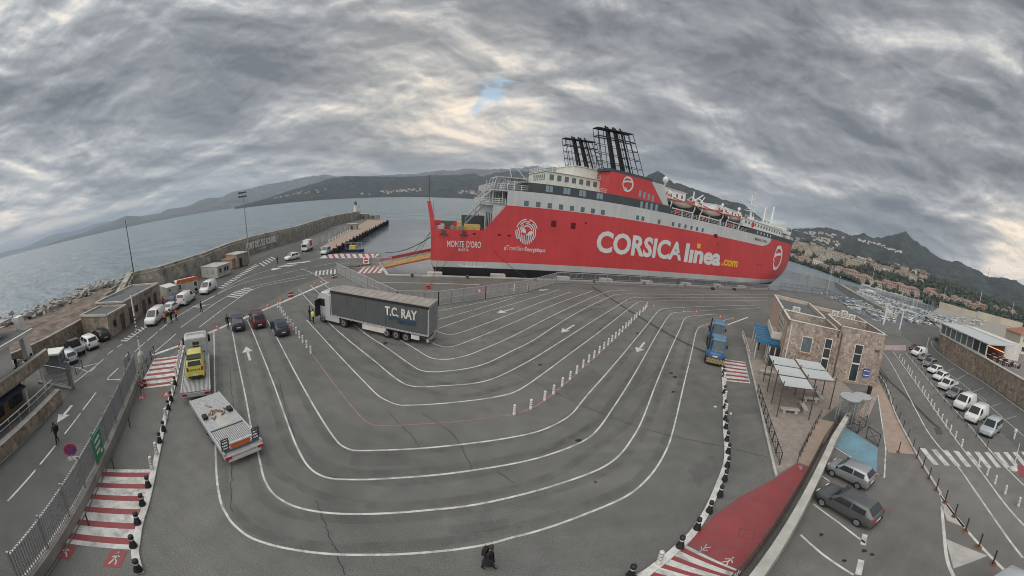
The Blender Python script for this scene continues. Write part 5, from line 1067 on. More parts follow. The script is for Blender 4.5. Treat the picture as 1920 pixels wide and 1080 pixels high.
# ------------------------------------------------------------------ two blue terminal tractors
mat('tug_blue', (0.03, 0.105, 0.22), 0.35, 0.08, 2, coat=.3); mat('tug_light', (0.08, 0.19, 0.31), .35, .08, 2, coat=.3); mat('tug_yellow', (0.48, 0.36, 0.16), 0.5, 0.05, 3)
def tug(px, rz, label):
    t = thing('terminal_tractor', label, 'tractor', at(*px), rz, 'blue terminal tractors'); w = 1.25
    def rr(x0, x1, ww, z0, z1, r, nm, m, taper=0.0):
        R = []
        for z, k in ((z0, 0), (z1, taper)):
            R.append([(x0 + k, -ww + r, z), (x0 + r + k, -ww + k, z), (x1 - r - k, -ww + k, z), (x1 - k, -ww + r, z), (x1 - k, ww - r, z), (x1 - r - k, ww - k, z), (x0 + r + k, ww - k, z), (x0 + k, ww - r, z)])
        return MB().loft(R).build(nm, m, t)
    rr(.9, 2.35, w, .28, .98, .45, 'bumper_skirt', 'black'); rr(-2.6, 2.25, w - .03, .98, 1.3, .4, 'chassis', 'tug_blue', .04); rr(.2, 2.15, w - .1, 1.3, 1.46, .5, 'bonnet', 'tug_blue', .12)
    # hatched warning skirt: slanting yellow bars
    f = MB()
    for k in range(12):
        y = -1.05 + k * .19
        f.add([(2.358, y, .36), (2.358, y + .075, .36), (2.358, y + .295, .94), (2.358, y + .22, .94)], [(0, 1, 2, 3)])
        f.add([(2.362, y + .24, .36), (2.362, y + .28, .36), (2.362, y + .02, .94), (2.362, y - .02, .94)], [(0, 1, 2, 3)])
    for s in (1, -1):
        for k in range(5):
            x = 1.05 + k * .2; y = s * 1.258; F = (0, 1, 2, 3) if s < 0 else (3, 2, 1, 0); f.add([(x, y, .36), (x + .1, y, .36), (x + .22, y, .94), (x + .12, y, .94)], [F])
    f.build('warning_stripes', 'tug_yellow', t)['kind'] = 'stuff'
    cabn = MB().loft([[(x0, -.5, z), (x0, .98, z), (x1, .98, z), (x1, -.5, z)] for x0, x1, z in ((-.2, 1.55, 1.35), (-.15, 1.5, 1.6), (-.1, 1.35, 2.75))]).build('cab', 'glass_grey', t)
    for x, y in ((-.14, -.5), (-.14, .98), (1.42, -.5), (1.42, .98)): MB().bar((x + .02, y, 1.5), (x - (.1 if x > 0 else -.05), y, 2.78), .12).build('cab_pillar', 'tug_blue', cabn)
    MB().loft([[(-.35, -.62, z), (-.35, 1.1, z), (1.5 - k, 1.1 - k, z), (1.5 - k, -.62 + k, z)] for z, k in ((2.75, 0), (2.92, .08), (2.98, .3))]).build('cab_roof', 'tug_light', cabn); MB().loft([[(x0, -.56, z), (x0, 1.04, z), (x1, 1.04, z), (x1, -.56, z)] for x0, x1, z in ((-.25, 1.66, 1.25), (-.2, 1.58, 1.52))]).build('cab_base', 'tug_blue', cabn)
    MB().cyl((.1, -.95, 1.2), (.1, -.95, 3.1), .09, n=8).build('exhaust_pipe', 'black', t); MB().box(1.2, 1.32, 1.15, 1.4, 1.9, 2.3).build('mirror', 'black', t); MB().box(1.2, 1.32, -1.35, -1.12, 1.9, 2.3).build('mirror', 'black', t)
    g = MB(); g.tube([(.9, -.7, 1.4), (.9, -.7, 2.5), (.9, -1.15, 2.5), (.9, -1.15, 1.4)], .035); g.tube([(1.5, -1.1, 1.4), (1.5, -1.1, 2.0), (.9, -1.15, 2.0)], .03); g.build('grab_rail', 'black', t)
    for x in (1.3, -1.8):
        for s in (1, -1): wl = MB().cyl((x, s * .85, .5), (x, s * 1.2, .5), .5, n=16).build('wheel', 'tyre', t); MB().cyl((x, s * 1.2, .5), (x, s * 1.22, .5), .28, n=10).build('rim', 'rim', wl)
    MB().box(-2.5, -.6, -.6, .6, 1.3, 1.5).build('fifth_wheel', 'black', t); MB().box(2.2, 2.27, -.3, .3, 1.05, 1.2).build('headlight_bar', 'head_lamp', t)
    return t
trz2 = lr((1335, 694), (1340, 640))
tug((1338.5, 674), trz2, 'nearer blue terminal tractor with yellow and black hatched bumper'); tug((1340, 640), trz2, 'farther blue terminal tractor, behind the first one')
# ================================================================== left side: mole, stone buildings, cabins, gate, fence
def proj(w):
    d = Vector(w) - Vector((0, 0, CAM_H)); X, Y, Z = d.dot(RGT), d.dot(UPV), d.dot(FWD)
    return 960 + math.atan2(X, Z) * FX, 540 - math.atan2(Y, math.hypot(X, Z)) * FY
def v2(p): return Vector((p[0], p[1]))
# ---- sea wall of the mole
g = MB(); P = [Vector((p.x, p.y)) for p in seawall]; P[0] = P[1] + (P[0] - P[1]).normalized() * 9
rings = []
for i, p in enumerate(P):
    d = (P[min(i + 1, len(P) - 1)] - P[max(i - 1, 0)]).normalized(); n = Vector((-d.y, d.x)); n = n if n.x < 0 else -n
    a, b = p, p + n * 2.2; zt = 4.9 if i > 0 else 2.2
    rings.append([(a.x, a.y, -.5), (a.x, a.y, zt - .5), (a.x + n.x * .5, a.y + n.y * .5, zt - .5), (a.x + n.x * .5, a.y + n.y * .5, zt), (b.x, b.y, zt), (b.x + n.x * 1.5, b.y + n.y * 1.5, -4)])
g.loft(rings); sw = g.build('sea_wall', 'stone_grey')
tag(sw, 'long grey stone sea wall running out along the mole to the lighthouse', 'wall')
for i in range(3, len(P) - 1):
    a, b = P[i], P[i + 1]; n_ = int((b - a).length / 9)
    for k in range(n_):
        p = a.lerp(b, (k + .5) / n_); MB().box(-.35, .35, -.12, .12, .2, 4.3).build('pilaster', 'concrete_wall', sw, (p.x, p.y, 0), math.atan2((b - a).y, (b - a).x))
def on_wall(px):
    best = None
    for i in range(len(P) - 1):
        for k in range(60):
            q = P[i].lerp(P[i + 1], k / 60); e = abs(proj((q.x, q.y, 3))[0] - px)
            if best is None or e < best[0]: best = (e, q)
    return best[1]
a, b = on_wall(459), on_wall(515); d = (b - a); L = d.length; d.normalize(); nn = Vector((-d.y, d.x)); nn = nn if nn.x > 0 else -nn
mat('wall_white', (0.75, 0.75, 0.73), .8, .15, 3)
text('wall_lettering', "PORT DE L'ILE ROUSSE", (a.x + nn.x * .4, a.y + nn.y * .4, 1.7), (d.x, d.y, 0), (0, 0, 1), L, 2.0, 'wall_white', sw, .05)
text('wall_lettering', 'CORSICA', (a.x + d.x * L * .45 + nn.x * .4, a.y + d.y * L * .45 + nn.y * .4, .8), (d.x, d.y, 0), (0, 0, 1), L * .2, .55, 'wall_white', sw, .01)
# ---- lighthouse at the end
lh = at(667, 396, 4.9); lt = thing('lighthouse', 'small white lighthouse with dark lantern at the end of the mole', 'lighthouse', lh)
MB().lathe([(1.35, -1), (1.3, 0), (1.05, 3.6), (1.35, 3.7), (1.35, 3.95)], (0, 0, 0), 12).build('tower', 'offwhite', lt, smooth=False); MB().lathe([(.85, 3.95), (.85, 5.0)], (0, 0, 0), 10).build('lantern', 'ship_dark', lt); MB().lathe([(1.05, 5.0), (.75, 5.6), (.05, 6.3)], (0, 0, 0), 12).build('dome', 'ship_dark', lt)
lp = at(675.5, 411); p2 = thing('lamp_post', 'thin lamp post right beside the lighthouse', 'lamp post', lp); MB().cyl((0, 0, 0), (0, 0, 7.6), .09, n=6).build('pole', 'dark_metal', p2); MB().box(-.3, .3, -.15, .15, 7.5, 7.8).build('lamp_head', 'dark_metal', p2)
for k, (x, y, sx, sy, h, m, lab) in enumerate(((667, 412, 3.4, 2.5, 2.6, 'blue_sign', 'dark blue shed at the foot of the lighthouse wall'), (682, 410.5, 7, 3, 3.0, 'concrete_dark', 'low dark block house beyond the lighthouse'), (700, 410, 9, 2, 2.0, 'stone_old', 'low rough stone parapet at the tip of the mole'), (661, 430, 5.0, 3.2, 2.3, 'concrete', 'grey pump shed on the mole quay'))):
    c = at(x, y); o = thing('harbour_shed', lab, 'shed', c, rad(15)); MB().box(-sx / 2, sx / 2, -sy / 2, sy / 2, 0, h).build('wall', m, o); MB().box(-sx / 2 - .15, sx / 2 + .15, -sy / 2 - .15, sy / 2 + .15, h, h + .15).build('roof', 'concrete_light', o); MB().box(-.5, .5, -sy / 2 - .02, -sy / 2 + .02, 0, min(2, h * .8)).build('door', 'dark_metal', o)
# mole quay surface
mq = [at(729, 413.5), at(608, 476.5), at(600, 464), at(635, 445), at(690, 412)]
struct(MB().sheet([p[:2] for p in mq], .006).build('mole_quay', 'tan_path'))
for k in range(8):
    p = Vector(at(575, 470)).lerp(at(655, 428), k / 7.0); g = MB(); g.box(-1.6, 1.6, -.1, .1, .1, 2.0)
    t = thing('fence_panel', f'{ORD[k]} grey mesh fence panel along the mole quay from the near end', 'fence', p, math.atan2((at(655, 428) - at(575, 470)).y, (at(655, 428) - at(575, 470)).x), 'mesh panels along the mole quay')
    g = MB()
    for x in (-1.7, 1.7): g.bar((x, 0, 0), (x, 0, 2.1), .08)
    for z in (.15, 2.05): g.bar((-1.7, 0, z), (1.7, 0, z), .06)
    for j in range(11): g.bar((-1.6 + j * .32, 0, .15), (-1.6 + j * .32, 0, 2.05), .02)
    g.build('mesh', 'galv', t)
for k in range(9):
    p = Vector(at(618, 453)).lerp(at(656, 433), k / 8.0)
    tag(MB().loft([[(-.75, -w, z), (.75, -w, z), (.75, w, z), (-.75, w, z)] for z, w in ((0, .3), (.25, .26), (.8, .09))]).build('concrete_barrier', 'offwhite', None, p, math.atan2((at(656, 433) - at(618, 453)).y, (at(656, 433) - at(618, 453)).x)), f'{ORD[k]} pale concrete barrier block along the mole quay from the near end', 'barrier', 'barrier blocks on the mole quay')
# tyre fenders along the quay face
ta, tb = at(609, 477), at(727, 414.5)
for k in range(24):
    p = ta.lerp(tb, (k + .4) / 24); n2 = Vector((tb.y - ta.y, -(tb.x - ta.x), 0)).normalized()
    g = MB(); rings = []; R0, r0 = .85, .33
    for i in range(12):
        A = 2 * math.pi * i / 12; rings.append([((R0 + r0 * math.cos(u)) * math.cos(A), r0 * math.sin(u), (R0 + r0 * math.cos(u)) * math.sin(A)) for u in [j * 2 * math.pi / 6 for j in range(6)]])
    g.loft(rings + [rings[0]], cap=False)
    tag(g.build('tyre_fender', 'rubber', None, (p.x + n2.x * .45, p.y + n2.y * .45, -.35 + random.uniform(-.2, .15)), math.atan2((tb - ta).y, (tb - ta).x) + random.uniform(-.2, .2), smooth=True), f'{ORD[k]} black tyre fender hanging on the mole quay from the near end', 'tyre', 'tyre fenders on the mole quay')
for k in range(5):
    p = ta.lerp(tb, (k + .6) / 5.2); tag(MB().lathe([(.22, 0), (.16, .3), (.3, .38), (.3, .5), (.05, .55)], (0, 0, 0), 8).build('mooring_bollard', 'rust', None, p + Vector((-1, .3, 0))), f'{ORD[k]} rusty mooring bollard on the mole quay edge from the near end', 'bollard', 'rusty bollards on the mole quay')
# small workboat in the corner and the red-white stall on the mole
wb = thing('work_boat', 'small yellow and blue work boat with tall rails in the quay corner', 'boat', at(664, 472, SEA_Z), rad(20))
MB().loft([[(x, y * w, z) for y, z in ((-1, .8), (-.7, -.2), (.7, -.2), (1, .8))] for x, w in ((-3, .9), (0, 1.1), (2, .9), (3.4, .1))]).build('hull', 'car_blue', wb); MB().box(-1.5, .6, -.7, .7, .8, 1.9).build('wheelhouse', 'yellow', wb)
g = MB()
for x in (-2.8, -1, 1, 2.6): g.bar((x, -.8, .8), (x, -.8, 2.6), .07); g.bar((x, .8, .8), (x, .8, 2.6), .07)
g.bar((-2.8, -.8, 2.6), (2.6, -.8, 2.6), .06); g.bar((-2.8, .8, 2.6), (2.6, .8, 2.6), .06); g.build('rail_frame', 'galv', wb)
st = thing('box_truck', 'white box truck with a red panel parked by the mole fence', 'truck', at(577, 470), lr((566, 474), (588, 464)))
MB().box(-2.2, 1.2, -1, 1, .7, 3.0).build('box_body', 'car_white', st); MB().box(1.3, 2.6, -.95, .95, .5, 2.2).build('cab', 'car_white', st); MB().box(-1.2, .2, -1.04, -1.0, 1.3, 2.7).build('red_panel', 'red_sign', st); MB().box(-1.2, .2, 1.0, 1.04, 1.3, 2.7).build('red_panel', 'red_sign', st); MB().box(2.58, 2.63, -.8, .8, 1.3, 2.0).build('windscreen', 'car_glass', st); MB().box(-2.2, 2.5, -.8, .8, .45, .7).build('chassis', 'black', st)
for x in (-1.4, 1.9):
    for s in (-1, 1): MB().cyl((x, s * .75, .42), (x, s * 1.0, .42), .42, n=12).build('wheel', 'tyre', st)
# ---- light masts
def mast(p, h, label, bars=3, lamps=True, r=.19, m='grey_metal'):
    t = thing('light_mast', label, 'light mast', p); MB().cyl((0, 0, 0), (0, 0, h), r, r * .5, n=8).build('pole', m, t)
    if lamps:
        for j in range(bars):
            z = h - j * .9; b = MB().box(-1.3, 1.3, -.06, .06, z - .06, z + .06).build('crossarm', m, t)
            for x in (-1.2, -.4, .4, 1.2): MB().box(x - .22, x + .22, -.35, -.05, z - .25, z + .12).build('floodlight', 'dark_metal', b)
    MB().box(-.35, .35, -.35, .35, 0, .35).build('base', 'concrete', t)
    return t
mast(at(468.7, 497.5), 17.2, 'tall grey floodlight mast beside the stone hut on the left', 2); mast(Vector((P[1].x - 1, P[1].y + .5, 4.5)), 10.8, 'thin bare mast standing on the sea wall at far left', 0, False, .14, 'dark_metal')
t = thing('striped_pole', 'tall white pole with dark bands beside the red crossing at left', 'pole', at(266, 679)); MB().cyl((0, 0, 0), (0, 0, 7.2), .09, n=8).build('pole', 'white_paint', t); MB().lathe([(.42, 0), (.42, .9), (.25, 1.15)], (0, 0, 0), 10).build('base', 'concrete_light', t)
for k in range(7): MB().cyl((0, 0, 2.6 + k * .38), (0, 0, 2.75 + k * .38), .095, n=8).build('dark_band', 'brown_metal', t)
# ---- stone service building on the left
def block(root, A, d, n, x0, x1, dep, h, m, roofm='roof_felt', par=.25):
    """walls on a local frame: A front corner, d along front, n inward"""
    q = [A + d * x0, A + d * x1, A + d * x1 + n * dep, A + d * x0 + n * dep]
    w = MB().prism([(p.x, p.y) for p in q], 0, h).build('wall', m, root)
    c = sum(q, Vector((0, 0))) / 4; inn = [p + (c - p).normalized() * .45 for p in q]
    MB().sheet([(p.x, p.y) for p in inn], h + .02).build('roof', roofm, root)
    for i in range(4):
        MB().obox(q[i], q[(i + 1) % 4], .36, h + .005, h + par).build('parapet', 'concrete_light', root)
    return w
def opening(root, A, d, n, x, w, z0, z1, m='glass_dark', frame='brown_metal', name='window', out=.04):
    a, b = A + d * (x - w / 2), A + d * (x + w / 2); o = -n * (out / 2)
    f = MB().obox(a + o, b + o, out * 2, z0, z1).build(name + '_frame' if name == 'window' else 'door_frame', frame, root)
    a2, b2 = A + d * (x - w / 2 + .09), A + d * (x + w / 2 - .09)
    MB().obox(a2 + o, b2 + o, out * 2 + .02, z0 + .09, z1 - .09).build('pane' if name == 'window' else 'panel', m, f)
    return f
sb = thing('stone_service_building', 'long low brown stone building with flat grey roof beside the access road', 'building')
A = Vector((-46.5, 13.8)); d = (Vector((-55.6, 28.2)) - A).normalized(); n = Vector((-d.y, d.x)); n = n if n.x < 0 else -n
block(sb, A, d, n, 0, 5.2, 5.6, 3.0, 'stone_old'); block(sb, A + n * .5, d, n, 5.24, 17.0, 6.2, 3.45, 'stone_old')
for x, w, z0, z1, nm in ((1.6, .8, 1.1, 2.1, 'window'), (3.7, 1.0, .1, 2.3, 'door')): opening(sb, A, d, n, x, w, z0, z1, 'brown_metal' if nm == 'door' else 'glass_dark', name=nm)
for x, w, z0, z1, nm in ((6.8, 1.0, .1, 2.3, 'door'), (8.6, .9, 1.1, 2.2, 'window'), (11.0, 1.0, .1, 2.3, 'door'), (13.0, .9, 1.1, 2.2, 'window'), (15.2, 1.1, .1, 2.4, 'door')): opening(sb, A + n * .5, d, n, x, w, z0, z1, 'brown_metal' if nm == 'door' else 'glass_dark', name=nm)
MB().cyl((A.x - .05, A.y - .05, 0), (A.x - .05, A.y - .05, 2.9), .06, n=6).build('downpipe', 'offwhite', sb)
# retaining wall, earth bank, rocks
W0, W1, W2 = at(157, 628), at(90, 668), Vector((-43, -4, 0)); W3 = Vector((-41, -30, 0))
rw = thing('retaining_wall', 'ochre rubble retaining wall behind the cars parked at left', 'wall')
for a, b in ((W0, W1), (W1, W2), (W2, W3)):
    MB().obox(a, b, .5, 0, 2.3).build('wall', 'stone_wall', rw); MB().obox(a, b, .62, 2.3, 2.45).build('coping', 'concrete', rw)
bank = MB(); NX, NY = 26, 14; top = [W0 + Vector((-6, 9, 0)), W0, W1, W2, W3]; shore = [Vector((-97, 30, 0)), Vector((-93, 21, 0)), Vector((-86, 10, 0)), Vector((-81, -4, 0)), Vector((-77, -30, 0))]
V = []
for i in range(NX + 1):
    u = i / NX * 4; k = min(3, int(u)); f_ = u - k; a = top[k].lerp(top[k + 1], f_); b = shore[k].lerp(shore[k + 1], f_)
    for j in range(NY + 1):
        p = a.lerp(b, j / NY); h = lerp(2.25, -.9, (j / NY) ** 1.6) + .9 * mnoise.noise(Vector((p.x * .22, p.y * .22, 1))) * min(1, j / 2); V.append((p.x, p.y, h))
bank.add(V, [(i * (NY + 1) + j, i * (NY + 1) + j + 1, (i + 1) * (NY + 1) + j + 1, (i + 1) * (NY + 1) + j) for i in range(NX) for j in range(NY)])
struct(bank.build('earth_bank', 'earth', smooth=True))
rk = MB(); random.seed(5)
def rock_mesh(g, c, s):
    pts = []
    import itertools
    base = [(-1, -1, -1), (1, -1, -1), (1, 1, -1), (-1, 1, -1), (-1, -1, 1), (1, -1, 1), (1, 1, 1), (-1, 1, 1)]
    rot = Matrix.Rotation(random.uniform(0, 6.28), 3, 'Z') @ Matrix.Rotation(random.uniform(-.6, .6), 3, 'X')
    P_ = [rot @ Vector((x * random.uniform(.55, 1), y * random.uniform(.55, 1), z * random.uniform(.4, .8))) * s + c for x, y, z in base]
    g.add(P_, [(0, 3, 2, 1), (4, 5, 6, 7), (0, 1, 5, 4), (1, 2, 6, 5), (2, 3, 7, 6), (3, 0, 4, 7)])
for k in range(900):
    u = random.random() * 4; i = min(3, int(u)); p = shore[i].lerp(shore[i + 1], u - i) + Vector((random.gauss(2.2, 3.2), random.gauss(0, .8), 0)); rock_mesh(rk, Vector((p.x, p.y, -1.1 + random.uniform(0, 1.5) + max(0, p.x - shore[i].lerp(shore[i + 1], u - i).x) * .12)), random.uniform(.35, .85))
rr_ = rk.build('riprap_rocks', 'rock'); rr_['kind'] = 'stuff'; rr_['label'] = 'pale grey boulders of the shore defence at far left'
stp = thing('stone_steps', 'weathered concrete steps leading up to the sea wall behind the stone building', 'steps')
for k in range(6): MB().box(-2.2, 2.2, -.3, .3, 0, 2.4 + k * .34).build('step', 'concrete', stp, Vector((-64, 19, 0)).lerp(Vector((-77, 31, 0)), k / 5.5), rad(-48))
ramp = MB().obox((-62.5, 18.5), (P[0].x + 4, P[0].y - 2), 3.2, -.2, 2.3, 0, -.2, 3.6).build('sloping_parapet', 'stone_grey'); tag(ramp, 'sloping stone embankment wall between the steps and the sea wall', 'wall')
# ---- containers and cabins
def cabin(name, label, cat, fl, fr, depth, h, m, roofm='offwhite', group=None):
    a, b = v2(at(*fl)), v2(at(*fr)); dd = (b - a).normalized(); nn = Vector((-dd.y, dd.x)); nn = nn if nn.x < 0 else -nn
    t = thing(name, label, cat); q = [a, b, b + nn * depth, a + nn * depth]
    MB().prism([(p.x, p.y) for p in q], .12, h).build('wall', m, t); c = sum(q, Vector((0, 0))) / 4
    MB().prism([tuple(p + (p - c).normalized() * .12) for p in q], h, h + .14).build('roof', roofm, t); MB().prism([tuple(p + (c - p).normalized() * .2) for p in q], 0, .12).build('skid', 'black', t)
    return t, a, dd, nn, (b - a).length
mat('cabin_grey', (0.46, 0.45, 0.42), .6, .08, 1.2, stretch=(1, 1, .3))
t, a, dd, nn, L = cabin('site_cabin', 'pale site container with an orange lettered fascia on the roof edge', 'cabin', (335, 557), (373, 548), 2.5, 2.5, 'cabin_grey')
fs = MB().obox(a - nn * .12, a + dd * L - nn * .12, .08, 2.45, 3.0).build('sign_board', 'orange', t); text('sign_lettering', 'BILLETTERIE', (a.x + dd.x * .3 - nn.x * .2, a.y + dd.y * .3 - nn.y * .2, 2.55), (dd.x, dd.y, 0), (0, 0, 1), L * .85, .32, 'white_paint', fs) if False else None
for x in (.12, .88):
    opening(t, a, dd, nn, L * x, .8, 1.2, 2.2, name='window', frame='white_paint'); MB().cyl((a + dd * L * x - nn * .04).to_3d() + Vector((0, 0, .65)), (a + dd * L * x - nn * .07).to_3d() + Vector((0, 0, .65)), .32, n=12).build('round_logo', 'black', t)
t, a, dd, nn, L = cabin('site_cabin', 'plain grey container between the stone building and the orange-topped one', 'cabin', (316, 566), (334.5, 560.5), 3.6, 2.35, 'cabin_grey'); MB().cyl((a + dd * .6 - nn * .03).to_3d() + Vector((0, 0, 1.9)), (a + dd * .6 - nn * .05).to_3d() + Vector((0, 0, 1.9)), .17, n=10).build('vent', 'black', t)
t, a, dd, nn, L = cabin('site_cabin', 'flat-roofed pale cabin with a window row standing alone before the sea wall', 'cabin', (409, 522.5), (433, 513), 5.4, 2.35, 'cabin_grey', 'concrete_light')
for x in (.22, .58, .78): opening(t, a, dd, nn, L * x, .8, 1.0, 2.0, frame='grey_metal')
A2 = a; d2 = nn; n2 = -dd
for x in (.3, .65): opening(t, A2, d2, dd, 5.4 * x, .9, 1.1, 1.8, 'cabin_grey', 'grey_metal')
t, a, dd, nn, L = cabin('stone_hut', 'small stone hut with a dark door beside the floodlight mast', 'hut', (446, 503), (467, 496.5), 4.5, 3.1, 'stone_old', 'concrete_light'); opening(t, a, dd, nn, L * .3, 1.0, .1, 2.2, 'black', name='door')
t, a, dd, nn, L = cabin('wall_niche', 'low pinkish brick shed against the sea wall next to the stone hut', 'shed', (436, 505), (445, 501), 3.5, 2.2, 'render_pink', 'tile_red')
# ---- gate, guard cabin, gate pillars
gt = thing('sliding_gate', 'grey barred sliding gate standing open beside the guard cabin', 'gate', at(106, 722), lr((135, 728), (80, 716)))
g = MB()
for k in range(30): g.bar((-2.6 + k * .18, 0, .25), (-2.6 + k * .18, 0, 2.0), .05)
g.build('bars', 'grey_metal', gt)['kind'] = 'stuff'
for z in (.2, 2.0): MB().box(-2.7, 2.7, -.06, .06, z - .07, z + .07).build('rail', 'grey_metal', gt)
MB().box(-2.8, 2.8, -.5, .2, 0, .22).build('plinth', 'concrete', gt); MB().box(2.6, 2.8, -.12, .12, 0, 2.8).build('end_post', 'grey_metal', gt); MB().box(2.2, 2.3, -.1, .1, 0, 2.8).build('end_post', 'grey_metal', gt)
gc = thing('guard_cabin', 'small white-roofed guard cabin with dark glazing behind the sliding gate', 'cabin', at(107, 694), lr((123, 690), (92, 693)))
MB().box(-1.0, 1.0, -1.0, 1.0, 0, .9).build('wall', 'grey_metal', gc); MB().box(-.97, .97, -.97, .97, .9, 2.15).build('glazing', 'glass_grey', gc); MB().box(-1.15, 1.15, -1.15, 1.15, 2.15, 2.35).build('roof', 'white_paint', gc)
for x in (-1, 1):
    for y in (-1, 1): MB().box(x - .06, x + .06, y - .06, y + .06, .9, 2.15).build('corner_post', 'grey_metal', gc)
gp = thing('gate_pillars', 'grey double gate pillar at the end of the left picket fence', 'gate', at(247, 720), rad(142))
for x in (-.7, .55): MB().box(x - .14, x + .14, -.14, .14, 0, 2.9).build('pillar', 'grey_metal', gp)
MB().box(-.8, .7, -.1, .1, 2.55, 2.9).build('crosshead', 'grey_metal', gp)
# ---- picket fence on its low wall
F0, F1 = v2(at(52, 1116)), v2(at(262, 716)); fd = (F1 - F0); FL = fd.length; fd.normalize()
pf = thing('picket_fence', 'long grey picket fence on a low concrete wall along the left access road', 'fence', (F0.x, F0.y, 0), math.atan2(fd.y, fd.x))
MB().box(0, FL, -.05, .32, 0, .72).build('low_wall', 'concrete', pf); MB().box(0, FL, -.09, .36, .72, .8).build('coping', 'concrete', pf)
g = MB(); k = 0.05
while k < FL: g.box(k - .026, k + .026, .11, .163, .85, 2.85); k += .17
g.build('pickets', 'grey_metal', pf)['kind'] = 'stuff'
for z in (.95, 2.75): MB().box(0, FL, .10, .175, z - .035, z + .035).build('rail', 'galv', pf)
k = 0.0
while k <= FL: MB().box(k - .045, k + .045, .08, .19, .8, 3.0).build('post', 'grey_metal', pf); k += 2.4
for j in range(0, int(FL), 5): MB().box(j - .03, j + .03, -.75, -.69, 0, .9).build('inner_post', 'dark_metal', pf)
MB().box(0, FL, -.75, -.70, .86, .91).build('inner_rail', 'dark_metal', pf)
s_ = (v2(at(187, 880)) - F0).dot(fd); gs = MB().box(s_ - .75, s_ + .75, -.02, .03, .95, 2.75).build('green_sign', 'green_sign', pf); gs['label'] = 'green pictogram sign fixed to the pickets'
for z, w in ((2.3, .9), (1.9, .9), (1.5, .6)): MB().box(s_ - .5, s_ - .5 + w, -.035, -.02, z, z + .16).build('sign_line', 'white_paint', gs)
MB().box(s_ + .2, s_ + .5, -.035, -.02, 1.15, 1.4).build('sign_line', 'white_paint', gs)
np_ = thing('no_parking_sign', 'round blue and red no-parking sign on a post behind the picket fence', 'sign', at(147, 905), rad(75))
MB().cyl((0, 0, 0), (0, 0, 2.6), .04, n=6).build('post', 'galv', np_); MB().cyl((0, 0, 2.5), (0, -.03, 2.5), .42, n=20).build('red_disc', 'red_sign', np_); MB().cyl((0, -.03, 2.5), (0, -.045, 2.5), .33, n=20).build('blue_disc', 'blue_sign', np_)
f = Flat(); f.ribbon([(-.24, .24), (.24, -.24)], .08, 0); f.ribbon([(-.24, -.24), (.24, .24)], .08, 0); f.put('red_cross', 'red_sign', (0, -.05, 2.5), (1, 0, 0), (0, 0, 1), np_); MB().box(-.25, .25, -.03, 0, 1.75, 2.0).build('small_plate', 'white_paint', np_)
# ---- low stone wall with railing and the modern building at the left edge
lw = thing('low_stone_wall', 'low rubble wall with a metal handrail along the left road edge', 'wall')
B0, B1 = v2(at(113, 752)), v2(at(0, 864)); B2 = B1 + (B1 - B0).normalized() * 12
for a, b in ((B0, B2),):
    MB().obox(a, b, .5, 0, 1.15).build('wall', 'stone_wall', lw); MB().obox(a, b, .6, 1.15, 1.25).build('coping', 'concrete', lw)
bd = (B2 - B0).normalized(); bn = Vector((-bd.y, bd.x)); bn = bn if bn.x < 0 else -bn
g = MB()
for k in range(14): p = B0 + bd * k * 1.5 + bn * .5; g.bar((p.x, p.y, 1.2), (p.x, p.y, 2.15), .05)
a, b = B0 + bn * .5, B0 + bd * 20 + bn * .5; g.bar((a.x, a.y, 2.15), (b.x, b.y, 2.15), .07); g.bar((a.x, a.y, 1.7), (b.x, b.y, 1.7), .04); g.build('handrail', 'galv', lw)
mb = thing('harbour_restaurant', 'white modern building with terrace, overhanging roof and slanting pillar at the left edge', 'building')
T0, T1 = Vector((-36.1, 3.0)), Vector((-30.0, -2.4)); td = (T1 - T0).normalized(); T2 = T0 + td * 22; tn = Vector((-td.y, td.x)); tn = tn if tn.x < 0 else -tn
MB().obox(T0, T2, .35, 3.0, 4.0).build('terrace_parapet', 'stone_wall', mb); MB().obox(T0, T2, .5, 4.0, 4.1).build('parapet_coping', 'concrete_light', mb)
MB().prism([tuple(T0), tuple(T2), tuple(T2 + tn * 9), tuple(T0 + tn * 5)], 2.75, 3.0).build('terrace_slab', 'concrete', mb)
MB().prism([tuple(T0 + td * 4 + tn * 1.2), tuple(T2 + tn * 1.2), tuple(T2 + tn * 9), tuple(T0 + td * 4 + tn * 9)], 0, 2.75).build('ground_floor_wall', 'wood', mb)
for k in range(3): MB().obox(T0 + td * (4.3 + k * 3) + tn * 1.17, T0 + td * (6.4 + k * 3) + tn * 1.17, .06, .4, 2.2).build('window', 'glass_dark', mb)
g = MB(); a, b = T0 + td * 5 + tn * .9, T0 + td * 11 + tn * .9; q0, q1 = a - tn * 1.3, b - tn * 1.3
MB().add([(a.x, a.y, 2.7), (b.x, b.y, 2.7), (q1.x, q1.y, 2.25), (q0.x, q0.y, 2.25)], [(0, 1, 2, 3)]).build('navy_awning', 'cloth_navy', mb)
for s, u in ((1.2, .3), (4.5, .3)): p = T0 + td * s + tn * u; MB().box(p.x - .13, p.x + .13, p.y - .13, p.y + .13, 0, 2.75).build('column', 'white_paint', mb)
MB().prism([tuple(T0 + td * 5.0 + tn * .8), tuple(T2 + tn * .8), tuple(T2 + tn * 10), tuple(T0 + td * 4.4 + tn * 10)], 3.0, 6.4).build('upper_wall', 'white_paint', mb)
MB().prism([tuple(T0 + td * 1.6 + tn * .2), tuple(T2 + tn * .2), tuple(T2 + tn * 11), tuple(T0 + td * 1.6 + tn * 11)], 6.4, 6.62).build('roof_slab', 'roof_felt', mb); MB().prism([tuple(T0 + td * 1.5 + tn * .1), tuple(T2 + tn * .1), tuple(T2 + tn * .35), tuple(T0 + td * 1.5 + tn * .35)], 6.38, 6.72).build('roof_fascia', 'offwhite', mb)
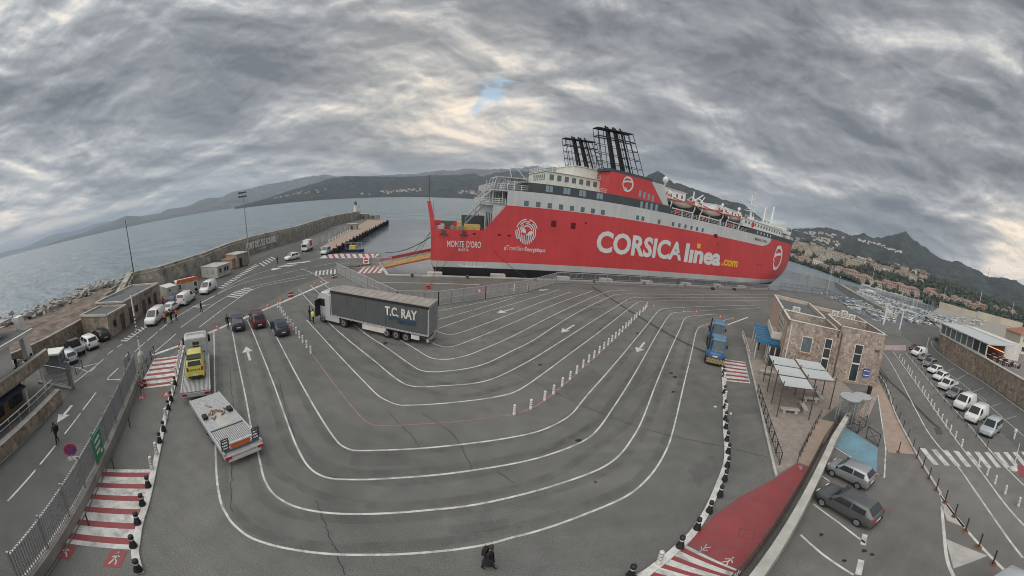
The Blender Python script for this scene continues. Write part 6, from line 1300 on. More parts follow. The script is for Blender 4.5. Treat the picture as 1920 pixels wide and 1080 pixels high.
MB().prism([tuple(T0 + td * 3.6 + tn * 3), tuple(T2 + tn * 3), tuple(T2 + tn * 11), tuple(T0 + td * 3.6 + tn * 11)], 6.62, 7.9).build('attic_wall', 'offwhite', mb); MB().prism([tuple(T0 + td * 2.6 + tn * 2.2), tuple(T2 + tn * 2.2), tuple(T2 + tn * 12), tuple(T0 + td * 2.6 + tn * 12)], 7.9, 8.1).build('roof_slab', 'concrete_light', mb)
p = T0 + td * .6 + tn * 2.2; MB().loft([[(p.x + dx * .5 * td.x + sx * td.x + dy * tn.x, p.y + dx * .5 * td.y + sx * td.y + dy * tn.y, z) for dx, dy in ((-1, -.35), (1, -.35), (1, .35), (-1, .35))] for z, sx in ((3.0, 0), (7.9, .5))]).build('slanting_pillar', 'white_paint', mb)
for k in range(4):
    p = T0 + td * (1.4 + k * 1.0) + tn * (1.2 + (k % 2) * .8); tt = thing('terrace_table', f'{ORD[k]} small dark table on the terrace at the left edge from the pillar end', 'table', (p.x, p.y, 3.0), rad(40 * k), 'tables on the left terrace')
    MB().cyl((0, 0, .72), (0, 0, .76), .45, n=12).build('table_top', 'concrete_dark', tt); MB().cyl((0, 0, 0), (0, 0, .72), .04, n=6).build('leg', 'black', tt)
    for s in (-1, 1): MB().box(s * .7 - .22, s * .7 + .22, -.22, .22, .4, .46).build('seat', 'black', tt); MB().box(s * .9 - .03, s * .9 + .03, -.22, .22, .4, .9).build('seat_back', 'black', tt)
# barrier racks and kerb fences near the crossing at left
def xrack(a, b, label, group=None, h=1.0, m='dark_metal', name='barrier_rack'):
    a, b = Vector(a), Vector(b); t = thing(name, label, 'barrier', a, math.atan2((b - a).y, (b - a).x), group); L = (b - a).length; g = MB()
    MB().bar((0, 0, 0), (0, 0, h), .06).build('post', m, t); MB().bar((L, 0, 0), (L, 0, h), .06).build('post', m, t); g.bar((0, 0, h), (L, 0, h), .05); g.bar((0, 0, .12), (L, 0, .12), .04); g.bar((0, 0, .12), (L, 0, h), .035); g.bar((0, 0, h), (L, 0, .12), .035); g.build('cross_bars', m, t); return t
for k, (a, b) in enumerate((((263, 716), (270, 705)), ((270, 704), (277, 690)), ((277, 689), (284, 675)), ((284, 674), (290, 664)))):
    xrack(at(*a), at(*b), f'{ORD[k]} dark crossed barrier left of the upper red crossing from the near end', 'crossed barriers by the upper crossing')
xrack(at(143, 703), at(155, 690), 'single crossed barrier beside the guard cabin')
# ================================================================== right side: terminal building, shade sails, turnstile, walls, restaurant
tb_ = thing('ferry_terminal', 'two-storey rubble-stone terminal building with stepped flat roof and blue glazed entrance', 'building')
A = Vector((32.8, 27.6)); U = Vector((.777, -.629)); Vv = Vector((.629, .777))
def bp(u, v): return A + U * u + Vv * v
def vol(u0, u1, v0, v1, h, m, roofm, par=.55, name='wall', cap='offwhite', drop=0.0):
    q = [bp(u0, v0), bp(u1, v0), bp(u1, v1), bp(u0, v1)]
    w = MB().prism([tuple(p) for p in q], 0, h - par).build(name, m, tb_)
    c = sum(q, Vector((0, 0))) / 4
    MB().prism([tuple(p + (c - p).normalized() * .3) for p in q], h - par, h - par + .03 + drop).build('roof', roofm, tb_)
    for i in range(4):
        a, b = q[i], q[(i + 1) % 4]; o = (c - (a + b) / 2).normalized() * .125
        MB().obox(a + o, b + o, .25, h - par + .003, h).build('parapet', m, tb_); MB().obox(a + o, b + o, .34, h, h + .06).build('parapet_coping', cap, tb_)
    return w
vol(0, 7.2, 0, 6.6, 6.4, 'stone_building', 'roof_green', .9); vol(7.24, 14.6, 0, 7.4, 7.0, 'stone_building', 'roof_felt', 1.0); vol(0, 7.2, 6.64, 20.0, 6.4, 'render_pink', 'roof_felt', .5); vol(7.24, 17.5, 7.44, 20.0, 6.1, 'render_pink', 'roof_felt', .5)
def bopen(u, w, z0, z1, face='front', m='glass_grey', frame='offwhite', name='window', v=0.0):
    if face == 'front': a, b, o = bp(u - w / 2, 0), bp(u + w / 2, 0), -Vv * .03
    else: a, b, o = bp(0, u - w / 2), bp(0, u + w / 2), -U * .03
    f = MB().obox(a + o, b + o, .10, z0, z1).build(name + '_frame', frame, tb_); d_ = (b - a).normalized()
    MB().obox(a + d_ * .1 + o * 1.6, b - d_ * .1 + o * 1.6, .10, z0 + .1, z1 - .1).build('pane', m, f); return f
bopen(3.0, 1.5, 2.9, 4.9); MB().obox(bp(2.1, -.08), bp(3.9, -.08), .25, 2.72, 2.86).build('sill', 'tile_red', tb_)
for u, w in ((6.0, 1.1), (10.6, 1.3)):
    f = bopen(u, w, .3, 5.2, m='glass_dark'); MB().obox(bp(u - w / 2, -.05), bp(u + w / 2, -.05), .14, 2.6, 2.8).build('transom', 'offwhite', f); MB().obox(bp(u - w / 2, -.04), bp(u + w / 2, -.04), .13, 3.9, 4.0).build('transom', 'offwhite', f)
MB().obox(bp(7.6, -.06), bp(7.75, -.06), .12, 0, 6.2).build('downpipe', 'brown_metal', tb_); MB().obox(bp(.4, -.06), bp(.55, -.06), .12, 0, 6.0).build('downpipe', 'offwhite', tb_)
MB().obox(bp(13.2, -.04), bp(13.9, -.04), .06, 4.6, 4.9).build('wall_lamp', 'brown_metal', tb_)
for k in range(2): s2 = MB().obox(bp(12.0, -.05), bp(13.1, -.05), .06, 1.15 + k * .6, 1.65 + k * .6).build('blue_notice', 'blue_sign', tb_); MB().obox(bp(12.1, -.09), bp(13.0, -.09), .03, 1.33 + k * .6, 1.42 + k * .6).build('notice_line', 'white_paint', s2)
# left facade: slim columns and tall glazing, balcony, blue awning of slats, glass porch
for v in (4.0, 5.2, 6.4, 7.6): bopen(v, .8, 3.6, 5.6, 'left', 'glass_grey')
for v in (1.0, 2.2): MB().obox(bp(-.05, v), bp(-.05, v + .14), .12, 0, 5.9).build('downpipe', 'render_pink', tb_)
MB().prism([tuple(bp(-1.4, 3.2)), tuple(bp(0, 3.2)), tuple(bp(0, 10)), tuple(bp(-1.4, 10))], 2.9, 3.1).build('balcony_slab', 'render_pink', tb_)
for a, b in ((bp(-1.4, 3.2), bp(-1.4, 10)), (bp(-1.4, 3.2), bp(0, 3.2))): MB().obox(a, b, .14, 3.1, 3.95).build('balcony_wall', 'offwhite', tb_)
mat('awning_blue', (0.03, 0.17, 0.33), .5, .1, 3)
for k in range(9): a, b = bp(-3.4, 3.0 + k * 1.0), bp(-.05, 3.0 + k * 1.0); MB().obox(a, b, .5, 2.55, 2.62, 0, 2.75, 2.82).build('awning_slat', 'awning_blue', tb_)
MB().obox(bp(-3.4, 2.7), bp(-3.4, 11.3), .12, 2.45, 2.65).build('awning_beam', 'awning_blue', tb_); MB().obox(bp(-1.6, 2.7), bp(-1.6, 11.3), .1, 2.5, 2.72).build('awning_beam', 'awning_blue', tb_); MB().obox(bp(-3.4, 2.6), bp(0, 2.6), .1, 2.3, 2.75).build('awning_beam', 'awning_blue', tb_)
for k in range(3): p = bp(-3.3, 3 + k * 4); MB().box(p.x - .06, p.x + .06, p.y - .06, p.y + .06, 0, 2.5).build('awning_post', 'offwhite', tb_)
MB().prism([tuple(bp(-1.6, 1.2)), tuple(bp(-.03, 1.2)), tuple(bp(-.03, 4.4)), tuple(bp(-1.6, 4.4))], 0, 2.4).build('glass_porch', 'glass_dark', tb_)
for q in (bp(-1.6, 1.2), bp(-1.6, 2.8), bp(-1.6, 4.4), bp(-.8, 1.2)): MB().box(q.x - .07, q.x + .07, q.y - .07, q.y + .07, 0, 2.42).build('porch_frame', 'offwhite', tb_)
# air conditioning units on the roof
def ac_unit(p, rz, label, n=2, z=6.0):
    t = thing('air_conditioner', label, 'air conditioner', (p.x, p.y, z), rz, 'units on the terminal roof'); t.scale = (1.2, 1.2, 1.2); MB().box(-.5, .5, -.22, .22, 0, .75 * n).build('casing', 'offwhite', t)
    for k in range(n): MB().cyl((0, -.22, .38 + k * .75), (0, -.26, .38 + k * .75), .3, n=14).build('fan_grille', 'grey_metal', t); MB().cyl((0, -.26, .38 + k * .75), (0, -.27, .38 + k * .75), .16, n=10).build('fan_hub', 'offwhite', t)
ac_unit(bp(2.4, 8.4), rad(-30), 'single small fan unit on the near left roof parapet', 1, 5.95)
for k, (u, v, n) in enumerate(((9.2, 9.6, 2), (10.6, 9.4, 1), (12.2, 9.4, 2), (9.6, 12.0, 1), (11.8, 12.2, 2))): ac_unit(bp(u, v), rad(-38), f'{ORD[k]} fan unit of the cluster on the terminal roof from the left', n, 5.65)
tag(MB().box(-1.6, 1.6, -1.2, 1.2, 0, .9).build('roof_plant', 'concrete_dark', None, (*bp(10.8, 10.8), 5.65), rad(-38)), 'low dark plant box amid the roof fan units', 'roof plant')
# ---- shade sails on dark posts
ss = thing('shade_canopy', 'six white shade sails on slim brown posts before the terminal', 'canopy')
mat('sail', (0.46, 0.49, 0.50), .7, .06, .8)
S00, S10, S02, S12 = Vector((22.7, 18.2)), Vector((25.6, 16.4)), Vector((28.4, 25.6)), Vector((31.0, 23.4)); S13 = Vector((33.4, 22.0)); S23 = Vector((29.7, 17.3))
ca = S00; cu = (Vector((26.4, 17.1)) - Vector((23.7, 18.9))).normalized(); cv = Vector((cu.y * -1, cu.x)); cv = cv if cv.y > 0 else -cv
W_, D_ = 3.3, 2.75
for i in range(2):
    for j in range(3):
        if i == 1 and j == 0: continue
        o = Vector((23.5, 18.8)) + cu * (i * W_) + cv * (j * D_); q = [o + cu * .06 + cv * .06, o + cu * (W_ - .06) + cv * .06, o + cu * (W_ - .06) + cv * (D_ - .06), o + cu * .06 + cv * (D_ - .06)]
        g = MB(); n_ = 6; Vt = []
        for a in range(n_ + 1):
            for b in range(n_ + 1):
                s, t_ = a / n_, b / n_; p = q[0].lerp(q[1], s).lerp(q[3].lerp(q[2], s), t_); Vt.append((p.x, p.y, 2.95 + .12 * (i + j * .3) - .10 * math.sin(math.pi * s) * math.sin(math.pi * t_)))
        g.add(Vt, [(a * (n_ + 1) + b, (a + 1) * (n_ + 1) + b, (a + 1) * (n_ + 1) + b + 1, a * (n_ + 1) + b + 1) for a in range(n_) for b in range(n_)]); g.build('sail', 'sail', ss, smooth=True)
        for a, b in ((0, 1), (1, 2), (2, 3), (3, 0)): MB().bar((q[a].x, q[a].y, 2.97), (q[b].x, q[b].y, 2.97), .05).build('edge_cable', 'brown_metal', ss)
for i in range(3):
    for j in range(4):
        if i == 2 and j == 0: continue
        p = Vector((23.5, 18.8)) + cu * (i * W_) + cv * (j * D_); MB().cyl((p.x, p.y, 0), (p.x, p.y, 3.4), .065, n=6).build('post', 'brown_metal', ss)
for k, (x, y, r) in enumerate(((1480, 774, -30), (1505, 768, 55), (1519, 753, -32), (1535, 747, 55), (1437, 703, -35))):
    t = thing('stone_bench', f'{ORD[k]} pale stone bench under the shade sails from the near side', 'bench', at(x, y), rad(r), 'stone benches by the terminal'); MB().box(-1.0, 1.0, -.25, .25, .34, .46).build('seat', 'concrete_light', t)
    for s in (-.65, .65): MB().box(s - .15, s + .15, -.2, .2, 0, .34).build('support', 'concrete_light', t)
# ---- full-height turnstile cage
tu = thing('turnstile', 'tall grey full-height turnstile cage with round top beside the terminal', 'turnstile', at(1597, 790))
def ring(c, r, z, w=.05, n=20):
    g = MB(); g.tube([(c[0] + r * math.cos(2 * math.pi * k / n), c[1] + r * math.sin(2 * math.pi * k / n), z) for k in range(n + 1)], w, 4); return g
for cx, cy, r in ((-.9, .3, 1.15), (.7, -.2, 1.0)):
    top = MB().lathe([(r, 2.6), (r, 2.66), (.05, 2.7)], (cx, cy, 0), 22).build('round_top', 'galv', tu); ring((cx, cy), r, 2.6).build('top_ring', 'grey_metal', top); ring((cx, cy), r, .1).build('base_ring', 'grey_metal', tu)
    g = MB()
    for k in range(18):
        if k % 9 < 3: continue
        a = 2 * math.pi * k / 18; g.bar((cx + r * math.cos(a), cy + r * math.sin(a), .1), (cx + r * math.cos(a), cy + r * math.sin(a), 2.6), .04)
    g.build('cage_bars', 'galv', tu)['kind'] = 'stuff'
    g = MB(); g.cyl((cx, cy, .1), (cx, cy, 2.6), .07, n=8)
    for z in range(9):
        for k in range(3): a = 2.09 * k + .4; g.bar((cx, cy, .4 + z * .24), (cx + (r - .1) * math.cos(a), cy + (r - .1) * math.sin(a), .4 + z * .24), .035)
    g.build('rotor_arms', 'grey_metal', tu)['kind'] = 'stuff'
# ---- ramp wall with railing between the red walk and the right car park
RW = [v2(at(1418, 1083, .8)), v2(at(1480, 990, .8)), v2(at(1530, 897, .8)), v2(at(1563, 825, .8)), v2(at(1592, 776, .8))]
wl = thing('ramp_wall', 'weathered concrete parapet wall between the red walkway and the right car park', 'wall')
RW.insert(0, RW[0] + (RW[0] - RW[1]).normalized() * 8)
for a, b in zip(RW, RW[1:]): MB().obox(a, b, .42, 0, .95).build('wall', 'concrete', wl); MB().obox(a, b, .5, .95, 1.03).build('coping', 'concrete_light', wl)
RI = [p + Vector((-.75, .5)) for p in RW]
rl = thing('ramp_railing', 'rusty barred railing along the ramp parapet wall', 'railing'); g = MB(); g2 = MB()
for a, b in zip(RI, RI[1:]):
    n_ = max(1, int((b - a).length / .3))
    for k in range(n_): p = a.lerp(b, k / n_); g.bar((p.x, p.y, .1), (p.x, p.y, 1.05), .024)
    for z in (.1, 1.08): g2.bar((a.x, a.y, z), (b.x, b.y, z), .055)
g.build('bars', 'brown_metal', rl)['kind'] = 'stuff'; g2.build('rails', 'brown_metal', rl)
tl = [v2(at(1495, 866)), v2(at(1513, 830)), v2(at(1537, 785))]
r2 = thing('ramp_railing', 'low dark handrail on the terrace side of the tan walkway', 'railing'); g = MB()
for a, b in zip(tl, tl[1:]):
    for z in (.5, 1.0): g.bar((a.x, a.y, z), (b.x, b.y, z), .045)
    for k in range(5): p = a.lerp(b, k / 4); g.bar((p.x, p.y, 0), (p.x, p.y, 1.0), .05)
g.build('rails', 'brown_metal', r2)
for k in range(8):
    a, b = at(1419, 738).lerp(at(1462, 873), k / 8), at(1419, 738).lerp(at(1462, 873), (k + .94) / 8); xrack(a, b, f'{ORD[k]} dark crossed barrier along the terrace edge from the far end', 'crossed barriers along the terrace', 1.0)
g = MB()
a = [v2(at(1391, 631)), v2(at(1397, 650)), v2(at(1404, 676))]; t = thing('handrail', 'pale handrail at the upper corner of the paved terrace', 'railing')
for i in range(2):
    for z in (.45, .95): g.bar((*a[i], z), (*a[i + 1], z), .05)
    for k in range(4): p = a[i].lerp(a[i + 1], k / 3); g.bar((*p, 0), (*p, .95), .05)
g.build('rails', 'offwhite', t)
for k, (a, b) in enumerate((((1583, 799), (1607, 814)), ((1623, 822), (1646, 838)), ((1608, 812), (1622, 800)))): xrack(at(*a), at(*b), f'{ORD[k]} dark crossed barrier at the head of the blue bay from the left', 'crossed barriers by the blue bay', 1.2)
tag(MB().lathe([(.28, 0), (.33, .9), (.33, .95), (.1, 1.0)], (0, 0, 0), 10).build('litter_bin', 'black', None, at(1629, 738)), 'black litter bin at the right corner of the terminal', 'bin')
# ---- steel posts along the kerb at right
for k, (x, y) in enumerate(((1684, 848), (1719, 858), (1730, 877), (1741, 898), (1755, 919), (1771, 942), (1789, 969), (1810, 996), (1835, 1026), (1861, 1058))):
    t = thing('steel_post', f'{ORD[k]} slim dark steel post along the right kerb from the far end', 'post', at(x, y), 0, 'steel posts along the right kerb'); MB().cyl((0, 0, 0), (.03, 0, 1.05), .05, n=7).build('post', 'dark_metal', t)
    P_ = [((.22 + .16 * random.random()) * math.cos(a * .7), (.16 + .1 * random.random()) * math.sin(a * .7)) for a in range(9)]; MB().sheet(P_, .022).build('rust_stain', 'rust', t)
for k in range(13):
    p = at(1640, 690).lerp(at(1717, 850), (k + .5) / 13); t = thing('kerb_post', f'{ORD[k]} short dark kerb post beside the side pavement from the far end', 'post', p, 0, 'kerb posts by the side pavement'); MB().cyl((0, 0, 0), (0, 0, .95), .045, n=6).build('post', 'dark_metal', t)
g = MB(); a, b = at(1640, 690), at(1662, 722)
rr3 = thing('kerb_rail', 'dark kerb railing at the far end of the side pavement', 'railing'); g.bar((a.x, a.y, .95), (b.x, b.y, .95), .06); g.bar((a.x, a.y, .5), (b.x, b.y, .5), .05); g.build('rails', 'dark_metal', rr3)
for k in range(16):
    p = at(1698, 663).lerp(at(1850, 842), k / 15); tag(MB().cyl((0, 0, 0), (0, 0, 1.0), .04, n=6).build('bay_post', 'dark_metal', None, p), f'{ORD[k]} slim dark post before the right-hand row of vehicles from the far end', 'post', 'posts before the right-hand row')
# ---- restaurant on its stone wall, further right
rs = thing('restaurant_pavilion', 'long white glazed restaurant pavilion on a high ochre stone wall', 'building')
RB = [Vector((118, 28.5)), Vector((90.7, 21.0)), Vector((74, 6.5)), Vector((58, -5)), Vector((40, -19))]
for a, b, h0, h1 in zip(RB, RB[1:], (2.2, 4.4, 4.2, 4.0), (4.4, 4.2, 4.0, 3.6)):
    MB().obox(a, b, .8, 0, h0, 0, 0, h1).build('retaining_wall', 'stone_wall', rs); MB().obox(a, b, 1.0, h0 + .003, h0 + .16, 0, h1 + .003, h1 + .16).build('coping', 'concrete_light', rs)
RN = Vector((.6, -.8)); RD = (RB[2] - RB[1]).normalized(); RN = Vector((-RD.y, RD.x)); RN = RN if RN.x > 0 else -RN
MB().prism([tuple(RB[1]), tuple(RB[2]), tuple(RB[3]), tuple(RB[3] + RN * 22), tuple(RB[2] + RN * 28), tuple(RB[1] + RN * 26)], 3.6, 4.15).build('terrace_floor', 'concrete_dark', rs)
L = (RB[2] - RB[1]).length; R0 = RB[1] - RD * 4 + RN * 1.0
for k in range(9):
    p = R0 + RD * (k * (L + 4) / 8.6); MB().box(-.12, .12, -.12, .12, 4.1, 6.9).build('window_post', 'white_paint', rs, (p.x, p.y, 0), math.atan2(RD.y, RD.x))
    if k < 8: q = R0 + RD * ((k + 1) * (L + 4) / 8.6); MB().obox(p + RD * .2, q - RD * .2, .06, 4.5, 6.7).build('window', 'glass_grey' if k < 6 else 'glass_dark', rs)
MB().obox(R0, R0 + RD * (L + 4) * .95, .3, 4.1, 4.5).build('window_plinth', 'white_paint', rs)
MB().add([(*(R0 - RN * .6), 6.9), (*(R0 + RD * (L + 3.5) - RN * .6), 6.9), (*(R0 + RD * (L + 3.5) + RN * 7), 7.6), (*(R0 + RN * 7), 7.6), (*(R0 - RN * .6), 7.1), (*(R0 + RD * (L + 3.5) - RN * .6), 7.1), (*(R0 + RD * (L + 3.5) + RN * 7), 7.8), (*(R0 + RN * 7), 7.8)], [(0, 3, 2, 1), (4, 5, 6, 7), (0, 1, 5, 4), (1, 2, 6, 5), (2, 3, 7, 6), (3, 0, 4, 7)]).build('roof', 'sail', rs)
MB().prism([tuple(R0 + RN * 7), tuple(R0 + RD * L + RN * 7), tuple(R0 + RD * L + RN * 12), tuple(R0 + RN * 12)], 4.1, 8.0).build('rear_wall', 'offwhite', rs)
mat('heater_glow', (.8, .2, .08), .5, 0, emit=((1.0, .18, .06), 2.2)); p = R0 + RD * (L * .93) + RN * 2.5; q = p + RD * 7
MB().obox(p, q, .1, 6.2, 6.32).build('heater_bar', 'heater_glow', rs)
for k in range(10):
    p = R0 + RD * (L * .95 + 1.2 + (k % 5) * 2.2) + RN * (1.2 + (k // 5) * 2.6); t = thing('terrace_table', f'{ORD[k]} pale-topped table on the restaurant terrace from the pavilion end', 'table', (p.x, p.y, 4.15), rad(20 + k * 25), 'tables on the restaurant terrace')
    MB().box(-.45, .45, -.45, .45, .7, .76).build('table_top', 'offwhite', t); MB().cyl((0, 0, 0), (0, 0, .7), .06, n=6).build('leg', 'black', t)
    for s in (-1, 1): MB().box(s * .8 - .25, s * .8 + .25, -.25, .25, 0, .46).build('seat', 'car_maroon', t); MB().box(s * 1.05 - .05, s * 1.05 + .05, -.25, .25, .46, .95).build('seat_back', 'car_maroon', t)
# house with red tiled roof at the right edge
def tiled_house(name, label, c, rz, sx, sy, h, rh, wall, roof='tile_red', cat='house', group=None, nw=4, floors=2, hip=True):
    t = thing(name, label, cat, c, rz, group); MB().box(-sx, sx, -sy, sy, -1.5, h).build('wall', wall, t); o = .5
    rx = sx - sy if hip and sx > sy else sx * .3 if hip else sx + o
    MB().add([(-sx - o, -sy - o, h), (sx + o, -sy - o, h), (sx + o, sy + o, h), (-sx - o, sy + o, h), (-rx, 0, h + rh), (rx, 0, h + rh)], [(0, 1, 5, 4), (2, 3, 4, 5), (1, 2, 5), (3, 0, 4), (3, 2, 1, 0)]).build('roof', roof, t)
    for f_ in range(floors):
        for k in range(nw):
            x = -sx + (k + .5) * 2 * sx / nw; z = f_ * (h / floors) + h / floors * .32
            MB().box(x - .5, x + .5, -sy - .06, -sy + .02, z, z + h / floors * .45).build('window', 'glass_dark', t)
    return t
tiled_house('tiled_house', 'cream house with hipped red tile roof at the right edge behind the restaurant', (112, -3.5, 4), rad(-58), 7, 5, 5.5, 2.4, 'cream')
# kerbside sign, signs at far right edge
sg = thing('bus_sign', 'thin white sign post with round base at the right edge beside the crossing', 'sign', at(1900, 880)); MB().cyl((0, 0, 0), (0, 0, 2.6), .05, n=6).build('post', 'white_paint', sg); MB().box(-.3, .3, -.03, .03, 2.1, 2.6).build('plate', 'offwhite', sg); MB().lathe([(.45, 0), (.35, .18)], (0, 0, 0), 14).build('base', 'offwhite', sg)
struct(MB().sheet([p[:2] for p in gpts([(1907, 872), (1940, 876), (1950, 902), (1912, 894)])], .02).build('red_pavement_corner', 'paint_red'))
tag(MB().lathe([(.12, 0), (.12, .8), (.2, .9), (.2, 1.25)], (0, 0, 0), 10).build('white_post', 'white_paint', None, at(1901, 823)), 'white reflector post near the right edge behind the crossing', 'post')
# quay fences round the berth
def mesh_fence(pts, h, label, name='quay_fence', step=2.4, m='galv', lean=0, pick=.22):
    t = thing(name, label, 'fence'); g = MB(); r = MB()
    for a, b in zip(pts, pts[1:]):
        a, b = v2(a), v2(b); L = (b - a).length; n_ = max(1, round(L / step))
        for k in range(n_ + 1): p = a.lerp(b, k / n_); MB().bar((p.x, p.y, 0), (p.x, p.y, h), .1).build('post', 'grey_metal', t)
        for z in (.12, h * .5, h): r.bar((a.x, a.y, z), (b.x, b.y, z), .05 if z < h else .09)
        k = 0
        while k < L: p = a + (b - a) * (k / L); g.bar((p.x, p.y, .12), (p.x, p.y, h), .034); k += pick
    r.build('rails', m, t); g.build('mesh', m, t)['kind'] = 'stuff'; return t
mesh_fence([at(632, 512), at(745, 572)], 1.9, 'grey mesh fence running from the ramp gate down behind the lorry', pick=.16); mesh_fence([at(745, 572), at(822, 573), at(910, 560.5), at(990, 547.5), at(1042, 531)], 1.9, 'grey mesh fence curving from behind the lorry to the quay corner', pick=.18)
mesh_fence([at(1042, 531), quay(60, -2.2), quay(113, -2.0)], 2.0, 'long grey quay fence in front of the ferry hull', pick=.2, step=3.0); mesh_fence([at(638, 503), at(735, 502)], 2.0, 'see-through gate fence before the stern ramp', 'ramp_gate')
s3 = thing('gate_sign', 'round red and white stop sign on the ramp gate fence', 'sign', at(687, 503)); MB().box(-.75, .75, -.06, 0, .9, 2.2).build('plate', 'offwhite', s3); MB().cyl((0, -.06, 1.55), (0, -.08, 1.55), .55, n=18).build('red_disc', 'red_sign', s3); MB().box(-.4, .4, -.1, -.08, 1.45, 1.65).build('white_bar', 'white_paint', s3)
s4 = thing('gate_sign', 'small round prohibition sign on the fence near the quay corner', 'sign', at(898, 562)); MB().cyl((0, -.05, 1.3), (0, -.08, 1.3), .32, n=16).build('red_disc', 'red_sign', s4); MB().cyl((0, -.08, 1.3), (0, -.09, 1.3), .23, n=16).build('white_disc', 'white_paint', s4); MB().box(-.2, .2, -.1, -.09, 1.27, 1.33).build('red_bar', 'red_sign', s4)
for k, s in enumerate((1.5, 14.5, 29, 40, 52, 66, 80, 93)):
    p = quay(s, .75, -.35); t = thing('quay_fender', f'{ORD[k]} pale block fender between quay and hull from the stern', 'fender', p, rad(14), 'block fenders along the berth'); MB().box(-1.5, 1.5, -.7, .7, -.6, .95).build('block', 'concrete_light', t); MB().box(-1.52, 1.52, -.72, -.3, -.1, .15).build('chain_band', 'brown_metal', t)
for k, s in enumerate((-3, 8, 22, 36, 50, 64, 78, 95, 108)): tag(MB().lathe([(.25, 0), (.2, .3), (.36, .42), (.34, .58), (.05, .62)], (0, 0, 0), 10).build('mooring_bollard', 'dark_metal', None, quay(s, -1.0)), f'{ORD[k]} black mooring bollard along the ferry berth from the stern end', 'bollard', 'bollards along the ferry berth')
tag(MB().lathe([(.35, 0), (.28, .35), (.5, .5), (.1, .66)], (0, 0, 0), 10).build('mooring_bollard', 'red_sign', None, at(802, 541)), 'dark red bollard alone on the apron behind the lorry', 'bollard')
ed = MB(); ed.obox(quay(-8.4), quay(118), .5, -2.5, .18); tag(ed.build('quay_edge_beam', 'concrete_light'), 'pale concrete capping beam along the ferry berth edge', 'quay edge')
wc = MB(); wc.obox(at(727, 517), at(712, 493), .6, -2.5, .14); tag(wc.build('ramp_abutment', 'concrete_light'), 'pale concrete abutment under the stern ramp', 'quay edge')
# ---- lamps on the right
mast(at(1550, 553), 13.5, 'tall thin floodlight mast behind the terminal roof', 1, True, .2, 'galv'); mast(at(1672, 606, 0), 9.0, 'thin dark lamp mast beside the marina slip', 0, False, .1, 'dark_metal')
for k, (x, y, h, lab) in enumerate(((1728, 694, 6.0, 'grey lamp post among the right-hand row of vehicles'), (1761, 622, 9, 'pale lamp post beside the restaurant end by the marina'), (1797, 640, 8, 'thin lamp post behind the pavilion roof'))):
    t = thing('lamp_post', lab, 'lamp post', at(x, y)); MB().cyl((0, 0, 0), (0, 0, h), .09, .06, n=6).build('pole', 'galv', t); MB().box(-.1, .9, -.12, .12, h - .05, h + .08).build('lamp_head', 'grey_metal', t)
# ================================================================== far coast, hills, town, marina
nt, N, b_ = nodes_of('hillside'); pos = N.new('ShaderNodeNewGeometry').outputs['Position']
c1 = nramp(nt, nnoise(nt, pos, .012, 8, .65, .4), [(0.30, (0.026, 0.031, 0.030)), (0.48, (0.043, 0.049, 0.045)), (0.60, (0.070, 0.073, 0.066)), (0.72, (0.125, 0.12, 0.11))])
c1 = nmix(nt, 1.0, c1, nramp(nt, nnoise(nt, pos, .09, 5, .6), [(0.3, (0.6, 0.6, 0.6)), (0.7, (1.3, 1.3, 1.3))]), 'MULTIPLY')
nt.links.new(c1, b_.inputs['Base Color']); b_.inputs['Roughness'].default_value = 1; b_.inputs['Specular IOR Level'].default_value = 0.05
nt, N, b_ = nodes_of('bare_mountain'); pos = N.new('ShaderNodeNewGeometry').outputs['Position']
c1 = nramp(nt, nnoise(nt, pos, .004, 8, .65, .4), [(0.32, (0.05, 0.06, 0.05)), (0.5, (0.11, 0.11, 0.10)), (0.68, (0.20, 0.19, 0.17))]); nt.links.new(c1, b_.inputs['Base Color']); b_.inputs['Roughness'].default_value = 1; b_.inputs['Specular IOR Level'].default_value = 0.05
def interp_list(L, x):
    if x <= L[0][0]: return L[0][1]
    for (x0, y0), (x1, y1) in zip(L, L[1:]):
        if x <= x1: return y0 + (y1 - y0) * (x - x0) / (x1 - x0)
    return L[-1][1]
def pick(L): return L if isinstance(L, list) else [(0, L), (1, L)]
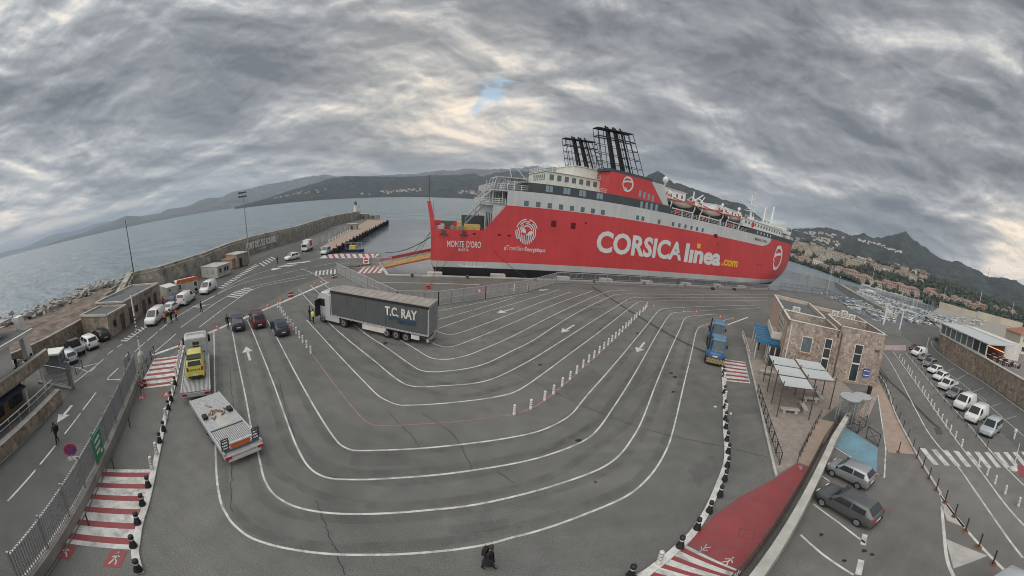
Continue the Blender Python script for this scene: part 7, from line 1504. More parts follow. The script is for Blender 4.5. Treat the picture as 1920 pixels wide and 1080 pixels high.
class Hill:
    def __init__(s, ridge, dbase, dridge, power=1.3, rough=.10, seed=0, zb=-3.0, step=3.5, rows=20, fine=1.0):
        s.ridge, s.db, s.dr, s.pw, s.rough, s.seed, s.zb, s.step, s.rows, s.fine = ridge, dbase, dridge, power, rough, seed, zb, step, rows, fine
    def pt(s, px, t):
        py = interp_list(s.ridge, px); dr = interp_list(s.dr, px) if isinstance(s.dr, list) else s.dr; db = interp_list(s.db, px) if isinstance(s.db, list) else s.db
        top = far(px, py, dr); az = Vector((top.x, top.y)).normalized(); H = top.z
        nz = mnoise.fractal(Vector((px * .02 * s.fine + s.seed, t * 2.6, s.seed)), 1.0, 2.0, 5); n2 = mnoise.noise(Vector((px * .12 + s.seed, 7.7, s.seed)))
        d = db + (dr - db) * t; z = s.zb + (H - s.zb) * (t ** s.pw) + H * s.rough * nz * math.sin(math.pi * min(1, t)) * 1.2
        if t > .55: z += H * (.035 * n2 + .022 * mnoise.noise(Vector((px * .31 + s.seed, 3.3 + t * 4, s.seed)))) * (t - .55) / .45
        return Vector((az.x * d, az.y * d, z))
    def build(s, name, m):
        x0, x1 = s.ridge[0][0], s.ridge[-1][0]; nx = int((x1 - x0) / s.step); V = []; R = s.rows
        for i in range(nx + 1):
            px = x0 + (x1 - x0) * i / nx
            for j in range(R + 1): V.append(s.pt(px, j / R))
            p = s.pt(px, 1); q = Vector((p.x, p.y, 0)).normalized() * (Vector((p.x, p.y)).length * 1.12); V.append(Vector((q.x, q.y, s.zb)))
        n = R + 2
        g = MB().add(V, [(i * n + j, i * n + j + 1, (i + 1) * n + j + 1, (i + 1) * n + j) for i in range(nx) for j in range(n - 1)])
        return struct(g.build(name, m, smooth=True))
    def find(s, px, py, lo=0.0, hi=1.0):
        best = None
        for k in range(61):
            t = lo + (hi - lo) * k / 60; p = s.pt(px, t); e = abs(proj(p)[1] - py)
            if best is None or e < best[0]: best = (e, p)
        return best[1]
Hill([(-60, 488), (0, 475), (19, 469), (37, 466), (50, 462), (100, 439), (120, 436), (150, 430), (175, 421), (195, 416), (230, 412), (270, 409), (310, 404), (360, 392)], 20000, 26000, 1.1, .10, 3).build('distant_mountains', 'bare_mountain')
Hill([(70, 467), (95, 456), (125, 445), (160, 435), (180, 426), (212, 415), (237, 404), (262, 406), (300, 400), (315, 392), (335, 390), (357, 385), (375, 375), (392, 371), (415, 370), (435, 360), (475, 352), (505, 345), (535, 340), (580, 331), (610, 327), (635, 331), (660, 338)], 8500, 12500, 1.2, .14, 9).build('left_headland', 'bare_mountain')
Hill([(600, 332), (660, 331), (780, 326), (817, 320), (855, 319), (880, 316), (910, 318), (940, 316), (980, 315), (1005, 311), (1020, 314), (1050, 313), (1065, 315), (1110, 322), (1200, 335)], 5500, 9500, 1.2, .13, 4).build('back_mountains', 'bare_mountain')
midhill = Hill([(440, 388), (470, 380), (500, 372), (540, 358), (585, 345), (620, 335), (650, 330), (700, 331), (760, 332), (817, 328), (850, 329), (885, 325), (905, 331), (930, 324), (955, 321), (992, 321), (1017, 326), (1050, 331), (1120, 340), (1200, 345)], 3300, 5200, 1.15, .14, 14); midhill.build('bay_hills', 'hillside')
Hill([(1150, 350), (1200, 335), (1215, 329), (1235, 320), (1251, 333), (1262, 342), (1295, 351), (1324, 361), (1351, 373), (1391, 382), (1407, 393), (1429, 411), (1460, 424), (1520, 440)], 1700, 3000, 1.2, .14, 21).build('hill_behind_ferry', 'hillside')
Hill([(1380, 424), (1430, 432), (1485, 429), (1520, 428), (1547, 426), (1570, 431), (1592, 440), (1630, 452), (1700, 475)], 1900, 3600, 1.2, .12, 33).build('far_town_hill', 'hillside')
Hill([(1560, 460), (1592, 444), (1620, 437), (1635, 445), (1655, 445), (1677, 439), (1697, 435), (1710, 446), (1737, 466), (1755, 480), (1777, 490), (1795, 490), (1815, 499), (1835, 507), (1852, 519), (1880, 520), (1905, 526), (1920, 535), (1990, 560)], 1500, 3300, 1.35, .13, 42).build('right_mountain', 'hillside')
shore = [(1380, 462), (1440, 476), (1487, 490), (1540, 507), (1580, 522), (1620, 535), (1665, 547), (1702, 557), (1740, 568), (1762, 577), (1800, 588), (1850, 602), (1905, 616), (1990, 640)]
DB = [(x, Vector(at(x, y, -1.0)[:2]).length) for x, y in shore]
slope = Hill([(1380, 440), (1440, 446), (1487, 448), (1540, 462), (1600, 480), (1660, 495), (1720, 510), (1780, 530), (1850, 556), (1920, 580), (1990, 600)], DB, [(1380, 1500), (1487, 1300), (1600, 1150), (1700, 1200), (1800, 1300), (1920, 1400)], .9, .05, 51, -2.4, 5, 18); slope.build('town_slope', 'hillside')
# shore strip
sp_ = [(x, y) for x, y in shore]; g = MB(); V = []
for x, y in sp_: a = at(x, y, -1.2); a2 = Vector((a.x, a.y, 0)).normalized(); V += [a - Vector((a2.x, a2.y, 0)) * 8 + Vector((0, 0, -1.2)), a + Vector((a2.x, a2.y, 0)) * 18 + Vector((0, 0, 1.4))]
g.add(V, [(2 * i, 2 * i + 1, 2 * i + 3, 2 * i + 2) for i in range(len(sp_) - 1)]); struct(g.build('shore_strip', 'rock'))
# pale embankment wall on the right
ew = thing('embankment_wall', 'long pale concrete embankment wall across the water at right', 'wall'); a, b, c = at(1760, 576, 0), at(1830, 596, 0), at(1915, 617, 0)
mat('pale_wall', (0.44, 0.40, 0.32), .9, .15, .05); MB().obox(a, b, 2, -2, 6.5).build('wall', 'pale_wall', ew); MB().obox(b, c, 2, -2, 8.0).build('wall', 'pale_wall', ew)
rl_ = [at(1735, 592, 0), at(1760, 577, 0), at(1915, 617, 0), Vector((330, -60, 0)), Vector((200, 20, 0)), at(1770, 622, 0)]
struct(MB().sheet([p[:2] for p in rl_], .02).build('boatyard_ground', 'concrete'))
# ---- town
mat('house_cream', (0.46, 0.415, 0.345), .9, .1, .3); mat('house_pink', (0.40, 0.305, 0.26), .9, .1, .3); mat('house_white', (0.60, 0.58, 0.54), .9, .08, .3); mat('house_ochre', (0.41, 0.345, 0.255), .9, .1, .3); mat('house_grey', (0.40, 0.38, 0.35), .9, .1, .3); mat('far_roof', (0.27, 0.175, 0.14), .9, .2, .5); mat('far_window', (0.06, 0.065, 0.07), .4, 0)
HM = {}
def house_mesh(kind, wall):
    k = (kind, wall)
    if k in HM: return HM[k]
    g = MB(); w = MB(); r = MB()
    if kind == 'villa': sx, sy, h, fl, nw = 6.5, 4.5, 5.5, 2, 4
    elif kind == 'block': sx, sy, h, fl, nw = 11, 6, 13, 4, 7
    else: sx, sy, h, fl, nw = 9, 6, 9, 3, 5
    g.box(-sx, sx, -sy, sy, -5, h)
    for f in range(fl):
        for i in range(nw):
            x = -sx + (i + .5) * 2 * sx / nw; z = h / fl * (f + .3); w.box(x - .6, x + .6, -sy - .15, -sy + .02, z, z + h / fl * .5)
        for i in range(3): y = -sy + (i + .5) * 2 * sy / 3; z = h / fl * (f + .3); w.box(-sx - .15, -sx + .02, y - .6, y + .6, z, z + h / fl * .5); w.box(sx - .02, sx + .15, y - .6, y + .6, z, z + h / fl * .5)
    if kind in ('flat', 'block'): r.box(-sx - .2, sx + .2, -sy - .2, sy + .2, h, h + .5)
    else: r.add([(-sx - .6, -sy - .6, h), (sx + .6, -sy - .6, h), (sx + .6, sy + .6, h), (-sx - .6, sy + .6, h), (-sx * .4, 0, h + 2.2), (sx * .4, 0, h + 2.2)], [(0, 1, 5, 4), (2, 3, 4, 5), (1, 2, 5), (3, 0, 4)])
    HM[k] = (g.mesh('wall', wall), w.mesh('window', 'far_window'), r.mesh('roof', 'far_roof' if kind not in ('flat', 'block') else wall)); return HM[k]
CN = {'house_cream': 'cream', 'house_pink': 'pink', 'house_white': 'white', 'house_ochre': 'ochre', 'house_grey': 'grey'}
def put_house(kind, wall, p, rz, label, group, sc_=1.0, cat='house', simple=False):
    me = house_mesh(kind, wall); t = thing('town_house', label, cat, p, rz, group); t.scale = (sc_,) * 3; obj('wall', me[0], t); obj('roof', me[2], t)
    if not simple: o = obj('windows', me[1], t); o['kind'] = 'stuff'
random.seed(23)
def face(p): return math.atan2(p.x, -p.y) if False else math.atan2(p.y, p.x) - math.pi / 2
WALLS = list(CN)
# waterfront row and the apartment blocks above it
for k in range(30):
    px = 1492 + k * 8.1; py = interp_list(shore, px) - 7 - random.uniform(0, 4); wl_ = random.choice(['house_cream', 'house_pink', 'house_white', 'house_ochre', 'house_pink']); p = slope.find(px, py, 0, .4); p.z -= .5
    put_house(random.choice(['villa', 'mid', 'mid']), wl_, p, face(p) + random.uniform(-.3, .3), f'{CN[wl_]} red-roofed house in the front row along the far shore', 'houses along the far shore', random.uniform(.8, 1.15))
for k in range(26):
    px = 1490 + k * 4.3 + random.uniform(-1, 1); py = interp_list([(1490, 470), (1560, 487), (1600, 503)], px) + random.uniform(-12, 4); wl_ = random.choice(['house_cream', 'house_cream', 'house_grey', 'house_ochre']); p = slope.find(px, py, 0, .7); p.z -= .5
    put_house('block', wl_, p, face(p) + random.uniform(-.4, .4), f'{CN[wl_]} apartment block in the town cluster right of the ferry bow', 'apartment blocks of the town', random.uniform(.8, 1.15), 'apartment block')
for k in range(90):
    px = random.uniform(1490, 1735); py = interp_list([(1490, 458), (1560, 478), (1640, 500), (1735, 527)], px) + random.gauss(0, 5); wl_ = random.choice(WALLS); p = slope.find(px, py, .1, 1); p.z -= .5
    put_house(random.choice(['mid', 'flat', 'flat', 'villa', 'block']), wl_, p, face(p) + random.uniform(-.5, .5), f'{CN[wl_]} house in the dense upper part of the town', 'houses of the upper town', random.uniform(.7, 1.1), simple=False)
for k in range(20):
    px = random.uniform(1672, 1738); py = interp_list([(1672, 503), (1738, 520)], px) + random.uniform(-8, 6); wl_ = random.choice(['house_cream', 'house_ochre', 'house_pink', 'house_white']); p = slope.find(px, py, .1, 1); p.z -= .5
    put_house('block' if k % 3 else 'flat', wl_, p, face(p), f'{CN[wl_]} block in the housing estate on the slope right of the town', 'housing estate blocks', random.uniform(.6, .9), 'apartment block')
for k in range(34):
    px = random.uniform(1745, 1925); py = interp_list([(1745, 558), (1800, 574), (1920, 600)], px) - random.uniform(2, 14); wl_ = random.choice(['house_white', 'house_cream', 'house_white', 'house_pink']); p = slope.find(px, py, .0, .8); p.z -= .3
    put_house('villa', wl_, p, face(p) + random.uniform(-.6, .6), f'{CN[wl_]} villa among trees behind the pale embankment wall', 'villas behind the embankment', random.uniform(.7, 1.2))
# hillside villages and far coast towns
vil = Hill([(1380, 424), (1430, 432), (1485, 429), (1520, 428), (1547, 426), (1570, 431), (1592, 440), (1630, 452), (1700, 475)], 1900, 3600, 1.2, .12, 33); rmt = Hill([(1560, 460), (1592, 444), (1620, 437), (1635, 445), (1655, 445), (1677, 439), (1697, 435), (1710, 446), (1737, 466), (1755, 480), (1777, 490), (1795, 490), (1815, 499), (1835, 507), (1852, 519), (1880, 520), (1905, 526), (1920, 535), (1990, 560)], 1500, 3300, 1.35, .13, 42)
for k in range(64):
    px = random.uniform(1488, 1588); py = interp_list([(1488, 440), (1540, 440), (1588, 452)], px) + random.choice([-4, -2, 0, 6, 9, 11]) + random.gauss(0, 1); p = vil.find(px, py, .02, 1); wl_ = random.choice(['house_white', 'house_cream'])
    put_house('villa', wl_, p, face(p) + random.uniform(-.5, .5), f'tiny {CN[wl_]} house in the hillside village above the town', 'houses of the hillside village', random.uniform(1.3, 2.0), simple=True)
for k in range(22):
    px = 1613 + k * 4.0 + random.uniform(-1.5, 1.5); py = interp_list([(1613, 451), (1660, 462), (1700, 475), (1800, 500)], px) + random.uniform(-2, 2); p = rmt.find(px, py, .05, 1); wl_ = 'house_white'
    put_house('villa', wl_, p, face(p), 'tiny white house on the dark slope below the pointed peak', 'houses under the pointed peak', random.uniform(1.2, 1.8), simple=True)
for k in range(70):
    px = random.choice([random.uniform(735, 790), random.uniform(675, 735), random.uniform(860, 915), random.uniform(505, 620)]); py = interp_list([(500, 371), (560, 362), (620, 357), (680, 366), (740, 359), (800, 356), (915, 364)], px) + random.uniform(-2.5, 2.5); p = midhill.find(px, py, .0, .6); wl_ = random.choice(['house_white', 'house_pink', 'house_cream'])
    put_house('villa', wl_, p, face(p), f'tiny {CN[wl_]} house on the far shore of the bay', 'houses on the far bay shore', random.uniform(1.5, 2.6), simple=True)
# ---- woods on the slopes: one mass of leaf clumps
mat('scrub', (0.045, 0.058, 0.042), .9, .35, .05); random.seed(31); tr = MB()
def clump(g, c, r):
    n = 6; V = [(c.x, c.y, c.z + r * 1.1)]; 
    for ring_, (rr, zz) in enumerate(((.75, .6), (1.0, 0.1), (.6, -.4))):
        for k in range(n): a = 2 * math.pi * (k + .5 * ring_) / n; q = r * rr * random.uniform(.75, 1.2); V.append((c.x + q * math.cos(a), c.y + q * math.sin(a), c.z + r * zz * random.uniform(.8, 1.2)))
    F = [(0, 1 + k, 1 + (k + 1) % n) for k in range(n)]
    for ring_ in range(2):
        for k in range(n): i = 1 + ring_ * n + k; j = 1 + ring_ * n + (k + 1) % n; F.append((i, i + n, j + n, j))
    g.add(V, F)
for k in range(1300):
    px = random.uniform(1482, 1960); t = random.random() ** 1.2; p = slope.pt(px, .01 + t * .98); clump(tr, p + Vector((0, 0, 1)), random.uniform(2.2, 5.5) * (1 + t))
wd = tr.build('slope_woods', 'scrub'); wd['kind'] = 'stuff'; wd['label'] = 'dark scrub and trees covering the slopes around the town'
# ---- marina: pier, pontoons, boats
pier = thing('marina_pier', 'low stone pier arm enclosing the marina beyond the terminal', 'pier'); P_ = [at(1573, 532, -.5), at(1600, 549, -.5), at(1640, 571, -.5), at(1672, 588, -.5)]
for a, b in zip(P_, P_[1:]): MB().obox(a, b, 7, -4, -.4).build('deck', 'concrete_light', pier); MB().obox(a + Vector((-2, 3, 0)), b + Vector((-2, 3, 0)), 1.2, -.4, .8).build('parapet', 'stone_grey', pier)
ln = thing('harbour_light', 'small green harbour light at the tip of the marina pier', 'beacon', P_[0] + Vector((0, 0, .1))); MB().cyl((0, 0, 0), (0, 0, 5), .7, .5, n=8).build('tower', 'green_sign', ln); MB().cyl((0, 0, 5), (0, 0, 6), .3, n=8).build('lantern', 'offwhite', ln)
mat('boat_white', (0.62, 0.63, 0.63), .35, .05, 1, coat=.2); mat('boat_blue', (0.05, 0.09, 0.18), .4, .1, 1); mat('boat_canvas', (0.10, 0.15, 0.24), .8, .1, 2); mat('deck_tan', (0.40, 0.33, 0.25), .7, .1, 2)
def boat_parts(kind):
    L, W = {'motor': (6.5, 2.4), 'cruiser': (9.5, 3.2), 'sail': (9.5, 3.0)}[kind]; R = []
    for t, w, zk in ((0, .86, -.3), (.25, 1, -.35), (.6, .96, -.3), (.85, .55, -.1), (1, .03, .35)):
        x = -L / 2 + t * L; sh = .8 + .35 * t * t; R.append([(x, -W / 2 * w, sh), (x, -W / 2 * w * .8, .1), (x, 0, zk), (x, W / 2 * w * .8, .1), (x, W / 2 * w, sh)])
    h = MB().loft(R, closed=True); out = [('hull', h.mesh('hull', 'boat_white'))]
    if kind == 'sail':
        out.append(('cabin', MB().box(-1.5, 2.2, -.8, .8, .85, 1.35).mesh('cabin', 'boat_white'))); out.append(('mast', MB().cyl((.6, 0, .9), (.6, 0, 12.5), .09, n=5).mesh('mast', 'galv'))); out.append(('boom', MB().cyl((.6, 0, 2), (-3.6, 0, 2.1), .2, n=6).mesh('boom', 'boat_canvas')))
    else:
        out.append(('cabin', MB().loft([[(-L * .12, -W * .36, z), (L * .22 - k, -W * .34, z), (L * .22 - k, W * .34, z), (-L * .12, W * .36, z)] for z, k in ((.9, 0), (1.7, .5))]).mesh('cabin', 'boat_white'))); out.append(('windscreen', MB().box(-L * .1, L * .2, -W * .365, W * .365, 1.2, 1.5).mesh('windscreen', 'car_glass'))); out.append(('canopy', MB().box(-L * .42, -L * .13, -W * .36, W * .36, 1.75, 1.85).mesh('canopy', 'boat_canvas')))
    return out
BP = {k: boat_parts(k) for k in ('motor', 'cruiser', 'sail')}
BL = {'motor': ('small white motorboat moored in the crowded marina', 'motorboats in the marina'), 'cruiser': ('larger white cabin cruiser moored in the marina', 'cabin cruisers in the marina'), 'sail': ('white sailing boat with bare mast moored in the marina', 'sailing boats in the marina')}
def boat(kind, p, rz, sc_=1, label=None):
    t = thing('moored_boat', label or BL[kind][0], 'boat', p, rz, BL[kind][1]); t.scale = (sc_,) * 3
    for nm, me in BP[kind]: obj(nm, me, t)
random.seed(77); NB = 0
for ri, (a, b, kinds) in enumerate((((1550, 561), (1650, 578), ('motor', 'motor', 'cruiser')), ((1560, 569), (1640, 582), ('motor', 'cruiser')), ((1652, 568), (1768, 608), ('motor', 'cruiser', 'sail')), ((1648, 556), (1750, 590), ('cruiser', 'sail', 'motor')), ((1665, 581), (1765, 614), ('motor', 'motor', 'sail')), ((1690, 596), (1775, 618), ('motor', 'cruiser')), ((1632, 592), (1668, 600), ('motor', 'cruiser')), ((1620, 600), (1660, 612), ('motor',)), ((1625, 552), (1660, 566), ('cruiser', 'cruiser')))):
    A_, B_ = at(*a, -1.9), at(*b, -1.9); d_ = (B_ - A_); L = d_.length; d_.normalize(); n_ = Vector((-d_.y, d_.x, 0)); k = 0
    pt_ = thing('pontoon', f'{ORD[ri]} floating pontoon between the moored boats from the left', 'pontoon', A_ + Vector((0, 0, .3)), math.atan2(d_.y, d_.x), 'pontoons in the marina'); MB().box(0, L, -.9, .9, 0, .25).build('deck', 'deck_tan', pt_)
    x = 1.0
    while x < L:
        kd = random.choice(kinds); s_ = random.uniform(.8, 1.15); w_ = {'motor': 2.6, 'cruiser': 3.5, 'sail': 3.3}[kd] * s_
        for sd_ in (1, -1):
            if random.random() < .12: continue
            p = A_ + d_ * (x + w_ / 2) + n_ * sd_ * ({'motor': 4.6, 'cruiser': 6.0, 'sail': 6.0}[kd] * s_); p.z = SEA_Z + .05; boat(kd, p, math.atan2(n_.y * sd_, n_.x * sd_) + random.uniform(-.06, .06), s_, BL[kd][0].replace(' in the crowded marina', '').replace(' in the marina', '') + f' along the {ORD[ri]} marina pontoon, ' + ('near' if n_.y * sd_ < 0 else 'far') + ' side'); NB += 1
        x += w_ + random.uniform(.3, 1.2)
for k, (x, y, h, lab) in enumerate(((1628, 549, 2.2, 'large sailing yacht with a very tall mast at the pier end'), (1655, 545, 1.5, 'second tall-masted white yacht alongside the pier'))): boat('sail', at(x, y, -1.9), rad(-20), h, lab)
# travel-lift frame and boats ashore
tlf = thing('boat_hoist', 'blue-grey boat hoist frame standing at the marina slip', 'hoist', at(1672, 612, 0), rad(20)); g = MB()
for x in (-2.5, 2.5):
    for y in (-3, 3): MB().box(x - .2, x + .2, y - .2, y + .2, 0, 6).build('leg', 'car_white', tlf)
MB().box(-2.7, 2.7, -3.2, -2.8, 5.8, 6.3).build('beam', 'car_white', tlf); MB().box(-2.7, 2.7, 2.8, 3.2, 5.8, 6.3).build('beam', 'car_white', tlf)
for k in range(26):
    p = at(random.uniform(1745, 1850), random.uniform(598, 612) , 0); boat(random.choice(['motor', 'cruiser']), p + Vector((0, 0, 1.1)), random.uniform(0, 6.28), random.uniform(.8, 1.1), f'{ORD[k]} white boat laid up ashore in the boatyard behind the pavilion')
fen = mesh_fence([Vector((97, 90, 0)), Vector((131, 91.5, 0)), Vector((126.5, 80, 0)), Vector((113.5, 64, 0))], 2.6, 'tall picket fence along the basin behind the terminal', 'basin_fence', 4, 'dark_metal', pick=.7)
for k, (x, y, h) in enumerate(((1768, 574, 17), (1840, 580, 30), (1900, 590, 26))):
    p = slope.find(x, y, 0, .5) if k else at(1766, 573, 0)
    if k == 0: mast(p, 26, 'tall pale floodlight mast beyond the marina at right', 1, True, .5, 'galv'); continue
    t = thing('tower_crane', f'{ORD[k - 1]} small construction crane among the villas at right from the left', 'crane', p, rad(200), 'construction cranes at right'); MB().bar((0, 0, 0), (0, 0, h), .9).build('tower', 'yellow' if False else 'galv', t); MB().bar((-h * .3, 0, h), (h, 0, h + .5), .7).build('jib', 'galv', t)
tg = thing('radio_mast', 'lattice radio mast on the far ridge at right', 'mast', far(1852, 519, 3200)); MB().cyl((0, 0, -5), (0, 0, 85), 2.5, 1.2, n=4).build('pole', 'dark_metal', tg)
# bushes along the foot of the restaurant wall
random.seed(9)
for k, (x, y) in enumerate(((1770, 652), (1795, 676), (1808, 684), (1838, 706), (1862, 722), (1878, 733), (1896, 745), (1755, 640))):
    t = thing('bush', f'{ORD[k]} dark green bush at the foot of the ochre restaurant wall from the far end', 'bush', at(x, y), 0, 'bushes along the restaurant wall'); g = MB()
    for j in range(220):
        u, v_, r = random.uniform(0, 6.28), random.random() ** .6, random.uniform(.6, 1.2); c = Vector((math.cos(u) * v_ * r * .9, math.sin(u) * v_ * r * .9, .2 + random.random() * 1.3 * (1.1 - v_ * .5))); q = .13
        d1 = Vector((random.gauss(0, 1), random.gauss(0, 1), random.gauss(0, 1))).normalized() * q; d2 = d1.orthogonal().normalized() * q * .7; g.add([c - d1, c + d2, c + d1, c - d2], [(0, 1, 2, 3)])
    g.build('foliage', 'leaf', t); MB().cyl((0, 0, 0), (0, 0, .9), .06, n=5).build('stem', 'bark', t)
# ---- the air between here and the far coast
hz = bpy.data.materials.new('haze'); hz.use_nodes = True; n_ = hz.node_tree.nodes; n_.remove(n_['Principled BSDF']); pv = n_.new('ShaderNodeVolumePrincipled'); pv.inputs['Color'].default_value = (0.66, 0.81, 1.0, 1); pv.inputs['Density'].default_value = 0.00006; pv.inputs['Anisotropy'].default_value = 0.0
hz.node_tree.links.new(pv.outputs[0], n_['Material Output'].inputs['Volume']); M['haze'] = hz
HZ = MB().box(-45000, 45000, -3000, 45000, -8, 1000).build('haze', 'haze'); HZ['kind'] = 'stuff'; HZ['label'] = 'thin blue-grey sea haze over the bay'
# ================================================================== small things: bollards, posts, cones, people
mat('bollard_black', (0.02, 0.02, 0.022), .5, .15, 6); mat('flex_white', (0.62, 0.62, 0.60), .5, .12, 9); mat('grey_band', (0.25, 0.25, 0.25), .5, .1, 5)
def black_bollard(p, label, group):
    t = thing('black_bollard', label, 'bollard', p, 0, group); t.scale = (.86, .86, .86)
    if 'bb' not in HM: HM['bb'] = (MB().lathe([(.24, 0), (.24, .06), (.17, .3), (.13, .55), (.13, .68)], (0, 0, 0), 12).mesh('body', 'bollard_black', True), MB().lathe([(.132, .56), (.132, .66)], (0, 0, 0), 12, cap=False).mesh('reflective_band', 'flex_white'), MB().lathe([(.15, .68), (.16, .76), (.15, .88), (.06, .93)], (0, 0, 0), 12).mesh('head', 'bollard_black', True))
    for nm, me in zip(('body', 'reflective_band', 'head'), HM['bb']): obj(nm, me, t)
def white_post(p, label, group, name='white_bollard', h=.8):
    t = thing(name, label, 'bollard' if name == 'white_bollard' else 'post', p, 0, group)
    if ('wp', h) not in HM:
        g = MB()
        for z in (.35, .55, .75): g.lathe([(.125, z * h / .8 * .9), (.125, z * h / .8 * .9 + .05)], (0, 0, 0), 10, cap=False)
        HM['wp', h] = (MB().lathe([(.15, 0), (.12, .08), (.115, h - .06), (.09, h)], (0, 0, 0), 10).mesh('body', 'flex_white', True), g.mesh('grey_bands', 'grey_band'))
    o = obj('body', HM['wp', h][0], t); o2 = obj('grey_bands', HM['wp', h][1], t); o2['kind'] = 'stuff'
# left kerb
for k, (x, y) in enumerate(((259, 1069), (250, 1024), (258, 981), (267, 946), (278, 912), (300, 829), (301, 829), (307, 807), (316, 767), (321, 750), (328.5, 721))):
    if k == 6: continue
    black_bollard(at(x, y, .12), f'{ORD[k if k < 6 else k - 1]} black bollard on the left white kerb from the near end', 'black bollards on the left kerb')
for k, (x, y) in enumerate(((285, 878), (294, 851), (312, 785), (325, 735), (331, 705), (334, 692), (336, 682), (338, 672), (340, 663), (342, 655))): white_post(at(x, y, .12), f'{ORD[k]} white bollard on the left kerb from the near end', 'white bollards on the left kerb', h=.9)
# right kerb
for k, (x, y) in enumerate(((1183, 1079), (1275, 1025), (1307, 991), (1330, 959), (1350, 929), (1358.5, 900), (1363.5, 875), (1365, 849), (1362.5, 826), (1360.5, 803), (1359.5, 787), (1358.5, 765), (1357.5, 737), (1356.5, 706), (1356, 699))): black_bollard(at(x, y, .12), f'{ORD[k]} black bollard along the right white kerb from the near end', 'black bollards on the right kerb')
for k, (x, y) in enumerate(((1235, 1056), (1360, 775), (1359, 750), (1358, 726), (1357, 714))): white_post(at(x, y, .12), f'{ORD[k]} white bollard along the right white kerb from the near end', 'white bollards on the right kerb', h=.9)
# delineators
D1 = [(860 + x / 5, 640 + y / 5) for x, y in ((520, 685), (675, 632), (805, 552), (888, 492), (970, 420), (1043, 358), (1105, 303), (1165, 246), (1218, 196), (1268, 156), (1317, 111))] + [(1120 + x / 4, 520 + y / 4) for x, y in ((48, 538), (80, 508), (108, 482), (135, 457), (162, 433), (187, 410), (212, 382), (233, 367), (252, 346), (277, 318), (293, 303), (316, 283), (342, 260), (357, 243), (370, 224))]
for k, (x, y) in enumerate(D1): white_post(at(x, y), f'{ORD[k]} white lane post of the long diagonal row from the near end', 'long diagonal row of lane posts', 'lane_post', .78)
for k, (x, y) in enumerate(((522, 577), (526, 582), (529, 587), (532.5, 592.5), (536, 598.5), (540.7, 605.5), (545.5, 611.2), (550.5, 618.7), (556, 626), (562, 634), (568, 642.5), (575.5, 652.5), (583, 663))): white_post(at(x, y), f'{ORD[k]} white lane post of the short row left of the lorry from the far end', 'short row of lane posts', 'lane_post', .78)
D3 = [(1440 + x / 4, 620 + y / 4) for x, y in ((985, 205), (1005, 230), (1020, 250), (1047, 290), (1060, 312), (1075, 335), (1100, 380), (1125, 420), (1155, 455), (1170, 485), (1195, 520), (1220, 555), (1240, 590), (1270, 630), (1300, 672), (1330, 716), (1365, 757), (1402, 808), (1450, 868))] + [(1440 + x / 4, 810 + y / 4) for x, y in ((1575, 258), (1640, 325), (1700, 388), (1775, 464), (1875, 555))]
for k, (x, y) in enumerate(D3): white_post(at(x, y), f'{ORD[k]} white lane post of the right-hand road row from the far end', 'right-hand row of lane posts', 'lane_post', .8)
# traffic cones and red-white blocks on the stop line
def cone(p, label, group='traffic cones'):
    t = thing('traffic_cone', label, 'cone', p, 0, group); MB().box(-.2, .2, -.2, .2, 0, .04).build('base', 'orange', t); MB().lathe([(.15, .04), (.03, .72)], (0, 0, 0), 10).build('cone', 'orange', t); MB().lathe([(.112, .3), (.078, .45)], (0, 0, 0), 10, cap=False).build('white_band', 'flex_white', t)
for k, (x, y) in enumerate(((408, 617), (476, 588), (502, 576), (526, 566), (590, 534), (606, 529))): cone(at(x, y), f'{ORD[k]} orange cone on the long stop line from the left')
for k, (x, y) in enumerate(((1305, 588), (1225, 577), (1281, 588), (1374, 600), (1350, 597))): cone(at(x, y), f'{ORD[k]} small cone near the upper right lane bends from the left', 'cones by the lane bends')
for k, (x, y) in enumerate(((543, 557), (548, 556), (625, 522), (630, 520), (337, 655), (266, 727), (271, 724))):
    t = thing('barrier_block', f'{ORD[k]} red and white plastic barrier block', 'barrier', at(x, y), rad(30 * k), 'red and white barrier blocks') if False else thing('barrier_block', ('left red barrier block of the pair on the stop line', 'right red barrier block of the pair on the stop line', 'left red and white block at the ramp fence corner', 'right red and white block at the ramp fence corner', 'red block at the end of the short stop line', 'lower red block by the left crossed barriers', 'upper red block by the left crossed barriers')[k], 'barrier', at(x, y), rad(25 + 30 * k), 'red and white barrier blocks')
    t.scale = (.7, .7, .7); MB().loft([[(-.35, -w, z), (.35, -w, z), (.35, w, z), (-.35, w, z)] for z, w in ((0, .22), (.3, .18), (.95, .1))]).build('block', 'ramp_red', t); MB().box(-.36, .36, -.175, .175, .42, .6).build('white_band', 'flex_white', t)
for k, (x, y) in enumerate(((964, 546), (990, 542))): white_post(at(x, y), ('left white gate post at the fence near the quay corner', 'right white gate post at the fence near the quay corner')[k], 'white gate posts', 'gate_post', 1.1)
for k, (x, y) in enumerate(((1336, 543), (1377, 544))): tag(MB().lathe([(.5, 0), (.62, .2), (.5, .5), (.2, .6)], (0, 0, 0), 10).build('rubber_buffer', 'rubber', None, at(x, y)), ('left black rubber lump by the quay fence', 'right black rubber lump by the quay fence')[k], 'buffer', 'black lumps by the quay fence')
for k, (x, y) in enumerate(((1341, 763), (1370, 776))): tag(MB().box(-.14, .14, -.1, .1, 0, .06).build('litter', 'offwhite', None, at(x, y), k), ('larger pale scrap of litter left of the right kerb', 'small pale scrap of litter right of the kerb')[k], 'litter')
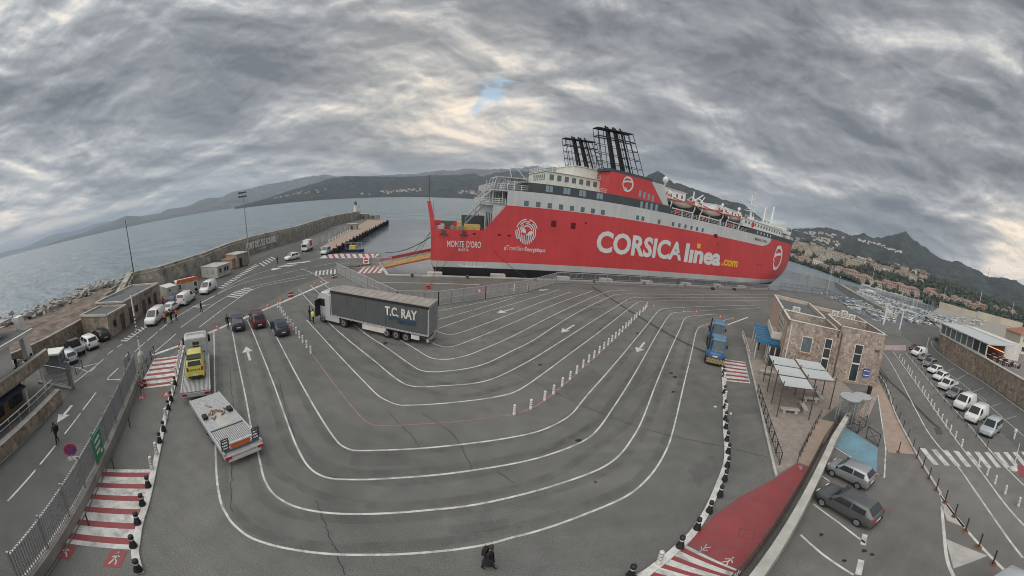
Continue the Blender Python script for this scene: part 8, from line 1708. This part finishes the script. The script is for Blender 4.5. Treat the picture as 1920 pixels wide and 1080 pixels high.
# ------------------------------------------------------------------ people
def person(px, rz, label, top='cloth_black', legs='cloth_black', h=1.75, stride=.0, vest=None, bag=None, hat=None, bend=0.0, arm=.15, coat_len=None, skirt=None):
    J = {}; E_ = []; R = []; V = []
    def j(n, x, y, z, r): J[n] = len(V); V.append((x, y, z)); R.append(r); return n
    def e(a, b): E_.append((J[a], J[b]))
    s = stride
    j('pel', 0, 0, .95, .15); j('waist', .01 + bend * .3, 0, 1.1, .135); j('chest', .02 + bend, 0, 1.32, .165); j('neck', .03 + bend * 1.3, 0, 1.48, .062); j('head', .05 + bend * 1.5, 0, 1.58, .09); j('crown', .06 + bend * 1.6, 0, 1.69, .085)
    for a, b in (('pel', 'waist'), ('waist', 'chest'), ('chest', 'neck'), ('neck', 'head'), ('head', 'crown')): e(a, b)
    for sg_, nm in ((1, 'l'), (-1, 'r')):
        f = s * sg_
        j('hip' + nm, .02, sg_ * .095, .9, .1); j('knee' + nm, .04 + f * .55, sg_ * .1, .5, .07); j('ank' + nm, f * .95 - max(0, -f) * .25, sg_ * .1, .1 + max(0, -f) * .25, .048); j('toe' + nm, f * .95 + .16 - max(0, -f) * .2, sg_ * .11, .045 + max(0, -f) * .05, .042)
        for a, b in (('pel', 'hip' + nm), ('hip' + nm, 'knee' + nm), ('knee' + nm, 'ank' + nm), ('ank' + nm, 'toe' + nm)): e(a, b)
        j('sh' + nm, .02 + bend, sg_ * .19, 1.4, .068); j('el' + nm, -.02 + bend - f * .4, sg_ * (.24 + arm * .2), 1.13, .05); j('wr' + nm, .10 + bend - f * .55 + arm * .5, sg_ * (.22 + arm * .1), .92 + arm * .4, .036); j('hd' + nm, .14 + bend - f * .6 + arm * .6, sg_ * .21, .84 + arm * .4, .034)
        for a, b in (('chest', 'sh' + nm), ('sh' + nm, 'el' + nm), ('el' + nm, 'wr' + nm), ('wr' + nm, 'hd' + nm)): e(a, b)
    me = bpy.data.meshes.new('skeleton'); me.from_pydata(V, E_, []); o = bpy.data.objects.new('skeleton', me); C.objects.link(o)
    sm_ = o.modifiers.new('skin', 'SKIN'); sl = me.skin_vertices[0].data
    for i, r in enumerate(R): sl[i].radius = (r, r * (1.2 if i in (0, 1, 2) else 1))
    sl[0].use_root = True
    o.modifiers.new('sub', 'SUBSURF').levels = 1; o.modifiers['sub'].render_levels = 1
    dg = bpy.context.evaluated_depsgraph_get(); dg.update(); bm_ = bpy.data.meshes.new_from_object(o.evaluated_get(dg)); bpy.data.objects.remove(o); bpy.data.meshes.remove(me)
    bm_.materials.clear()
    for m in (legs, top, 'skin', 'black'): bm_.materials.append(M[m])
    for p in bm_.polygons:
        c = p.center; hand = c.z < .93 + arm * .4 and abs(c.y) > .165 and c.z > .7
        p.material_index = 3 if c.z < .1 else 2 if c.z > 1.5 or hand and c.x > .1 + bend + arm * .5 - .03 and abs(c.y) > .17 and c.z < .9 + arm * .4 else 1 if c.z > .95 or abs(c.y) > .2 and c.z > .7 else 0
        p.use_smooth = True
    t = thing('person', label, 'person', at(*px), rz); t.scale = (h / 1.78,) * 3; obj('body', bm_, t)
    hx = .05 + bend * 1.55
    MB().lathe([(.098, 1.60), (.112, 1.66), (.105, 1.74), (.06, 1.79), (.01, 1.80)], (hx - .015, 0, 0), 10).build('hair' if not hat else 'cap', hat or 'hair', t, smooth=True)
    for sg_ in (1, -1): MB().box(hx + .075, hx + .1, sg_ * .035 - .012, sg_ * .035 + .012, 1.605, 1.62).build('eye', 'black', t)
    MB().loft([[(hx + .085, -.015, 1.60), (hx + .085, .015, 1.60), (hx + .085, 0, 1.58)], [(hx + .115, -.004, 1.575), (hx + .115, .004, 1.575), (hx + .115, 0, 1.57)]]).build('nose', 'skin', t)
    if vest: MB().lathe([(.19, 0.92), (.20, 1.12), (.225, 1.34), (.19, 1.44), (.10, 1.47)], (.015 + bend * .8, 0, 0), 12, cap=False).build('vest', vest, t, smooth=True)
    if skirt: MB().lathe([(.27, .48), (.22, .8), (.19, 1.05)], (.0, 0, 0), 12, cap=False).build('coat_skirt', skirt, t, smooth=True)
    if bag: MB().box(-.28, -.10, -.15, .15, 1.05, 1.45).build('rucksack', bag, t)
    return t
person((108.5, 831), rad(-60), 'person in dark clothes walking down the left access road', stride=.2, bag='cloth_black', h=1.8); person((914.5, 1066), rad(-20), 'person in black coat walking across the bottom of the yard', stride=.2, bag='cloth_black', h=1.72, skirt='cloth_black')
person((587.5, 607), rad(60), 'person in a yellow high-visibility jacket standing left of the lorry cab', top='hivis_yellow', vest='hivis_yellow'); person((581, 602), rad(20), 'person in navy standing beside the one in yellow', top='cloth_navy', legs='cloth_navy', h=1.85)
person((610, 601), rad(150), 'person in dark clothes and pale vest at the open lorry door', top='cloth_grey', h=1.8, vest='offwhite'); person((378, 586), rad(30), 'person in black standing alone on the road behind the vans', stride=.1)
person((310.5, 607), rad(-20), 'person in orange vest at the left of the group behind the delivery van', vest='hivis_orange'); person((316, 606), rad(140), 'person in yellow trousers in the middle of the group behind the delivery van', legs='hivis_yellow', top='cloth_navy'); person((322.5, 605), rad(200), 'person in black in the group behind the delivery van', h=1.8)
person((331.5, 601), rad(190), 'person in orange vest at the right of the group behind the delivery van', vest='hivis_orange'); person((521, 495), rad(-90), 'person in black standing by the bend near the white car', h=1.8); person((428, 616), rad(-40), 'person in dark clothes at the left of the three waiting cars', top='cloth_black'); person((1421, 656), rad(-60), 'person in black waiting at the terminal porch', top='cloth_black'); person((307, 575), rad(-60), 'person in a red jacket near the grey container', top='red_sign')
